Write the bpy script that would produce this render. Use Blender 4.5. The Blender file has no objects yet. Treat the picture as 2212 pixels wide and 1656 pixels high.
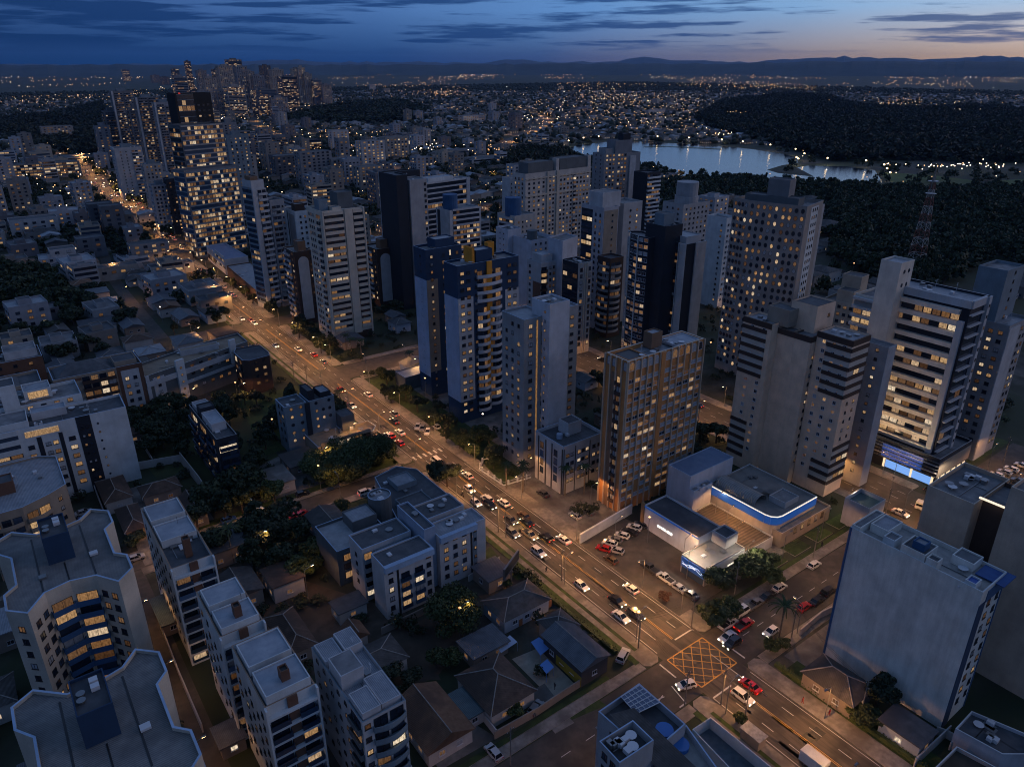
import bpy, math, random
import numpy as np
from mathutils import Vector, Matrix
RN = random.Random(11)
rad = math.radians
# ------------------------------------------------------------------ camera, sky, light, exposure
scn = bpy.context.scene
COL = scn.collection
CAM_H, YAW, PITCH, FPX, CX, CY = 115.0, rad(36.5), rad(23.4), 1591.1, 1106.0, 828.0
cd = bpy.data.cameras.new('camera'); cam = bpy.data.objects.new('camera', cd); COL.objects.link(cam)
cd.sensor_width = 36; cd.lens = 36 * FPX / 2212; cd.clip_start = 1; cd.clip_end = 60000
cam.location = (0, 0, CAM_H); cam.rotation_euler = (math.pi / 2 - PITCH, 0, -YAW); scn.camera = cam
scn.view_settings.view_transform = 'Standard'; scn.view_settings.look = 'None'
scn.view_settings.exposure = 0.12; scn.view_settings.gamma = 1.0; scn.view_settings.use_curve_mapping = False
cy = scn.cycles
cy.use_denoising = True; cy.filter_width = 1.05; cy.use_light_tree = True; cy.max_bounces = 4; cy.diffuse_bounces = 2; cy.glossy_bounces = 3
cy.transmission_bounces = 3; cy.transparent_max_bounces = 6; cy.sample_clamp_indirect = 3.0; cy.sample_clamp_direct = 0
cy.volume_bounces = 0; cy.caustics_reflective = False; cy.caustics_refractive = False

def lin(c):
    return tuple(((v / 255) / 12.92 if v / 255 <= .04045 else ((v / 255 + .055) / 1.055) ** 2.4) for v in c)

class NT:                                    # small helper for node trees
    def __init__(s, tree): s.t = tree; s.n = tree.nodes; s.l = tree.links
    def new(s, typ, **kw):
        n = s.n.new(typ)
        for k, v in kw.items(): setattr(n, k, v)
        return n
    def put(s, sock, v):
        if isinstance(v, bpy.types.NodeSocket): s.l.new(v, sock)
        else:
            if isinstance(v, tuple) and len(v) == 3 and sock.type == 'RGBA': v = (*v, 1)
            sock.default_value = v
    def math(s, op, a, b=0.0, c=0.0, clamp=False):
        n = s.new('ShaderNodeMath', operation=op, use_clamp=clamp)
        for i, v in enumerate((a, b, c)): s.put(n.inputs[i], v)
        return n.outputs[0]
    def vmath(s, op, a, b=(0, 0, 0)):
        n = s.new('ShaderNodeVectorMath', operation=op); s.put(n.inputs[0], a); s.put(n.inputs[1], b)
        return n.outputs['Value'] if op in ('DOT_PRODUCT', 'LENGTH') else n.outputs[0]
    def mix(s, f, a, b, blend='MIX'):
        n = s.new('ShaderNodeMix', data_type='RGBA', blend_type=blend)
        s.put(n.inputs[0], f); s.put(n.inputs[6], a); s.put(n.inputs[7], b); return n.outputs[2]
    def ramp(s, f, stops, interp='LINEAR'):
        n = s.new('ShaderNodeValToRGB'); r = n.color_ramp; r.interpolation = interp
        while len(r.elements) < len(stops): r.elements.new(0.5)
        for e, (p, c) in zip(r.elements, stops): e.position = p; e.color = (*c, 1) if len(c) == 3 else c
        s.put(n.inputs[0], f); return n.outputs[0]
    def maprange(s, v, a, b, c=0.0, d=1.0, smooth=False):
        n = s.new('ShaderNodeMapRange', interpolation_type='SMOOTHSTEP' if smooth else 'LINEAR')
        for i, x in enumerate((v, a, b, c, d)): s.put(n.inputs[i], x)
        return n.outputs[0]
    def noise(s, vec, scale, detail=3.0, rough=.55):
        n = s.new('ShaderNodeTexNoise'); s.put(n.inputs['Vector'], vec); n.inputs['Scale'].default_value = scale
        n.inputs['Detail'].default_value = detail; n.inputs['Roughness'].default_value = rough; return n.outputs[0]
    def scale(s, vec, xyz):
        n = s.new('ShaderNodeMapping'); s.put(n.inputs['Vector'], vec); n.inputs['Scale'].default_value = xyz; return n.outputs[0]

SUN_AZ = rad(84)                              # the afterglow lies just right of the frame
SUN_EL = rad(-2.5)
SD = (math.sin(SUN_AZ), math.cos(SUN_AZ), 0)
SKY_K = 1.0
w = bpy.data.worlds.new('World'); scn.world = w; w.use_nodes = True
t = NT(w.node_tree); t.n.clear()
out = t.new('ShaderNodeOutputWorld'); bg = t.new('ShaderNodeBackground')
tc = t.new('ShaderNodeTexCoord').outputs['Generated']
sep = t.new('ShaderNodeSeparateXYZ'); t.put(sep.inputs[0], tc); z = sep.outputs[2]
hv = t.vmath('NORMALIZE', t.vmath('MULTIPLY', tc, (1, 1, 0)))
az = t.vmath('DOT_PRODUCT', hv, SD)
sky = t.new('ShaderNodeTexSky', sky_type='NISHITA'); sky.sun_disc = False
sky.sun_elevation = SUN_EL; sky.sun_rotation = SUN_AZ; sky.altitude = 900; sky.dust_density = 1.5; sky.ozone_density = 2.0
hor = t.ramp(az, [(0.0, lin((11, 46, 90))), (.3, lin((15, 58, 110))), (.55, lin((26, 66, 122))), (.70, lin((60, 82, 128))),
                  (.84, (.24, .21, .25)), (.93, (.56, .37, .23)), (1, (1.0, .62, .32))])
top = t.ramp(az, [(0.0, lin((46, 80, 134))), (.3, lin((60, 96, 154))), (.55, lin((78, 120, 180))), (.74, lin((102, 150, 210))),
                  (.88, lin((136, 178, 224))), (1, lin((190, 214, 240)))])
ef = t.maprange(z, 0.004, 0.060)
low = t.mix(ef, hor, top)
cv = t.scale(tc, (4.2, 4.2, 62))
n1 = t.noise(cv, 1.5, 6, .55); n2 = t.noise(t.scale(tc, (7, 7, 110)), 1.2, 4, .6)
cn = t.math('ADD', t.math('MULTIPLY', n1, .66), t.math('MULTIPLY', n2, .34))
thr = t.maprange(az, .2, .95, .475, .545)
hl = t.maprange(z, 0.010, 0.024)
cm = t.math('MULTIPLY', t.maprange(t.math('SUBTRACT', cn, thr), -.035, .06, smooth=True), hl)
ccol = t.ramp(az, [(0.0, lin((12, 46, 92))), (.55, lin((18, 56, 112))), (.8, lin((28, 66, 124))), (1, lin((60, 88, 138)))])
low = t.mix(t.math('MULTIPLY', cm, .82), low, ccol)
up = t.mix(1.0, sky.outputs[0], (0.95, 1.0, 1.2), 'MULTIPLY')
upk = t.vmath('SCALE', up); upk.node.inputs[3].default_value = 1.5
upa = t.mix(1.0, upk, t.ramp(az, [(0, (.054, .112, .208)), (.5, (.072, .132, .232)), (1, (.135, .170, .25))]), 'ADD')
fin = t.mix(t.maprange(z, .07, .22, smooth=True), low, upa)
t.put(bg.inputs[0], fin); bg.inputs[1].default_value = 0.85
t.l.new(bg.outputs[0], out.inputs[0])
sl = bpy.data.lights.new('afterglow', 'SUN'); sl.energy = 0.36; sl.angle = rad(40); sl.color = (1, .68, .42)
so = bpy.data.objects.new('afterglow', sl); COL.objects.link(so)
GA = rad(122)                                 # the warm side of the sky is broad and reaches round to the right
so.rotation_euler = Vector((-math.sin(GA), -math.cos(GA), -.2)).to_track_quat('-Z', 'Y').to_euler()

# ------------------------------------------------------------------ pixel -> place on a level
CR = dict(A=(500,350,3.312),B=(850,300,3.312),C=(1250,300,3.011),D=(1780,400,2.366),E=(0,850,3.312),F=(0,1207,3.312),G=(400,800,3.312),
 H=(420,1207,3.312),I=(850,1207,3.312),J=(850,750,3.312),K=(1300,700,2.76),L=(1300,1207,3.312),M=(1780,1207,3.312),N=(1780,900,3.312),
 O=(0,500,3.154),P=(0,0,2.76),Q=(740,0,2.76),R=(1480,0,2.76),S=(0,680,5.175),T=(760,1050,4.731),U=(1290,1500,7.135),V=(2000,550,5.914))
sP, cP, sY, cY = math.sin(PITCH), math.cos(PITCH), math.sin(YAW), math.cos(YAW)
def G(u, v, z=0.0):
    x = (u - CX) / FPX; y = -(v - CY) / FPX
    f = cP + y * sP; k = (z - CAM_H) / (-sP + y * cP)
    x *= k; f *= k
    return Vector((x * cY + f * sY, -x * sY + f * cY))
def P(c, x, y, z=0.0):
    if c == '': return G(x, y, z)
    o = CR[c]; return G((o[0] + x / o[2]) / 1.03074, (o[1] + y / o[2]) / 1.03074, z)
def cdist(x, y): return math.hypot(x, y)

# ------------------------------------------------------------------ mesh builder
class MB:
    def __init__(s): s.v = []; s.f = []; s.m = []
    def add(s, vs, fs, m=0):
        b = len(s.v); s.v += [tuple(v) for v in vs]; s.f += [tuple(b + i for i in f) for f in fs]; s.m += [m] * len(fs); return s
    def quad(s, a, b, c, d, m=0): return s.add([a, b, c, d], [(0, 1, 2, 3)], m)
    def box(s, x0, x1, y0, y1, z0, z1, m=0, top=None):
        s.add([(x0,y0,z0),(x1,y0,z0),(x1,y1,z0),(x0,y1,z0),(x0,y0,z1),(x1,y0,z1),(x1,y1,z1),(x0,y1,z1)],
              [(3,2,1,0),(0,1,5,4),(1,2,6,5),(2,3,7,6),(3,0,4,7)], m)
        return s.add([(x0,y0,z1),(x1,y0,z1),(x1,y1,z1),(x0,y1,z1)], [(0,1,2,3)], m if top is None else top)
    def prism(s, poly, z0, z1, m=0, cap=True, capm=None):
        n = len(poly); s.add([(p[0],p[1],z0) for p in poly] + [(p[0],p[1],z1) for p in poly], [(i,(i+1)%n,n+(i+1)%n,n+i) for i in range(n)], m)
        if cap: s.add([(p[0],p[1],z1) for p in poly], [tuple(range(n))], m if capm is None else capm)
        return s
    def cyl(s, x, y, z0, z1, r, r1=None, n=12, m=0, cap=True):
        r1 = r if r1 is None else r1
        a = [(math.cos(2*math.pi*i/n), math.sin(2*math.pi*i/n)) for i in range(n)]
        s.add([(x+r*c, y+r*q, z0) for c, q in a] + [(x+r1*c, y+r1*q, z1) for c, q in a], [(i,(i+1)%n,n+(i+1)%n,n+i) for i in range(n)] + ([tuple(range(n,2*n))] if cap else []), m)
        return s
    def bar(s, p, q, r=.05, n=5, m=0, r1=None):
        p, q = Vector(p), Vector(q); d = q - p
        if d.length < 1e-6: return s
        e = d.to_track_quat('Z', 'Y').to_matrix(); r1 = r if r1 is None else r1
        vs = [p + e @ Vector((r*math.cos(2*math.pi*i/n), r*math.sin(2*math.pi*i/n), 0)) for i in range(n)]
        vs += [q + e @ Vector((r1*math.cos(2*math.pi*i/n), r1*math.sin(2*math.pi*i/n), 0)) for i in range(n)]
        return s.add(vs, [(i,(i+1)%n,n+(i+1)%n,n+i) for i in range(n)] + [tuple(range(n,2*n)), tuple(range(n-1,-1,-1))], m)
    def ext(s, o, mat=None, moff=0):
        vs = [tuple(mat @ Vector(v)) for v in o.v] if mat is not None else o.v
        b = len(s.v); s.v += vs; s.f += [tuple(b+i for i in f) for f in o.f]; s.m += [m+moff for m in o.m]; return s
    def mesh(s, name, mats):
        me = bpy.data.meshes.new(name); me.from_pydata(s.v, [], s.f)
        for m in mats: me.materials.append(m)
        if len(mats) > 1: me.polygons.foreach_set('material_index', np.array(s.m, dtype=np.int32))
        me.update(); return me

def put(name, data, parent=None, loc=(0,0,0), rz=0.0, scale=None, **props):
    o = bpy.data.objects.new(name, data); COL.objects.link(o)
    if parent is not None: o.parent = parent
    o.location = loc
    if rz: o.rotation_euler = (0, 0, rz)
    if scale is not None: o.scale = scale
    for k, v in props.items():
        if v is not None: o[k] = v
    return o
def thing(name, label, cat, loc=(0,0,0), rz=0.0, group=None, scale=None):
    return put(name, None, None, loc, rz, scale, label=label, category=cat, group=group)
def whole(name, mb, mats, label, cat, loc=(0,0,0), rz=0.0, group=None):
    return put(name, mb.mesh(name, mats), None, loc, rz, label=label, category=cat, group=group)
def setting(name, mb, mats, kind='structure', **kw):
    return put(name, mb.mesh(name, mats), None, kind=kind, **kw)

# ------------------------------------------------------------------ materials
MATS = {}
def mat_base(name):
    m = bpy.data.materials.new(name); m.use_nodes = True; t = NT(m.node_tree)
    b = t.n['Principled BSDF']; return m, t, b
def plain(name, col, rough=.7, metal=0.0, emit=None, es=0.0):
    if name in MATS: return MATS[name]
    m, t, b = mat_base(name); b.inputs['Base Color'].default_value = (*col, 1); b.inputs['Roughness'].default_value = rough
    b.inputs['Metallic'].default_value = metal
    if emit: b.inputs['Emission Color'].default_value = (*emit, 1); b.inputs['Emission Strength'].default_value = es
    MATS[name] = m; return m
def wall(col, rough=.85, streak=.13):
    key = 'render_%.3f_%.3f_%.3f' % col
    if key in MATS: return MATS[key]
    m, t, b = mat_base(key)
    oc = t.new('ShaderNodeTexCoord').outputs['Object']
    a = t.maprange(t.noise(oc, .22, 4), .3, .7, .80, 1.1)
    s_ = t.maprange(t.noise(t.scale(oc, (.8, .8, .10)), 1.0, 5, .7), .40, .75, 1.0, 1 - streak)
    g = t.maprange(t.noise(oc, 5.0, 3), .3, .7, .92, 1.06)
    f = t.math('MULTIPLY', t.math('MULTIPLY', a, s_), g)
    v = t.vmath('SCALE', col); t.put(v.node.inputs[3], f)
    t.put(b.inputs['Base Color'], v); b.inputs['Roughness'].default_value = rough
    MATS[key] = m; return m
def surf(name, c1, c2, scale=.3, rough=.9, stretch=(1,1,1), spec=None, bump=None, band=None, c3=None):
    if name in MATS: return MATS[name]
    m, t, b = mat_base(name); oc = t.new('ShaderNodeTexCoord').outputs['Object']
    n = t.noise(t.scale(oc, stretch), scale, 6, .62); c = t.mix(t.maprange(n, .33, .67), c1, c2)
    if c3:
        c = t.mix(t.maprange(t.noise(oc, scale*.17, 3), .45, .62, 0, .8), c, c3)
    if band:                                  # corrugation or rows of tiles
        wv = t.new('ShaderNodeTexWave', wave_type='BANDS', bands_direction=band[0]); t.put(wv.inputs['Vector'], oc); wv.inputs['Scale'].default_value = band[1]
        c = t.mix(t.math('MULTIPLY', wv.outputs[1], band[2]), c, (0.0, 0.0, 0.0))
        bp = t.new('ShaderNodeBump'); bp.inputs['Strength'].default_value = .5; bp.inputs['Distance'].default_value = .08
        t.put(bp.inputs['Height'], wv.outputs[1]); t.l.new(bp.outputs[0], b.inputs['Normal'])
    t.put(b.inputs['Base Color'], c); b.inputs['Roughness'].default_value = rough
    MATS[name] = m; return m
def glass(name, col=(.012,.02,.035), rough=.12):
    if name in MATS: return MATS[name]
    m, t, b = mat_base(name); rnd = t.new('ShaderNodeObjectInfo').outputs['Random']
    t.put(b.inputs['Base Color'], t.mix(t.maprange(rnd, .55, 1), col, tuple(c*3+.01 for c in col)))
    b.inputs['Roughness'].default_value = rough; b.inputs['Specular IOR Level'].default_value = .75
    MATS[name] = m; return m
def lit(name, c1, c2, s0, s1, sc=1.6):
    if name in MATS: return MATS[name]
    m, t, b = mat_base(name)
    rnd = t.math('FRACT', t.math('ADD', t.new('ShaderNodeObjectInfo').outputs['Random'], t.new('ShaderNodeNewGeometry').outputs['Random Per Island']))
    oc = t.new('ShaderNodeTexCoord').outputs['Object']
    sh = t.new('ShaderNodeCombineXYZ'); t.put(sh.inputs[0], t.math('MULTIPLY', rnd, 37.0)); t.put(sh.inputs[2], t.math('MULTIPLY', rnd, 11.0))
    v = t.vmath('ADD', oc, sh.outputs[0]); n = t.noise(t.scale(v, (2.2, 1, .8)), sc, 3); fo = t.new('ShaderNodeTexWave', wave_type='BANDS', bands_direction='X'); t.put(fo.inputs['Vector'], v); fo.inputs['Scale'].default_value = 2.5; fo.inputs['Distortion'].default_value = 1.5
    c = t.mix(rnd, c1, c2); k = t.math('MULTIPLY', t.math('MULTIPLY', t.maprange(n, .32, .68, .30, 1.0), t.maprange(fo.outputs[1], 0, 1, .62, 1.0)), t.maprange(rnd, 0, 1, s0, s1))
    b.inputs['Base Color'].default_value = (.03, .025, .02, 1); b.inputs['Roughness'].default_value = .4
    t.put(b.inputs['Emission Color'], c); t.put(b.inputs['Emission Strength'], k)
    m.cycles.emission_sampling = 'NONE'
    MATS[name] = m; return m
CONC = surf('roof_concrete', (.13,.135,.14), (.24,.24,.245), .5, .9, c3=(.075,.08,.09))
DARKROOF = surf('roof_membrane', (.05,.058,.066), (.095,.10,.11), .6, .8, c3=(.035,.04,.05))
METAL = surf('roof_metal', (.20,.22,.25), (.32,.34,.37), .5, .45, band=('X', 1.1, .3))
DMETAL = surf('roof_dark_metal', (.06,.07,.085), (.12,.13,.15), .5, .5, band=('X', 1.1, .3))
TILE = surf('roof_tile', (.085,.05,.035), (.16,.10,.07), .9, .85, band=('X', 1.7, .5), c3=(.05,.035,.028))
TILE2 = surf('roof_tile_orange', (.17,.085,.045), (.26,.14,.08), .9, .85, band=('X', 1.7, .5), c3=(.09,.05,.035))
GREYTILE = surf('roof_tile_grey', (.07,.065,.06), (.13,.12,.115), .9, .85, band=('X', 1.7, .5), c3=(.05,.05,.05))
ASPH = surf('asphalt', (.050,.043,.035), (.105,.089,.070), .8, .75, stretch=(2.2, .14, 1), c3=(.030,.027,.023))  # brown tint puts the warm lamp light into the road colour
ASPH2 = surf('asphalt_side', (.045,.040,.034), (.085,.074,.060), .5, .8, c3=(.028,.026,.023))
PAVE = surf('pavement', (.15,.135,.12), (.26,.24,.21), .9, .9, c3=(.09,.08,.07))
YARD = surf('yard_concrete', (.10,.095,.09), (.21,.20,.185), .4, .9, c3=(.055,.05,.045))
DIRT = surf('dirt', (.05,.038,.028), (.10,.075,.055), .4, .95, c3=(.035,.03,.022))
GRASS = surf('grass_green', (.020,.042,.008), (.055,.085,.018), .7, .95, c3=(.016,.028,.007))
KERB = plain('kerb_stone', (.32,.29,.25), .9)
GLASS = glass('window_glass'); GLASSB = glass('window_glass_blue', (.02,.04,.075), .08)
LITW = lit('lit_window_warm', (1,.46,.16), (1,.64,.32), .22, .80)
LITB = lit('lit_window_bright', (1,.60,.30), (1,.80,.56), .5, 1.2)
LITD = lit('lit_window_dim', (1,.42,.15), (.9,.5,.25), .05, .28)
PALE = surf('window_curtain', (.22,.24,.27), (.42,.44,.47), 1.5, .6)
FRW = plain('frame_white', (.5,.52,.55), .5); FRD = plain('frame_dark', (.02,.02,.022), .5)
WHITE = (.62,.62,.61)
METALG = plain('metal_grey', (.22,.23,.24), .4, .6)
BLACKM = plain('black_plastic', (.015,.015,.016), .5)
POLE = surf('pole_concrete', (.13,.12,.11), (.2,.19,.175), 1.5, .9)
PANES = [GLASS, LITW, LITB, LITD, PALE, GLASSB]      # index of the pane material in every window mesh, after the frame

# ------------------------------------------------------------------ facade part templates
TP = {}
def tpl(key, fn):
    if key not in TP:
        mb, mats = fn(); TP[key] = (mb, mb.mesh(key[0], mats), mats)
    return TP[key]
def t_window(w, h, frame, var, style='n'):
    def fn():
        mb = MB(); f = .07; d = -.07
        if style == 'r':                      # arched head
            n = 6; pts = [(-w/2, 0), (w/2, 0)] + [(w/2*math.cos(math.pi*i/n), h - w/2 + w/2*math.sin(math.pi*i/n)) for i in range(n+1)]
            mb.add([(x, d*.3, z) for x, z in pts], [tuple(range(len(pts)))], 1)
            pp = pts[1:] + [pts[0]]
            for a, b in zip(pts, pts[1:] + pts[:1]): mb.bar((a[0], -.03, a[1]), (b[0], -.03, b[1]), .06, 4, 0)
        elif style == 'o':                    # oval
            n = 10; pts = [(w/2*math.cos(2*math.pi*i/n), h/2 + h/2*math.sin(2*math.pi*i/n)) for i in range(n)]
            mb.add([(x, d*.3, z) for x, z in pts], [tuple(range(n))], 1)
            for a, b in zip(pts, pts[1:] + pts[:1]): mb.bar((a[0], -.02, a[1]), (b[0], -.02, b[1]), .07, 4, 0)
        else:
            for x0, x1, z0, z1 in ((-w/2, w/2, h-f, h), (-w/2, w/2, 0, f), (-w/2, -w/2+f, f, h-f), (w/2-f, w/2, f, h-f)) + (((-.025, .025, f, h-f),) if w > .8 else ()):
                mb.box(x0, x1, d, 0, z0, z1, 0)
            mb.quad((-w/2+f, -.02, f), (w/2-f, -.02, f), (w/2-f, -.02, h-f), (-w/2+f, -.02, h-f), 1)
            if style == 'n': mb.box(-w/2-.08, w/2+.08, -.16, 0, -.09, -.002, 0)
        return mb, [frame, PANES[var]]
    return tpl(('window', round(w, 1), round(h, 1), frame.name, var, style), fn)
def t_balc(w, d, m, style='n', h=1.0):
    def fn():
        mb = MB()
        if style == 'c':                      # bowed front
            n = 8; o = [(-w/2 + w*i/n, -d*(.45 + .55*math.sin(math.pi*i/n))) for i in range(n+1)]
            mb.prism(list(reversed([(x, 0) for x, y in (o[0], o[-1])])) [::-1] + [(x, y) for x, y in reversed(o)][::-1][::-1] if 0 else [(-w/2, 0)] + o + [(w/2, 0)], -.18, 0, 0)
            for a, b in zip(o, o[1:]):
                mb.add([(a[0],a[1],-.18),(b[0],b[1],-.18),(b[0],b[1],h),(a[0],a[1],h)], [(0,1,2,3)], 0)
                mb.add([(a[0],a[1]+.12,0),(b[0],b[1]+.12,0),(b[0],b[1]+.12,h),(a[0],a[1]+.12,h)], [(3,2,1,0)], 0)
                mb.add([(a[0],a[1],h),(b[0],b[1],h),(b[0],b[1]+.12,h),(a[0],a[1]+.12,h)], [(0,1,2,3)], 0)
            for x in (-w/2, w/2-.1): mb.box(x, x+.1, -d*.45, 0, -.1, h, 0)
        else:
            mb.box(-w/2, w/2, -d, 0, -.18, 0, 0)
            k = 1 if style == 'g' else 0
            mb.box(-w/2, w/2, -d, -d+.1, 0, h, k); mb.box(-w/2, -w/2+.1, -d+.1, 0, 0, h, k); mb.box(w/2-.1, w/2, -d+.1, 0, 0, h, k)
        return mb, [m, GLASSB]
    return tpl(('balcony', round(w, 1), round(d, 1), m.name, style, h), fn)
def t_box(name, w, d, h, m):
    def fn(): return MB().box(-w/2, w/2, -d, .0, 0, h, 0), [m]
    return tpl((name, round(w, 2), round(d, 2), round(h, 2), m.name), fn)

OCC = []                                       # footprints already taken: x0, x1, y0, y1
class Bld:
    def __init__(s, name, label, cat, org, poly, h, ang=0.0, fh=2.75, group=None):
        s.e = thing(name, label, cat, (org[0], org[1], 0), rad(ang), group); s.org = org; s.ang = rad(ang)
        s.poly = poly; s.h = h; s.fh = fh; s.parts = {}; s.palep = .07; s.rn = random.Random(hash(label) % 99991 if 0 else sum(map(ord, label)))
        c, q = math.cos(s.ang), math.sin(s.ang)
        W = [(org[0] + x*c - y*q, org[1] + x*q + y*c) for x, y in poly]
        OCC.append((min(p[0] for p in W), max(p[0] for p in W), min(p[1] for p in W), max(p[1] for p in W)))
        s.M = Matrix.Translation((org[0], org[1], 0)) @ Matrix.Rotation(s.ang, 4, 'Z')
    def body(s, m, roof=CONC, par=.9, pw=.22, z0=-.5, capm=None, name='wall'):
        mb = MB(); n = len(s.poly); h = s.h
        cx = sum(p[0] for p in s.poly)/n; cyy = sum(p[1] for p in s.poly)/n
        mb.prism(s.poly, z0, h, 0, cap=False)
        if par > 0:
            inn = inset(s.poly, pw)
            for i in range(n):
                j = (i+1) % n; a, b, c, d = s.poly[i], s.poly[j], inn[j], inn[i]
                mb.add([(*a, h), (*b, h), (*c, h), (*d, h)], [(0,1,2,3)], 1 if capm else 0)
                mb.add([(*d, h-par), (*c, h-par), (*c, h), (*d, h)], [(0,1,2,3)], 0)
            put(name, mb.mesh('wall', [m] + ([capm] if capm else [])), s.e)
            put('roof', MB().add([(*p, h-par) for p in inn], [tuple(range(n))], 0).mesh('roof', [roof]), s.e)
        else:
            put(name, mb.mesh('wall', [m]), s.e)
            put('roof', MB().add([(*p, h) for p in s.poly], [tuple(range(n))], 0).mesh('roof', [roof]), s.e)
        return s
    def edge(s, i):
        n = len(s.poly); i %= n; a, b = Vector(s.poly[i]), Vector(s.poly[(i+1) % n]); d = b - a
        return a, d.normalized(), d.length, math.atan2(d.y, d.x)
    def at(s, part, T, i, sm, z, off=0.0):
        a, d, L, r = s.edge(i); p = a + d*sm + Vector((d.y, -d.x))*off
        s.parts.setdefault(part, []).append((T, p.x, p.y, z, r))
    def pick(s, litp, bl=False):
        r = s.rn.random(); litp *= .75
        if r < litp: return s.rn.choice((1, 1, 2, 3))
        if r < litp + .16: return 3
        return 5 if bl else (4 if r > 1 - s.palep else 0)
    def zr(s, z0, z1):
        z0 = s.fh + .0 if z0 is None else (z0 if abs(z0) >= 1 or z0 == 0 else z0*s.h); z1 = s.h - .9 if z1 is None else (z1 if abs(z1) >= 1 else z1*s.h)
        if z0 < 0: z0 += s.h
        if z1 < 0: z1 += s.h
        n = max(1, int((z1 - z0)/s.fh + .35)); return z0, z1, n
    def win(s, i, s0, s1, n, w=1.3, h=1.2, litp=.15, z0=None, z1=None, fr=None, style='n', bl=False, dz=.95, off=.0, skip=0.0, fh=None):
        a, b, nf = s.zr(z0, z1); L = s.edge(i)[2]; fr = fr or FRD; F = fh or s.fh; nf = max(1, int((b-a)/F+.35))
        for k in range(nf):
            for c in range(n):
                if skip and s.rn.random() < skip: continue
                x = L*(s0 + (s1-s0)*(c+.5)/n)
                s.at('window', t_window(w, h, fr, s.pick(litp, bl), style), i, x, a + k*F + dz, off)
        return s
    def bal(s, i, s0, s1, m, d=1.2, litp=.25, z0=None, z1=None, style='n', door=True, h=1.0, gap=0, fh=None, bl=False):
        a, b, nf = s.zr(z0, z1); L = s.edge(i)[2]; wd = L*(s1-s0); F = fh or s.fh; nf = max(1, int((b-a)/F+.35))
        for k in range(nf):
            x = L*(s0+s1)/2; s.at('balcony', t_balc(wd, d, m, style, h), i, x, a + k*F)
            if door:
                nn = max(1, int(wd/2.1))
                for c in range(nn):
                    s.at('window', t_window(round(wd/nn*.86, 1), 2.2, FRD, s.pick(litp*.75, bl), 'p'), i, L*(s0 + (s1-s0)*(c+.5)/nn), a + k*F + .05)
        return s
    def pan(s, i, s0, s1, z0, z1, m, d=.05, name='panel'):
        a, dd, L, r = s.edge(i); z0 = z0 if z0 >= 0 else z0+s.h; z1 = s.h+z1 if z1 <= 0 else z1
        p = a + dd*L*(s0+s1)/2; wd = L*(s1-s0)
        put(name, MB().box(-wd/2, wd/2, -d, 0, 0, z1-z0, 0).mesh(name, [m]), s.e, (p.x, p.y, z0), r); return s
    def band(s, i, s0, s1, m, hh=1.1, litp=.2, z0=None, z1=None, d=.25, seg=2.6, gm=None, fh=None, lo=0.0):
        a, b, nf = s.zr(z0, z1); L = s.edge(i)[2]; wd = L*(s1-s0); F = fh or s.fh; nf = max(1, int((b-a)/F+.35))
        s.pan(i, s0, s1, a, a+nf*F, gm or GLASS, .03, 'glazing')
        for k in range(nf+1): s.at('spandrel', t_box('spandrel', wd, d, hh, m), i, L*(s0+s1)/2, a + k*F + lo)
        nn = max(1, int(wd/seg)); sw = wd/nn*.9
        for k in range(nf):
            run = s.rn.random() < litp*1.6
            for c in range(nn):
                if (run and s.rn.random() < .7) or s.rn.random() < litp*.35:
                    s.at('window', t_window(round(sw, 1), round(F-hh-.1, 1), FRD, s.rn.choice((1, 2, 3)), 'p'), i, L*s0 + wd*(c+.5)/nn, a + k*F + hh + lo + .05, .03)
        return s
    def rib(s, i, s0, s1, n, m, w=.4, d=.35, z0=0, z1=None):
        L = s.edge(i)[2]; z1 = s.h if z1 is None else z1
        for c in range(n):
            x = L*(s0 + (s1-s0)*(c/(n-1) if n > 1 else .5)); s.at('rib', t_box('rib', w, d, z1-z0, m), i, x, z0)
        return s
    def top(s, x0, x1, y0, y1, hh, m, roof=CONC, z=None, name='roof_house', par=.3):
        z = s.h - .9 if z is None else z; P_ = [(x0,y0),(x1,y0),(x1,y1),(x0,y1)]; mb = MB(); mb.prism(P_, z, z+hh, 0, cap=False)
        inn = inset(P_, .18)
        for q in range(4):
            j = (q+1) % 4; mb.add([(*P_[q], z+hh), (*P_[j], z+hh), (*inn[j], z+hh), (*inn[q], z+hh)], [(0,1,2,3)], 0)
            mb.add([(*inn[q], z+hh-par), (*inn[j], z+hh-par), (*inn[j], z+hh), (*inn[q], z+hh)], [(0,1,2,3)], 0)
        mb.add([(*p, z+hh-par) for p in inn], [(0,1,2,3)], 1)
        put(name, mb.mesh(name, [m, roof]), s.e); return s
    def tank(s, x, y, r, hh, m, z=None):
        z = s.h - .9 if z is None else z
        put('water_tank', MB().cyl(x, y, z, z+hh, r, n=20).mesh('water_tank', [m]), s.e); return s
    def clutter(s, n=5):                      # small machines, vents and dishes standing on the roof
        xs = [p[0] for p in s.poly]; ys = [p[1] for p in s.poly]; r = s.rn; n = int(n*1.8)+1
        pm_ = MB(); y_ = min(ys)+(max(ys)-min(ys))*r.uniform(.25, .75); x_ = min(xs)+(max(xs)-min(xs))*r.uniform(.25, .75)
        pm_.box(min(xs)+(max(xs)-min(xs))*.15, min(xs)+(max(xs)-min(xs))*.85, y_-.06, y_+.06, s.h-.85, s.h-.7).box(x_-.06, x_+.06, min(ys)+(max(ys)-min(ys))*.15, y_-.06, s.h-.85, s.h-.7); put('pipe', pm_.mesh('pipe', [METALG]), s.e)
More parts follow.
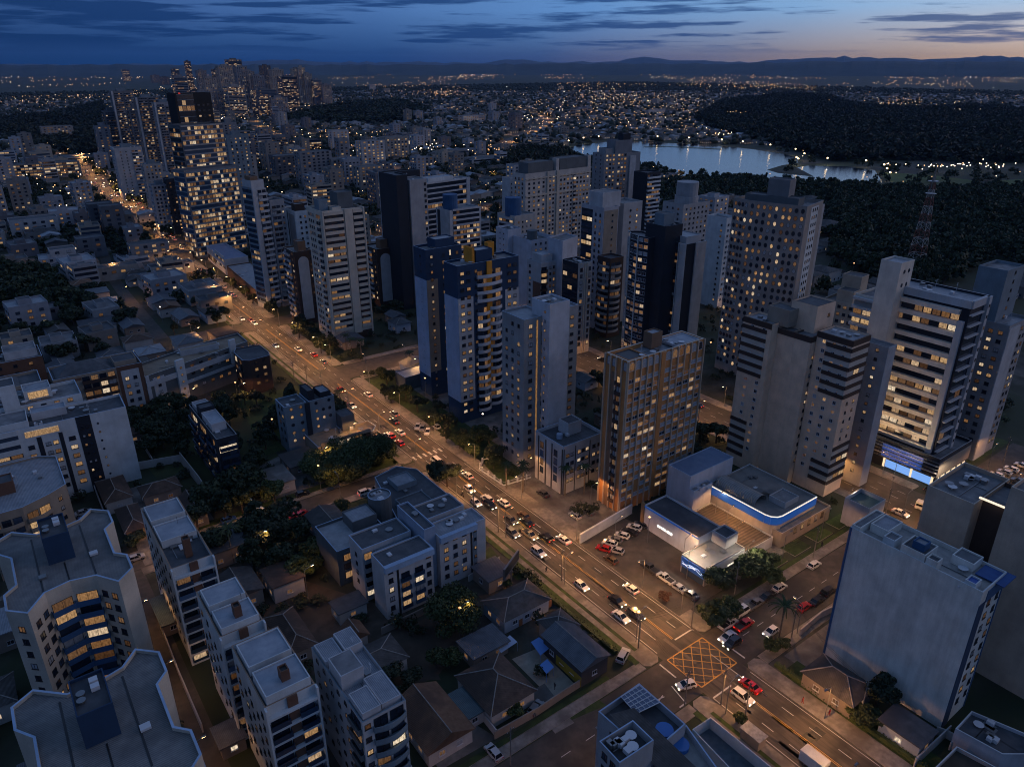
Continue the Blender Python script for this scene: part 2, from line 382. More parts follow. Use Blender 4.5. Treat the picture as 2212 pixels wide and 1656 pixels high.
        for k in range(n):
            x = min(xs) + (max(xs)-min(xs))*r.uniform(.2, .8); y = min(ys) + (max(ys)-min(ys))*r.uniform(.2, .8); z = s.h - .9
            q = r.random(); mb = MB()
            if q < .45: mb.box(-.6, .6, -.45, .45, .1, .9, 0).box(-.5, -.4, -.4, .4, 0, .1, 0).box(.4, .5, -.4, .4, 0, .1, 0); nm = 'roof_machine'
            elif q < .7: mb.cyl(0, 0, 0, .5, .12, n=6).cyl(0, 0, .5, .75, .55, .9, 12); nm = 'dish'
            elif q < .9: mb.box(-1, 1, -.7, .7, 0, .25, 0); nm = 'hatch'
            else: mb.bar((0,0,0), (0,0,3.2), .04).bar((-.5,0,2.6), (.5,0,2.6), .03).bar((-.4,0,3.0), (.4,0,3.0), .03); nm = 'antenna'
            put(nm, mb.mesh(nm, [FRW if r.random() < .5 else METALG]), s.e, (x, y, z), r.choice((0, math.pi/2)))
        return s
    def done(s):
        for part, L in s.parts.items():
            def size(q):
                p = s.M @ Vector((q[1], q[2], q[3])); nrm = s.M.to_3x3() @ Vector((math.sin(q[4]), -math.cos(q[4]), 0))
                v = Vector((0, 0, CAM_H)) - p; return -max(0.0, nrm.dot(v))/v.length**2 - .00002*(hash(q[0][2][-1].name) % 2)/v.length
            L.sort(key=size)
            for T, x, y, z, r in L[:100]: put(part, T[1], s.e, (x, y, z), r)
            if len(L) > 100:
                mats = []; mb = MB()
                for T, x, y, z, r in L[100:]:
                    idx = []
                    for m in T[2]:
                        if m not in mats: mats.append(m)
                        idx.append(mats.index(m))
                    c, q = math.cos(r), math.sin(r); b = len(mb.v)
                    mb.v += [(x + a*c - d*q, y + a*q + d*c, z + e) for a, d, e in T[0].v]
                    mb.f += [tuple(b+i for i in f) for f in T[0].f]; mb.m += [idx[k] for k in T[0].m]
                put(part, mb.mesh(part + 's', mats), s.e, kind='stuff')
        return s
def inset(poly, d):
    n = len(poly); out = []
    for i in range(n):
        a, b, c = Vector(poly[i-1]), Vector(poly[i]), Vector(poly[(i+1) % n])
        u = (b-a).normalized(); v = (c-b).normalized(); n1 = Vector((-u.y, u.x)); n2 = Vector((-v.y, v.x))
        k = n1 + n2; k = k / max(.3, k.dot(n1)); out.append(tuple(b + k*d))
    return out
def B(name, label, N, L, R, h, ang=0.0, crop='', cat='building', fh=2.75, group=None):
    """A block whose near roof corner is N; L and R are its left and right roof corners, or the lengths of those sides in metres."""
    n = P(crop, *N, h); a = rad(ang); ex, ey = Vector((math.cos(a), math.sin(a))), Vector((-math.sin(a), math.cos(a)))
    wl = L if not isinstance(L, tuple) else (P(crop, *L, h) - n).dot(ey)
    wr = R if not isinstance(R, tuple) else (P(crop, *R, h) - n).dot(ex)
    return Bld(name, label, cat, (n.x, n.y), [(0, 0), (wr, 0), (wr, wl), (0, wl)], h, ang, fh, group)
HAZE = 0.000018
# ------------------------------------------------------------------ ground, roads, lake
def ground_mat():
    m, t, b = mat_base('ground_cover'); oc = t.new('ShaderNodeTexCoord').outputs['Object']
    n1 = t.noise(oc, .012, 5, .6); n2 = t.noise(oc, .12, 5, .6); n3 = t.noise(oc, 1.1, 3)
    green = t.mix(n2, (.010, .020, .007), (.030, .046, .014)); town = t.mix(t.maprange(n2, .4, .6), (.030, .028, .022), (.085, .080, .068))
    near = t.math('LESS_THAN', t.vmath('LENGTH', oc), 1500.0)
    c = t.mix(t.maprange(n1, t_lo, t_hi), town, green)
    c = t.mix(t.maprange(n3, .3, .7, .0, .35), c, (.02, .02, .018))
    t.put(b.inputs['Base Color'], c); b.inputs['Roughness'].default_value = .95; return m
t_lo, t_hi = .40, .54
GM = ground_mat()
LAKE = [P('', 1224, 322), P('', 1250, 313), P('', 1316, 306), P('', 1391, 306), P('', 1440, 309), P('', 1530, 313), P('', 1620, 322), P('', 1690, 332), P('', 1722, 341), P('', 1724, 352),
        P('', 1690, 357), P('', 1657, 367), P('', 1680, 374), P('', 1759, 382), P('', 1722, 362), P('', 1745, 358), P('', 1830, 360), P('', 1890, 368), P('', 1907, 395), P('', 1787, 396.5), P('', 1647, 390),
        P('', 1576, 383), P('', 1500, 379), P('', 1470, 380), P('', 1417, 356), P('', 1340, 352), P('', 1280, 344)]
def in_poly(x, y, poly):
    r = False; j = len(poly) - 1
    for i in range(len(poly)):
        a, b = poly[i], poly[j]
        if (a[1] > y) != (b[1] > y) and x < (b[0]-a[0])*(y-a[1])/(b[1]-a[1]) + a[0]: r = not r
        j = i
    return r
g = MB(); g.quad((-30000, -2000, 0), (40000, -2000, 0), (40000, 40000, 0), (-30000, 40000, 0)); setting('ground', g, [GM])
def sheet(name, pts, m, z=.02, kind='structure'):
    mb = MB(); mb.add([(p[0], p[1], z) for p in pts], [tuple(range(len(pts)))]); return setting(name, mb, [m], kind)
def ribbon(cl, w0, w1, z=.02, mb=None, m=0):
    mb = mb or MB(); cl = [Vector(p) for p in cl]; L, Rr = [], []
    for i, p in enumerate(cl):
        d = (cl[min(i+1, len(cl)-1)] - cl[max(i-1, 0)]).normalized(); n = Vector((d.y, -d.x)); L.append(p + n*w0); Rr.append(p + n*w1)
    for i in range(len(cl)-1):
        mb.quad((*L[i], z), (*Rr[i], z), (*Rr[i+1], z), (*L[i+1], z), m)
    return mb
def smooth(pts, n=8):
    out = []; q = [Vector(p) for p in pts]; q = [2*q[0]-q[1]] + q + [2*q[-1]-q[-2]]
    for i in range(1, len(q)-2):
        for k in range(n):
            t_ = k/n; a, b, c, d = q[i-1], q[i], q[i+1], q[i+2]
            out.append(.5*((2*b) + (c-a)*t_ + (2*a-5*b+4*c-d)*t_*t_ + (3*b-a-3*c+d)*t_**3))
    out.append(q[-2]); return out
wm, wt, wb = mat_base('lake_water'); oc = wt.new('ShaderNodeTexCoord').outputs['Object']
bp = wt.new('ShaderNodeBump'); bp.inputs['Strength'].default_value = .22; bp.inputs['Distance'].default_value = .35
wt.put(bp.inputs['Height'], wt.noise(oc, .7, 4)); wt.l.new(bp.outputs[0], wb.inputs['Normal'])
wb.inputs['Base Color'].default_value = (.006, .014, .03, 1); wb.inputs['Roughness'].default_value = .10; wb.inputs['Specular IOR Level'].default_value = .32
sheet('lake_shore', inset(LAKE, 9) if False else [(p[0] + (p[0]-800)*.03, p[1] + (p[1]-640)*.06) for p in LAKE], surf('shore_grass', (.022,.030,.010), (.045,.045,.018), .05, .95), .01)
sheet('lake_water', LAKE, wm, .06)
dk = MB(); ribbon([P('', 1391, 318), P('', 1440, 317), P('', 1500, 320), P('', 1560, 323)], -3, 3, .5, dk); setting('lake_dike', dk, [GRASS])
PARKG = surf('park_lawn', (.05,.085,.015), (.09,.12,.028), .03, .95, c3=(.035,.035,.015))  # greens brightened so the lamplight on the lawn sits in the colour
for q in ([(1765,353),(1830,350),(1850,358),(1760,359)], [(1912,386),(1900,372),(2010,378),(2120,392),(2120,398),(1930,397)], [(1795,403),(1850,399),(2060,399),(2040,408),(1830,412)], [(2140,391),(2212,387),(2300,385),(2300,405),(2150,402)]):
    sheet('park_lawn', [P('', *p) for p in q], PARKG, .03)

X_AV0, X_AV1 = 96.4, 109.0
AVEN = [(102.7, -60), (102.7, 300), (102.7, 350), (103, 402), (105, 440), (108, 502), (113, 560), (122, 640), (126, 720), (128, 847), (133, 970), (150, 1150), (190, 1400), (300, 1800)]
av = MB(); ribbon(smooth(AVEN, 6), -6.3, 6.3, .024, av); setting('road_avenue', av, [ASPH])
SIDE = [('road_cross', [(-60, 71.5), (190, 71.5)], 5.4), ('road_back_avenue', [(198, -80), (198, 330)], 8), ('road_side', [(-40, 178.5), (96.4, 178.5)], 3.2), ('road_middle', [(109, 263.5), (190, 263.5)], 7.2),
        ('road_junction', [(64, 343), (190, 343)], 6.5), ('road_lane', [(13, 60), (13, 175)], 2.3), ('road_lane', [(31.4, 40), (31.4, 112)], 1.6), ('road_far_cross', [(-100, 560), (107, 560)], 4.5),
        ('road_left', [(60, 350), (62, 470), (70, 555)], 3), ('road_far_cross', [(125, 700), (420, 700)], 5), ('road_far_cross', [(-150, 780), (120, 780)], 5), ('road_far_back', [(330, 700), (340, 350), (330, 60)], 5)]
ROADS = []
for n_, cl, hw in SIDE:
    mb = MB(); ribbon(smooth(cl, 4), -hw, hw, .02, mb); setting(n_, mb, [ASPH2]); ROADS.append((cl, hw))
HIGH = smooth([G(1075, 322), G(1110, 300), G(1150, 284), G(1183, 268), G(1176, 256), G(1150, 247), G(1105, 236), G(1050, 225), G(1010, 208), G(985, 196)], 6)
mb = MB(); ribbon(HIGH, -11, 11, .03, mb); setting('road_far_curve', mb, [ASPH2])
HIGH2 = smooth([G(760, 300), G(680, 297), G(600, 290), G(560, 278), G(548, 262), G(560, 247), G(585, 238), G(600, 226)], 6)
mb = MB(); ribbon(HIGH2, -9, 9, .03, mb); setting('road_far_curve', mb, [ASPH2])

FLEFT = smooth([G(90, 322), G(134, 337), G(193, 379), G(246, 432), G(309, 462)], 6)
mb = MB(); ribbon(FLEFT, -6, 6, .03, mb); setting('road_far_left', mb, [ASPH2])
ROADS += [(list(FLEFT), 6), (list(HIGH), 12), (list(HIGH2), 10)]
# pavements with real kerbs: blocks along the avenue, broken at the crossings
def slab(name, x0, x1, y0, y1, m=PAVE, z=.14, ch=0.0):
    mb = MB(); p = [(x0+ch, y0), (x1-ch, y0), (x1, y0+ch), (x1, y1-ch), (x1-ch, y1), (x0+ch, y1), (x0, y1-ch), (x0, y0+ch)] if ch else [(x0,y0),(x1,y0),(x1,y1),(x0,y1)]
    mb.prism(p, -.1, z, 1, capm=0); setting(name, mb, [m, KERB])
for y0, y1 in ((-20, 65.8), (77.2, 174.6), (182.4, 335.5), (350.5, 520)):
    slab('sidewalk', 92.0, 96.3, y0, y1, ch=1.0); slab('lawn_verge', 90.6, 91.9, y0+2, y1-2, GRASS, .16); slab('lawn_verge', 93.3, 94.2, y0+5, y1-4, GRASS, .17)
for y0, y1 in ((-20, 65.8), (77.2, 255), (272, 335.5), (350.5, 520)):
    slab('sidewalk', 109.1, 113.2, y0, y1, ch=1.0)
for x0, x1 in ((-40, 91.8), (113.4, 188)):
    slab('sidewalk', x0, x1, 77.2, 79.6); slab('sidewalk', x0, x1, 63.2, 65.8)
    slab('lawn_verge', x0+3, x1-8, 79.7, 80.9, GRASS, .16)
slab('sidewalk', -20, 91.8, 182.0, 183.6); slab('lawn_verge', 20, 91.8, 183.7, 186.5, GRASS, .16); slab('sidewalk', 15, 91.8, 172.2, 175.2)
for y0, y1 in ((-60, 63), (79.8, 254)): slab('sidewalk', 186.5, 189.9, y0, y1, ch=.6); slab('sidewalk', 206.1, 210, y0, y1, ch=.6)
slab('sidewalk', 113.4, 186, 252.5, 256); slab('sidewalk', 113.4, 186, 271, 274)

# painted markings
PW = surf('road_paint_white', (.40,.40,.38), (.62,.62,.60), 2.5, .8); PY = surf('road_paint_yellow', (.45,.25,.05), (.6,.36,.09), 2.5, .8)
mk = MB()
def line(x0, y0, x1, y1, wd=.14, m=0, z=.034, mb=None):
    a, b = Vector((x0, y0)), Vector((x1, y1)); d = (b-a).normalized(); n = Vector((d.y, -d.x))*wd/2
    (mb or mk).add([(*(a-n), z), (*(a+n), z), (*(b+n), z), (*(b-n), z)], [(0,1,2,3)], m)
for x in (99.6, 105.9):
    y = -20
    while y < 520:
        if not 62 < y < 80: line(x, y, x, y+2.6)
        y += 6
for x in (102.6, 102.95):
    for a, b in ((-20, 62), (80, 172), (184, 254), (273, 335), (352, 500)): line(x, a, x, b, .12, 1)
for x in (96.9, 108.5):
    for a, b in ((-20, 64), (79, 172), (184, 254), (273, 335), (352, 500)): line(x, a, x, b, .12)
for x, a in ((99.6, 82), (105.9, 58), (101.2, 118), (104.3, 118)): line(x, a, x, a+14, .16)
line(103, 79.5, 108.5, 79.5, .35); line(97, 64, 102.4, 64, .35); line(110.8, 67, 110.8, 71, .35); line(95, 72, 95, 76.5, .35)
for x in np.arange(116, 186, 5): line(x, 71.5, x+2.2, 71.5, .12)
for x in np.arange(-20, 78, 6): line(x, 71.5, x+2.2, 71.5, .12)
for y in np.arange(-40, 320, 6): line(198, y, 198, y+2.4, .14); line(194, y, 194, y+2.4, .1); line(202, y, 202, y+2.4, .1)
for k in range(7): line(191+k*2.1, 60, 191+k*2.1, 63.4, .7)
for k in range(6): line(97.4+k*1.9, 182.6, 97.4+k*1.9, 185, .7)
line(89.8, 66.4, 91.6, 66.4, .3); line(91.6, 66.4, 92.6, 71.0, .22)           # arrow head and lane line at the mouth of the cross street
for k, (x, y, dx, dy) in enumerate(((85.5,72.5,1.8,0),(85.5,73.1,1.8,0),(85.5,73.7,1.5,0),(87.3,73.7,0,.9),(83.2,72.3,0,1.5),(83.2,72.3,1.3,0),(84.5,72.3,0,1.4),(83.2,73.8,1.3,0),(81.5,69.4,2.4,.5),(81.5,70.6,2.4,-.5),(81.2,69.2,0,1.6),(86,69.5,3.4,.9),(86,70.6,3.4,-.6))):
    line(x, y, x+dx, y+dy, .2)
setting('road_markings', mk, [PW, PY])
pt = MB(); rp = random.Random(4)
for k in range(90):
    x, y = rp.uniform(97, 107.6), rp.uniform(22, 330); w_, l_ = rp.choice(((1.1, 4), (.8, 9), (2.4, 3), (.5, 14), (3, 2))); pt.add([(x, y, .0285), (min(x+w_, 108.6), y, .0285), (min(x+w_, 108.6), y+l_, .0285), (x, y+l_, .0285)], [(0,1,2,3)], k % 3)
for k in range(26):
    x, y = rp.uniform(98, 108), rp.uniform(26, 250); pt.add([(x+.32*math.cos(i*.785), y+.32*math.sin(i*.785), .031) for i in range(8)], [tuple(range(8))], 2)
setting('road_patches', pt, [surf('patch_dark', (.030,.028,.025), (.05,.046,.04), .8, .8), surf('patch_pale', (.085,.075,.062), (.13,.115,.095), .8, .85), surf('patch_tar', (.014,.014,.014), (.03,.029,.027), 2, .5)])
yb = MB(); bx0, bx1, by0, by1 = 97.2, 108.3, 67.2, 76.4
for q in ((bx0,by0,bx1,by0),(bx1,by0,bx1,by1),(bx1,by1,bx0,by1),(bx0,by1,bx0,by0)): line(*q, .26, 0, .036, yb)
for k in range(-3, 5):
    for sgn in (1, -1):
        c0 = (bx0+bx1)/2 + k*2.75; pts = []
        for tt in np.linspace(by0, by1, 40):
            x = c0 + sgn*(tt - (by0+by1)/2)*1.0
            if bx0 < x < bx1: pts.append((x, tt))
        if len(pts) > 2: line(*pts[0], *pts[-1], .17, 0, .038 + (.002 if sgn > 0 else 0), yb)
setting('road_box_marking', yb, [PY])

# yards, lots and lawns
def pad(name, crop, pts, m, z=.05): sheet(name, [P(crop, *p) for p in pts], m, z)
pad('dirt_lot', 'I', [(0,660),(330,560),(640,700),(400,1000),(130,1090),(0,860)], DIRT)
pad('dirt_lot', 'I', [(640,330),(880,170),(1180,250),(1080,330),(750,430)], DIRT, .055)
pad('yard', 'I', [(960,860),(1150,780),(1440,1060),(1270,1170)], surf('sand_court', (.22,.19,.15), (.33,.29,.23), .5, .95))
pad('yard', 'I', [(370,1600),(640,1310),(850,1440),(430,1680)], YARD); pad('yard', 'I', [(1060,1120),(1200,1040),(1300,1170),(1170,1220)], YARD, .06)
pad('yard', 'I', [(1290,520),(1370,460),(1620,620),(1656,700),(1560,720)], YARD, .055); pad('lawn', 'I', [(1440,580),(1500,560),(1560,620),(1480,650)], GRASS, .075)
pad('lawn', 'I', [(870,1480),(1140,1300),(1240,1370),(930,1570)], GRASS, .06); pad('driveway', 'I', [(1170,1280),(1300,1200),(1420,1330),(1280,1410)], YARD, .07)
pad('lawn', 'I', [(640,1600),(740,1540),(800,1656),(700,1700)], GRASS, .06); pad('lawn', 'I', [(1340,1250),(1560,1130),(1656,1200),(1400,1310)], GRASS, .06)
pad('lawn', 'I', [(735,90),(800,30),(870,120),(810,160)], GRASS, .06); pad('lawn', 'I', [(900,200),(1040,150),(1150,220),(1000,280)], GRASS, .08)
sheet('parking_lot', [(109.3, 84), (131, 84), (131, 104), (127, 120), (109.3, 120)], surf('lot_asphalt', (.065,.056,.046), (.11,.095,.078), .5, .85, c3=(.04,.037,.035)), .16)
sheet('yard', [(113, 120), (131, 120), (131, 160), (113, 160)], YARD, .06)
pad('lawn', 'J', [(760,950),(900,890),(1040,1000),(900,1090)], GRASS, .2)
sheet('lawn', [(113.4, 160), (124, 160), (124, 250), (113.4, 250)], GRASS, .055); sheet('yard', [(118, 165), (150, 165), (150, 250), (118, 250)], YARD, .04)
sheet('parking_lot', [(210.2, 30), (262, 30), (262, 75), (210.2, 75)], ASPH2, .05); sheet('lawn', [(212, 76), (262, 76), (262, 84), (212, 84)], GRASS, .06)
sheet('lawn', [(30, 192), (62, 192), (66, 262), (26, 262)], surf('rough_meadow', (.022,.032,.008), (.045,.055,.014), .25, .95, c3=(.03,.03,.012)), .05)
sheet('yard', [(50, 184), (92, 184), (92, 206), (66, 212), (50, 206)], YARD, .06); sheet('lawn', [(78, 184.5), (91, 184.5), (91, 198), (78, 198)], GRASS, .09)
sheet('lawn', [(60, 214), (95.5, 214), (95.5, 262), (66, 262)], GRASS, .07)
sheet('yard', [(16, 176), (36, 176), (36, 218), (16, 218)], YARD, .045); sheet('yard', [(34, 118), (56, 100), (60, 122), (44, 150), (30, 150)], DIRT, .045)
sheet('yard', [(118, 48), (190, 48), (190, 62.5), (118, 62.5)], YARD, .05); sheet('lawn', [(111.5, 20), (119, 20), (119, 60), (111.5, 60)], GRASS, .07)
sheet('yard', [(131, 84), (150, 84), (150, 98), (131, 98)], PAVE, .1)
for i in range(4): slab('lawn_bed', 140+i*10, 147+i*10, 81.5, 85.5, GRASS, .2)
# ------------------------------------------------------------------ the buildings, near ones first
W_ = wall
whiteP, cream, grey, beige, brown, dgrey = W_((.56,.60,.62)), W_((.52,.46,.38)), W_((.29,.30,.31)), W_((.44,.36,.28)), W_((.20,.12,.075)), W_((.11,.125,.135))
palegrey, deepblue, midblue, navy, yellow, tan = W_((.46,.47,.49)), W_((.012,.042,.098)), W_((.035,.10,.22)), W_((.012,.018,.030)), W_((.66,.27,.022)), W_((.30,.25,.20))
brick, choc, ochre, steel, bluew = W_((.14,.07,.045)), W_((.06,.036,.028)), W_((.52,.23,.075)), W_((.17,.225,.27)), W_((.32,.44,.60))
HI = 'apartment_tower'; LO = 'apartment_block'
# the two octagonal towers at the bottom left
def octo(label, ox, oy, h, roofm, lawn_side):
    poly = [(7,-23),(10,-20),(10,-15),(8.2,-13),(8.2,-3.5),(10,-1.5),(10,3.5),(7,6.5),(4.5,3.5),(1.5,2.6),(-3,2.6),(-7,6.5),(-10,4.5),(-10,-.5),(-8,-3.5),(-8,-13),(-10,-15),(-10,-20),(-7,-23),(-4,-18.6),(0,-17.6),(4,-18.6)]
    s = Bld(HI, label, 'apartment tower', (ox, oy), poly, h, 0, 2.75)
    s.body(cream, roofm, par=.55, pw=.35, capm=bluew)
    for i, (a, b) in ((19, (0, 1)), (20, (0, 1))):     # the concave front with its blue balconies
        s.bal(i, a+.02, b-.02, midblue, .9, .75, None, None, 'n')
    s.win(18, .12, .98, 2, 1.3, 1.3, .12); s.win(21, .02, .88, 2, 1.3, 1.3, .12); s.win(17, .1, .9, 1, 1.2, 1.2, .1)
    s.win(5, .1, .9, 2, 1.2, 1.2, .06); s.win(3, .05, .95, 3, 1.2, 1.2, .06); s.win(12, .1, .9, 2, 1.2, 1.2, .06); s.win(15, .1, .9, 1, 1.2, 1.2, .06); s.win(14, .05, .95, 3, 1.2, 1.2, .06)
    for x in (-4.2, 4.2):
        put('gutter', MB().box(x-.15, x+.15, -17.5, 2, h-.54, h-.50).mesh('gutter', [BLACKM]), s.e)
    put('gutter', MB().box(-.12, .12, -17, -10, h-.54, h-.50).mesh('gutter', [BLACKM]), s.e)
    s.top(-2.4, 2, -9.4, -1.6, 6.2, deepblue, DARKROOF, par=.5, name='lift_tower')
    put('roof_machine', MB().box(0, 1.1, -4, -3, h+4.9, h+5.6).mesh('roof_machine', [FRW]), s.e); put('roof_machine', MB().box(0, 1.1, -5.4, -4.4, h+4.9, h+5.6).mesh('roof_machine', [FRW]), s.e)
    put('dish', MB().cyl(-1.3, -5, h+4.9, h+5.3, .45, .6).mesh('dish', [METALG]), s.e); put('dish', MB().cyl(-1.4, -6.4, h+4.9, h+5.3, .45, .6).mesh('dish', [METALG]), s.e)
    put('hatch', MB().box(4.2, 5.6, -11, -9.8, h-.5, h-.1).mesh('hatch', [FRW]), s.e); put('hatch', MB().box(-4.4, -3.2, -13.5, -12.3, h-.5, h-.1).mesh('hatch', [METALG]), s.e)
    return s
OR = surf('roof_board_grey', (.15,.15,.15), (.24,.235,.225), .6, .8, band=('Y', .9, .35), c3=(.11,.11,.11))
octo('octagonal cream tower with blue balconies, the upper of the two at the bottom left', 0, 151, 30, OR, 1).done()
s = octo('octagonal cream tower with blue roof box, cut by the lower left corner of the photo', -1.2, 102, 30, OR, 0)
s.done()
s = Bld(LO, 'low pale terrace wing with round tables on its roof beside the octagonal tower', 'apartment block', (1, 80), [(0,0),(8,0),(8,10),(5.5,13),(4,13),(0,8)], 27)
s.body(cream, surf('terrace_tiles', (.24,.23,.22), (.33,.32,.30), .8, .8), par=1.2, capm=bluew); s.win(1, .1, .9, 2, 1.3, 1.2, .2)
for x, y in ((5.2, 5.4), (6, 7.6)): put('table', MB().cyl(x, y, 25.8, 26.45, .07).cyl(x, y, 26.45, 26.5, .6).mesh('table', [FRW]), s.e)
s.done()
# row of narrow blocks along the lane
def rowblock(label, N, wl, wr, h, crop, fronts, cols, roofs=True, lp=.1, wal=whiteP):
    s = B(LO, label, N, wl, wr, h, 0, crop, 'apartment block'); L, Wd = s.poly[2][1], s.poly[1][0]
    s.body(wal, DARKROOF, par=1.0, capm=W_((.33,.22,.15))); s.win(3, .04, .96, cols, 1.0, 1.0, lp, skip=.15); s.win(1, .05, .95, cols, 1.0, 1.0, lp, skip=.15)
    s.pan(0, .42, .62, 0, -.01, brick, .35, 'pier'); s.bal(0, .04, .42, palegrey, .9, .25, z0=0.0, z1=h-1, style='g'); s.bal(0, .62, .96, palegrey, .9, .25, z0=0.0, z1=h-1, style='g')
    for k in range(int((h-1)/2.75)+1): s.at('slab', t_box('slab', Wd*1.0, .96, .42, whiteP), 0, Wd/2, k*2.75-.42 if k else 0)
    for a in (.0, 1.0): s.pan(0, a-.02, a+.02, 0, -.02, whiteP, .98, 'pier')
    sec = max(2, int(L/7))
    for k in range(sec):
        y0 = L*(k+.04)/sec; y1 = L*(k+.96)/sec; m = s.rn.choice((METAL, CONC, DMETAL))
        if s.rn.random() < .75: s.top(.5, Wd-.5, y0, y1-1.2, s.rn.uniform(1.6, 2.6), wal, surf('roof_sheet_pale', (.21,.24,.28), (.33,.36,.40), .4, .6, c3=(.15,.17,.20)), par=.25, name='penthouse')
        else: s.clutter(2)
    s.top(Wd*.45, Wd*.62, L*.12, L*.12+1.6, 4.3, brick, BLACKM, name='chimney'); s.clutter(2)
    return s
rowblock('white terraced block with brick piers, farthest of the lane row beside the garden trees', (1260,1380), 27, 8, 24, 'E', 0, 7).done()
rowblock('white narrow block with brown parapet edge, second of the lane row', (230,700), 15, 7.6, 24, 'H', 0, 4).done()
rowblock('white block with brick chimney and glazed balconies, nearest of the lane row', (560,1220), 16.5, 8.2, 24, 'H', 0, 5, lp=.08).done()
s = B(LO, 'slate-grey block with folded metal roofs and bowed lit balconies beside the orange lane', (1280,1330), 20, 7.6, 22, 0, 'H', 'apartment block')
s.body(palegrey, METAL, par=.7, capm=steel); s.win(3, .05, .9, 6, 1.0, 1.0, .14, style='r', skip=.1); s.bal(3, .78, .98, dgrey, .7, .5); s.win(0, .02, .2, 1, 1, 1, .2)
s.bal(0, .22, .96, steel, 1.3, .45, style='c'); s.win(1, .05, .95, 5, 1, 1, .1)
for q, m in (((.3, 3.7, 14.5, 19.4, 1.6), METAL), ((4, 7.3, 14.8, 19.6, 2.0), METAL), ((.4, 4.4, 8.2, 13.2, 3.4), CONC), ((3.9, 7.3, 1.0, 7.6, 1.4), METAL), ((.4, 3.6, .6, 5.6, 1.9), METAL)): s.top(*q, palegrey, m, name='roof_house', par=.05)
s.clutter(5); s.done()

# grey-blue stepped complex in the middle of the lower left
def BN(label, x, y, wr, wl, h, cat='apartment block', name=LO): return Bld(name, label, cat, (x, y), [(0,0),(wr,0),(wr,wl),(0,wl)], h, 0, 2.5)
s = BN('pale blue-grey block with sloped eave and tall windows, nearest part of the stepped complex', 55.6, 122.3, 12.4, 6, 14.6)
s.body(palegrey, DARKROOF, par=.35, capm=bluew); s.pan(0, 0, 1, -1.5, -.02, bluew, .9, 'eave'); s.win(0, .06, .2, 1, 1.1, 1.2, .4, z0=1.2, z1=13); s.pan(0, .25, .29, 0, -1.6, BLACKM, .06, 'strip')
s.bal(0, .32, .52, steel, .5, .6, z0=1.2, z1=12.8, style='g'); s.bal(0, .60, .80, steel, .5, .3, z0=1.2, z1=12.8, style='g'); s.win(0, .83, .98, 1, 1.1, 1.2, .15, z0=1.2, z1=13); s.clutter(1); s.done()
s = BN('pale blue-grey block with a dark flat roof, left rear part of the stepped complex', 54.6, 130.8, 12.6, 7, 14.6)
s.body(palegrey, DARKROOF, par=.45, capm=bluew); s.bal(0, .02, .2, steel, .8, .6, z0=1); s.win(3, .1, .9, 1, 1, 1, .1); s.clutter(2); s.done()
s = BN('low link wing with small lit gaps between the two left blocks of the stepped complex', 57.5, 128.4, 9, 2.3, 13.4); s.body(steel, METAL, par=.2); s.win(3, .1, .9, 1, .9, 1.2, .6); s.done()
s = BN('taller blue stair block in the middle of the stepped complex', 68.1, 126, 3.0, 13, 17, 'stair block', 'stair_tower'); s.body(W_((.26,.33,.44)), DARKROOF, par=.5, capm=bluew); s.clutter(1); s.done()
s = BN('pale grey block with small lit windows, right part of the stepped complex', 71.2, 124.6, 13, 6, 14.6)
s.body(palegrey, METAL, par=.5, capm=bluew); s.pan(0, 0, .78, -1.6, -.02, bluew, .9, 'eave'); s.win(0, .04, .62, 3, 1.15, 1.15, .4, z0=1.2, z1=13); s.pan(0, .66, .70, 0, -1.6, BLACKM, .06, 'strip'); s.pan(0, .72, .8, 0, -1.6, steel, .1, 'strip')
s.win(0, .71, .81, 1, .6, .8, .5, z0=1.2, z1=13, off=.12); s.clutter(3); s.done()
s = BN('pale grey block with smooth grey roof, right rear part of the stepped complex', 71.8, 132.6, 11.5, 7, 14.6); s.body(palegrey, DARKROOF, par=.5, capm=bluew); s.win(1, .1, .9, 2, 1, 1, .2, z0=1, z1=13); s.clutter(2); s.done()
s = BN('low dark terrace house with a pale paved roof behind the stepped complex', 52, 139.5, 14, 13, 10)
s.body(dgrey, surf('pale_terrace', (.22,.23,.24), (.32,.33,.34), .5, .8), par=.8, capm=bluew); s.band(0, .1, .9, dgrey, .6, .3, z0=1, z1=9); s.top(7, 13.6, 6, 12, 3.0, dgrey, METAL, name='penthouse'); s.done()
s = Bld('stair_tower', 'round dark stair tower with pale pipes on top behind the stepped complex', 'stair tower', (69, 150.5), [(3*math.cos(math.pi*i/8), 3*math.sin(math.pi*i/8)) for i in range(16)], 14); s.body(dgrey, METAL, par=.5, capm=bluew); s.clutter(3); s.done()
s = Bld('house', 'dark blue roofed house where the side street meets the avenue', 'house', (70.5, 142), [(0,0),(12,0),(18,6),(18,24),(14,29),(6,27),(3.2,14)], 7.6)
s.body(steel, DARKROOF, par=.5, capm=bluew); s.band(1, .1, .9, steel, .7, .4, z0=1, z1=7); s.top(4, 12, 3, 11, 2.4, steel, DARKROOF, name='penthouse'); s.top(8, 14, 17, 23, 2.0, steel, METAL, name='penthouse'); s.clutter(7); s.done()
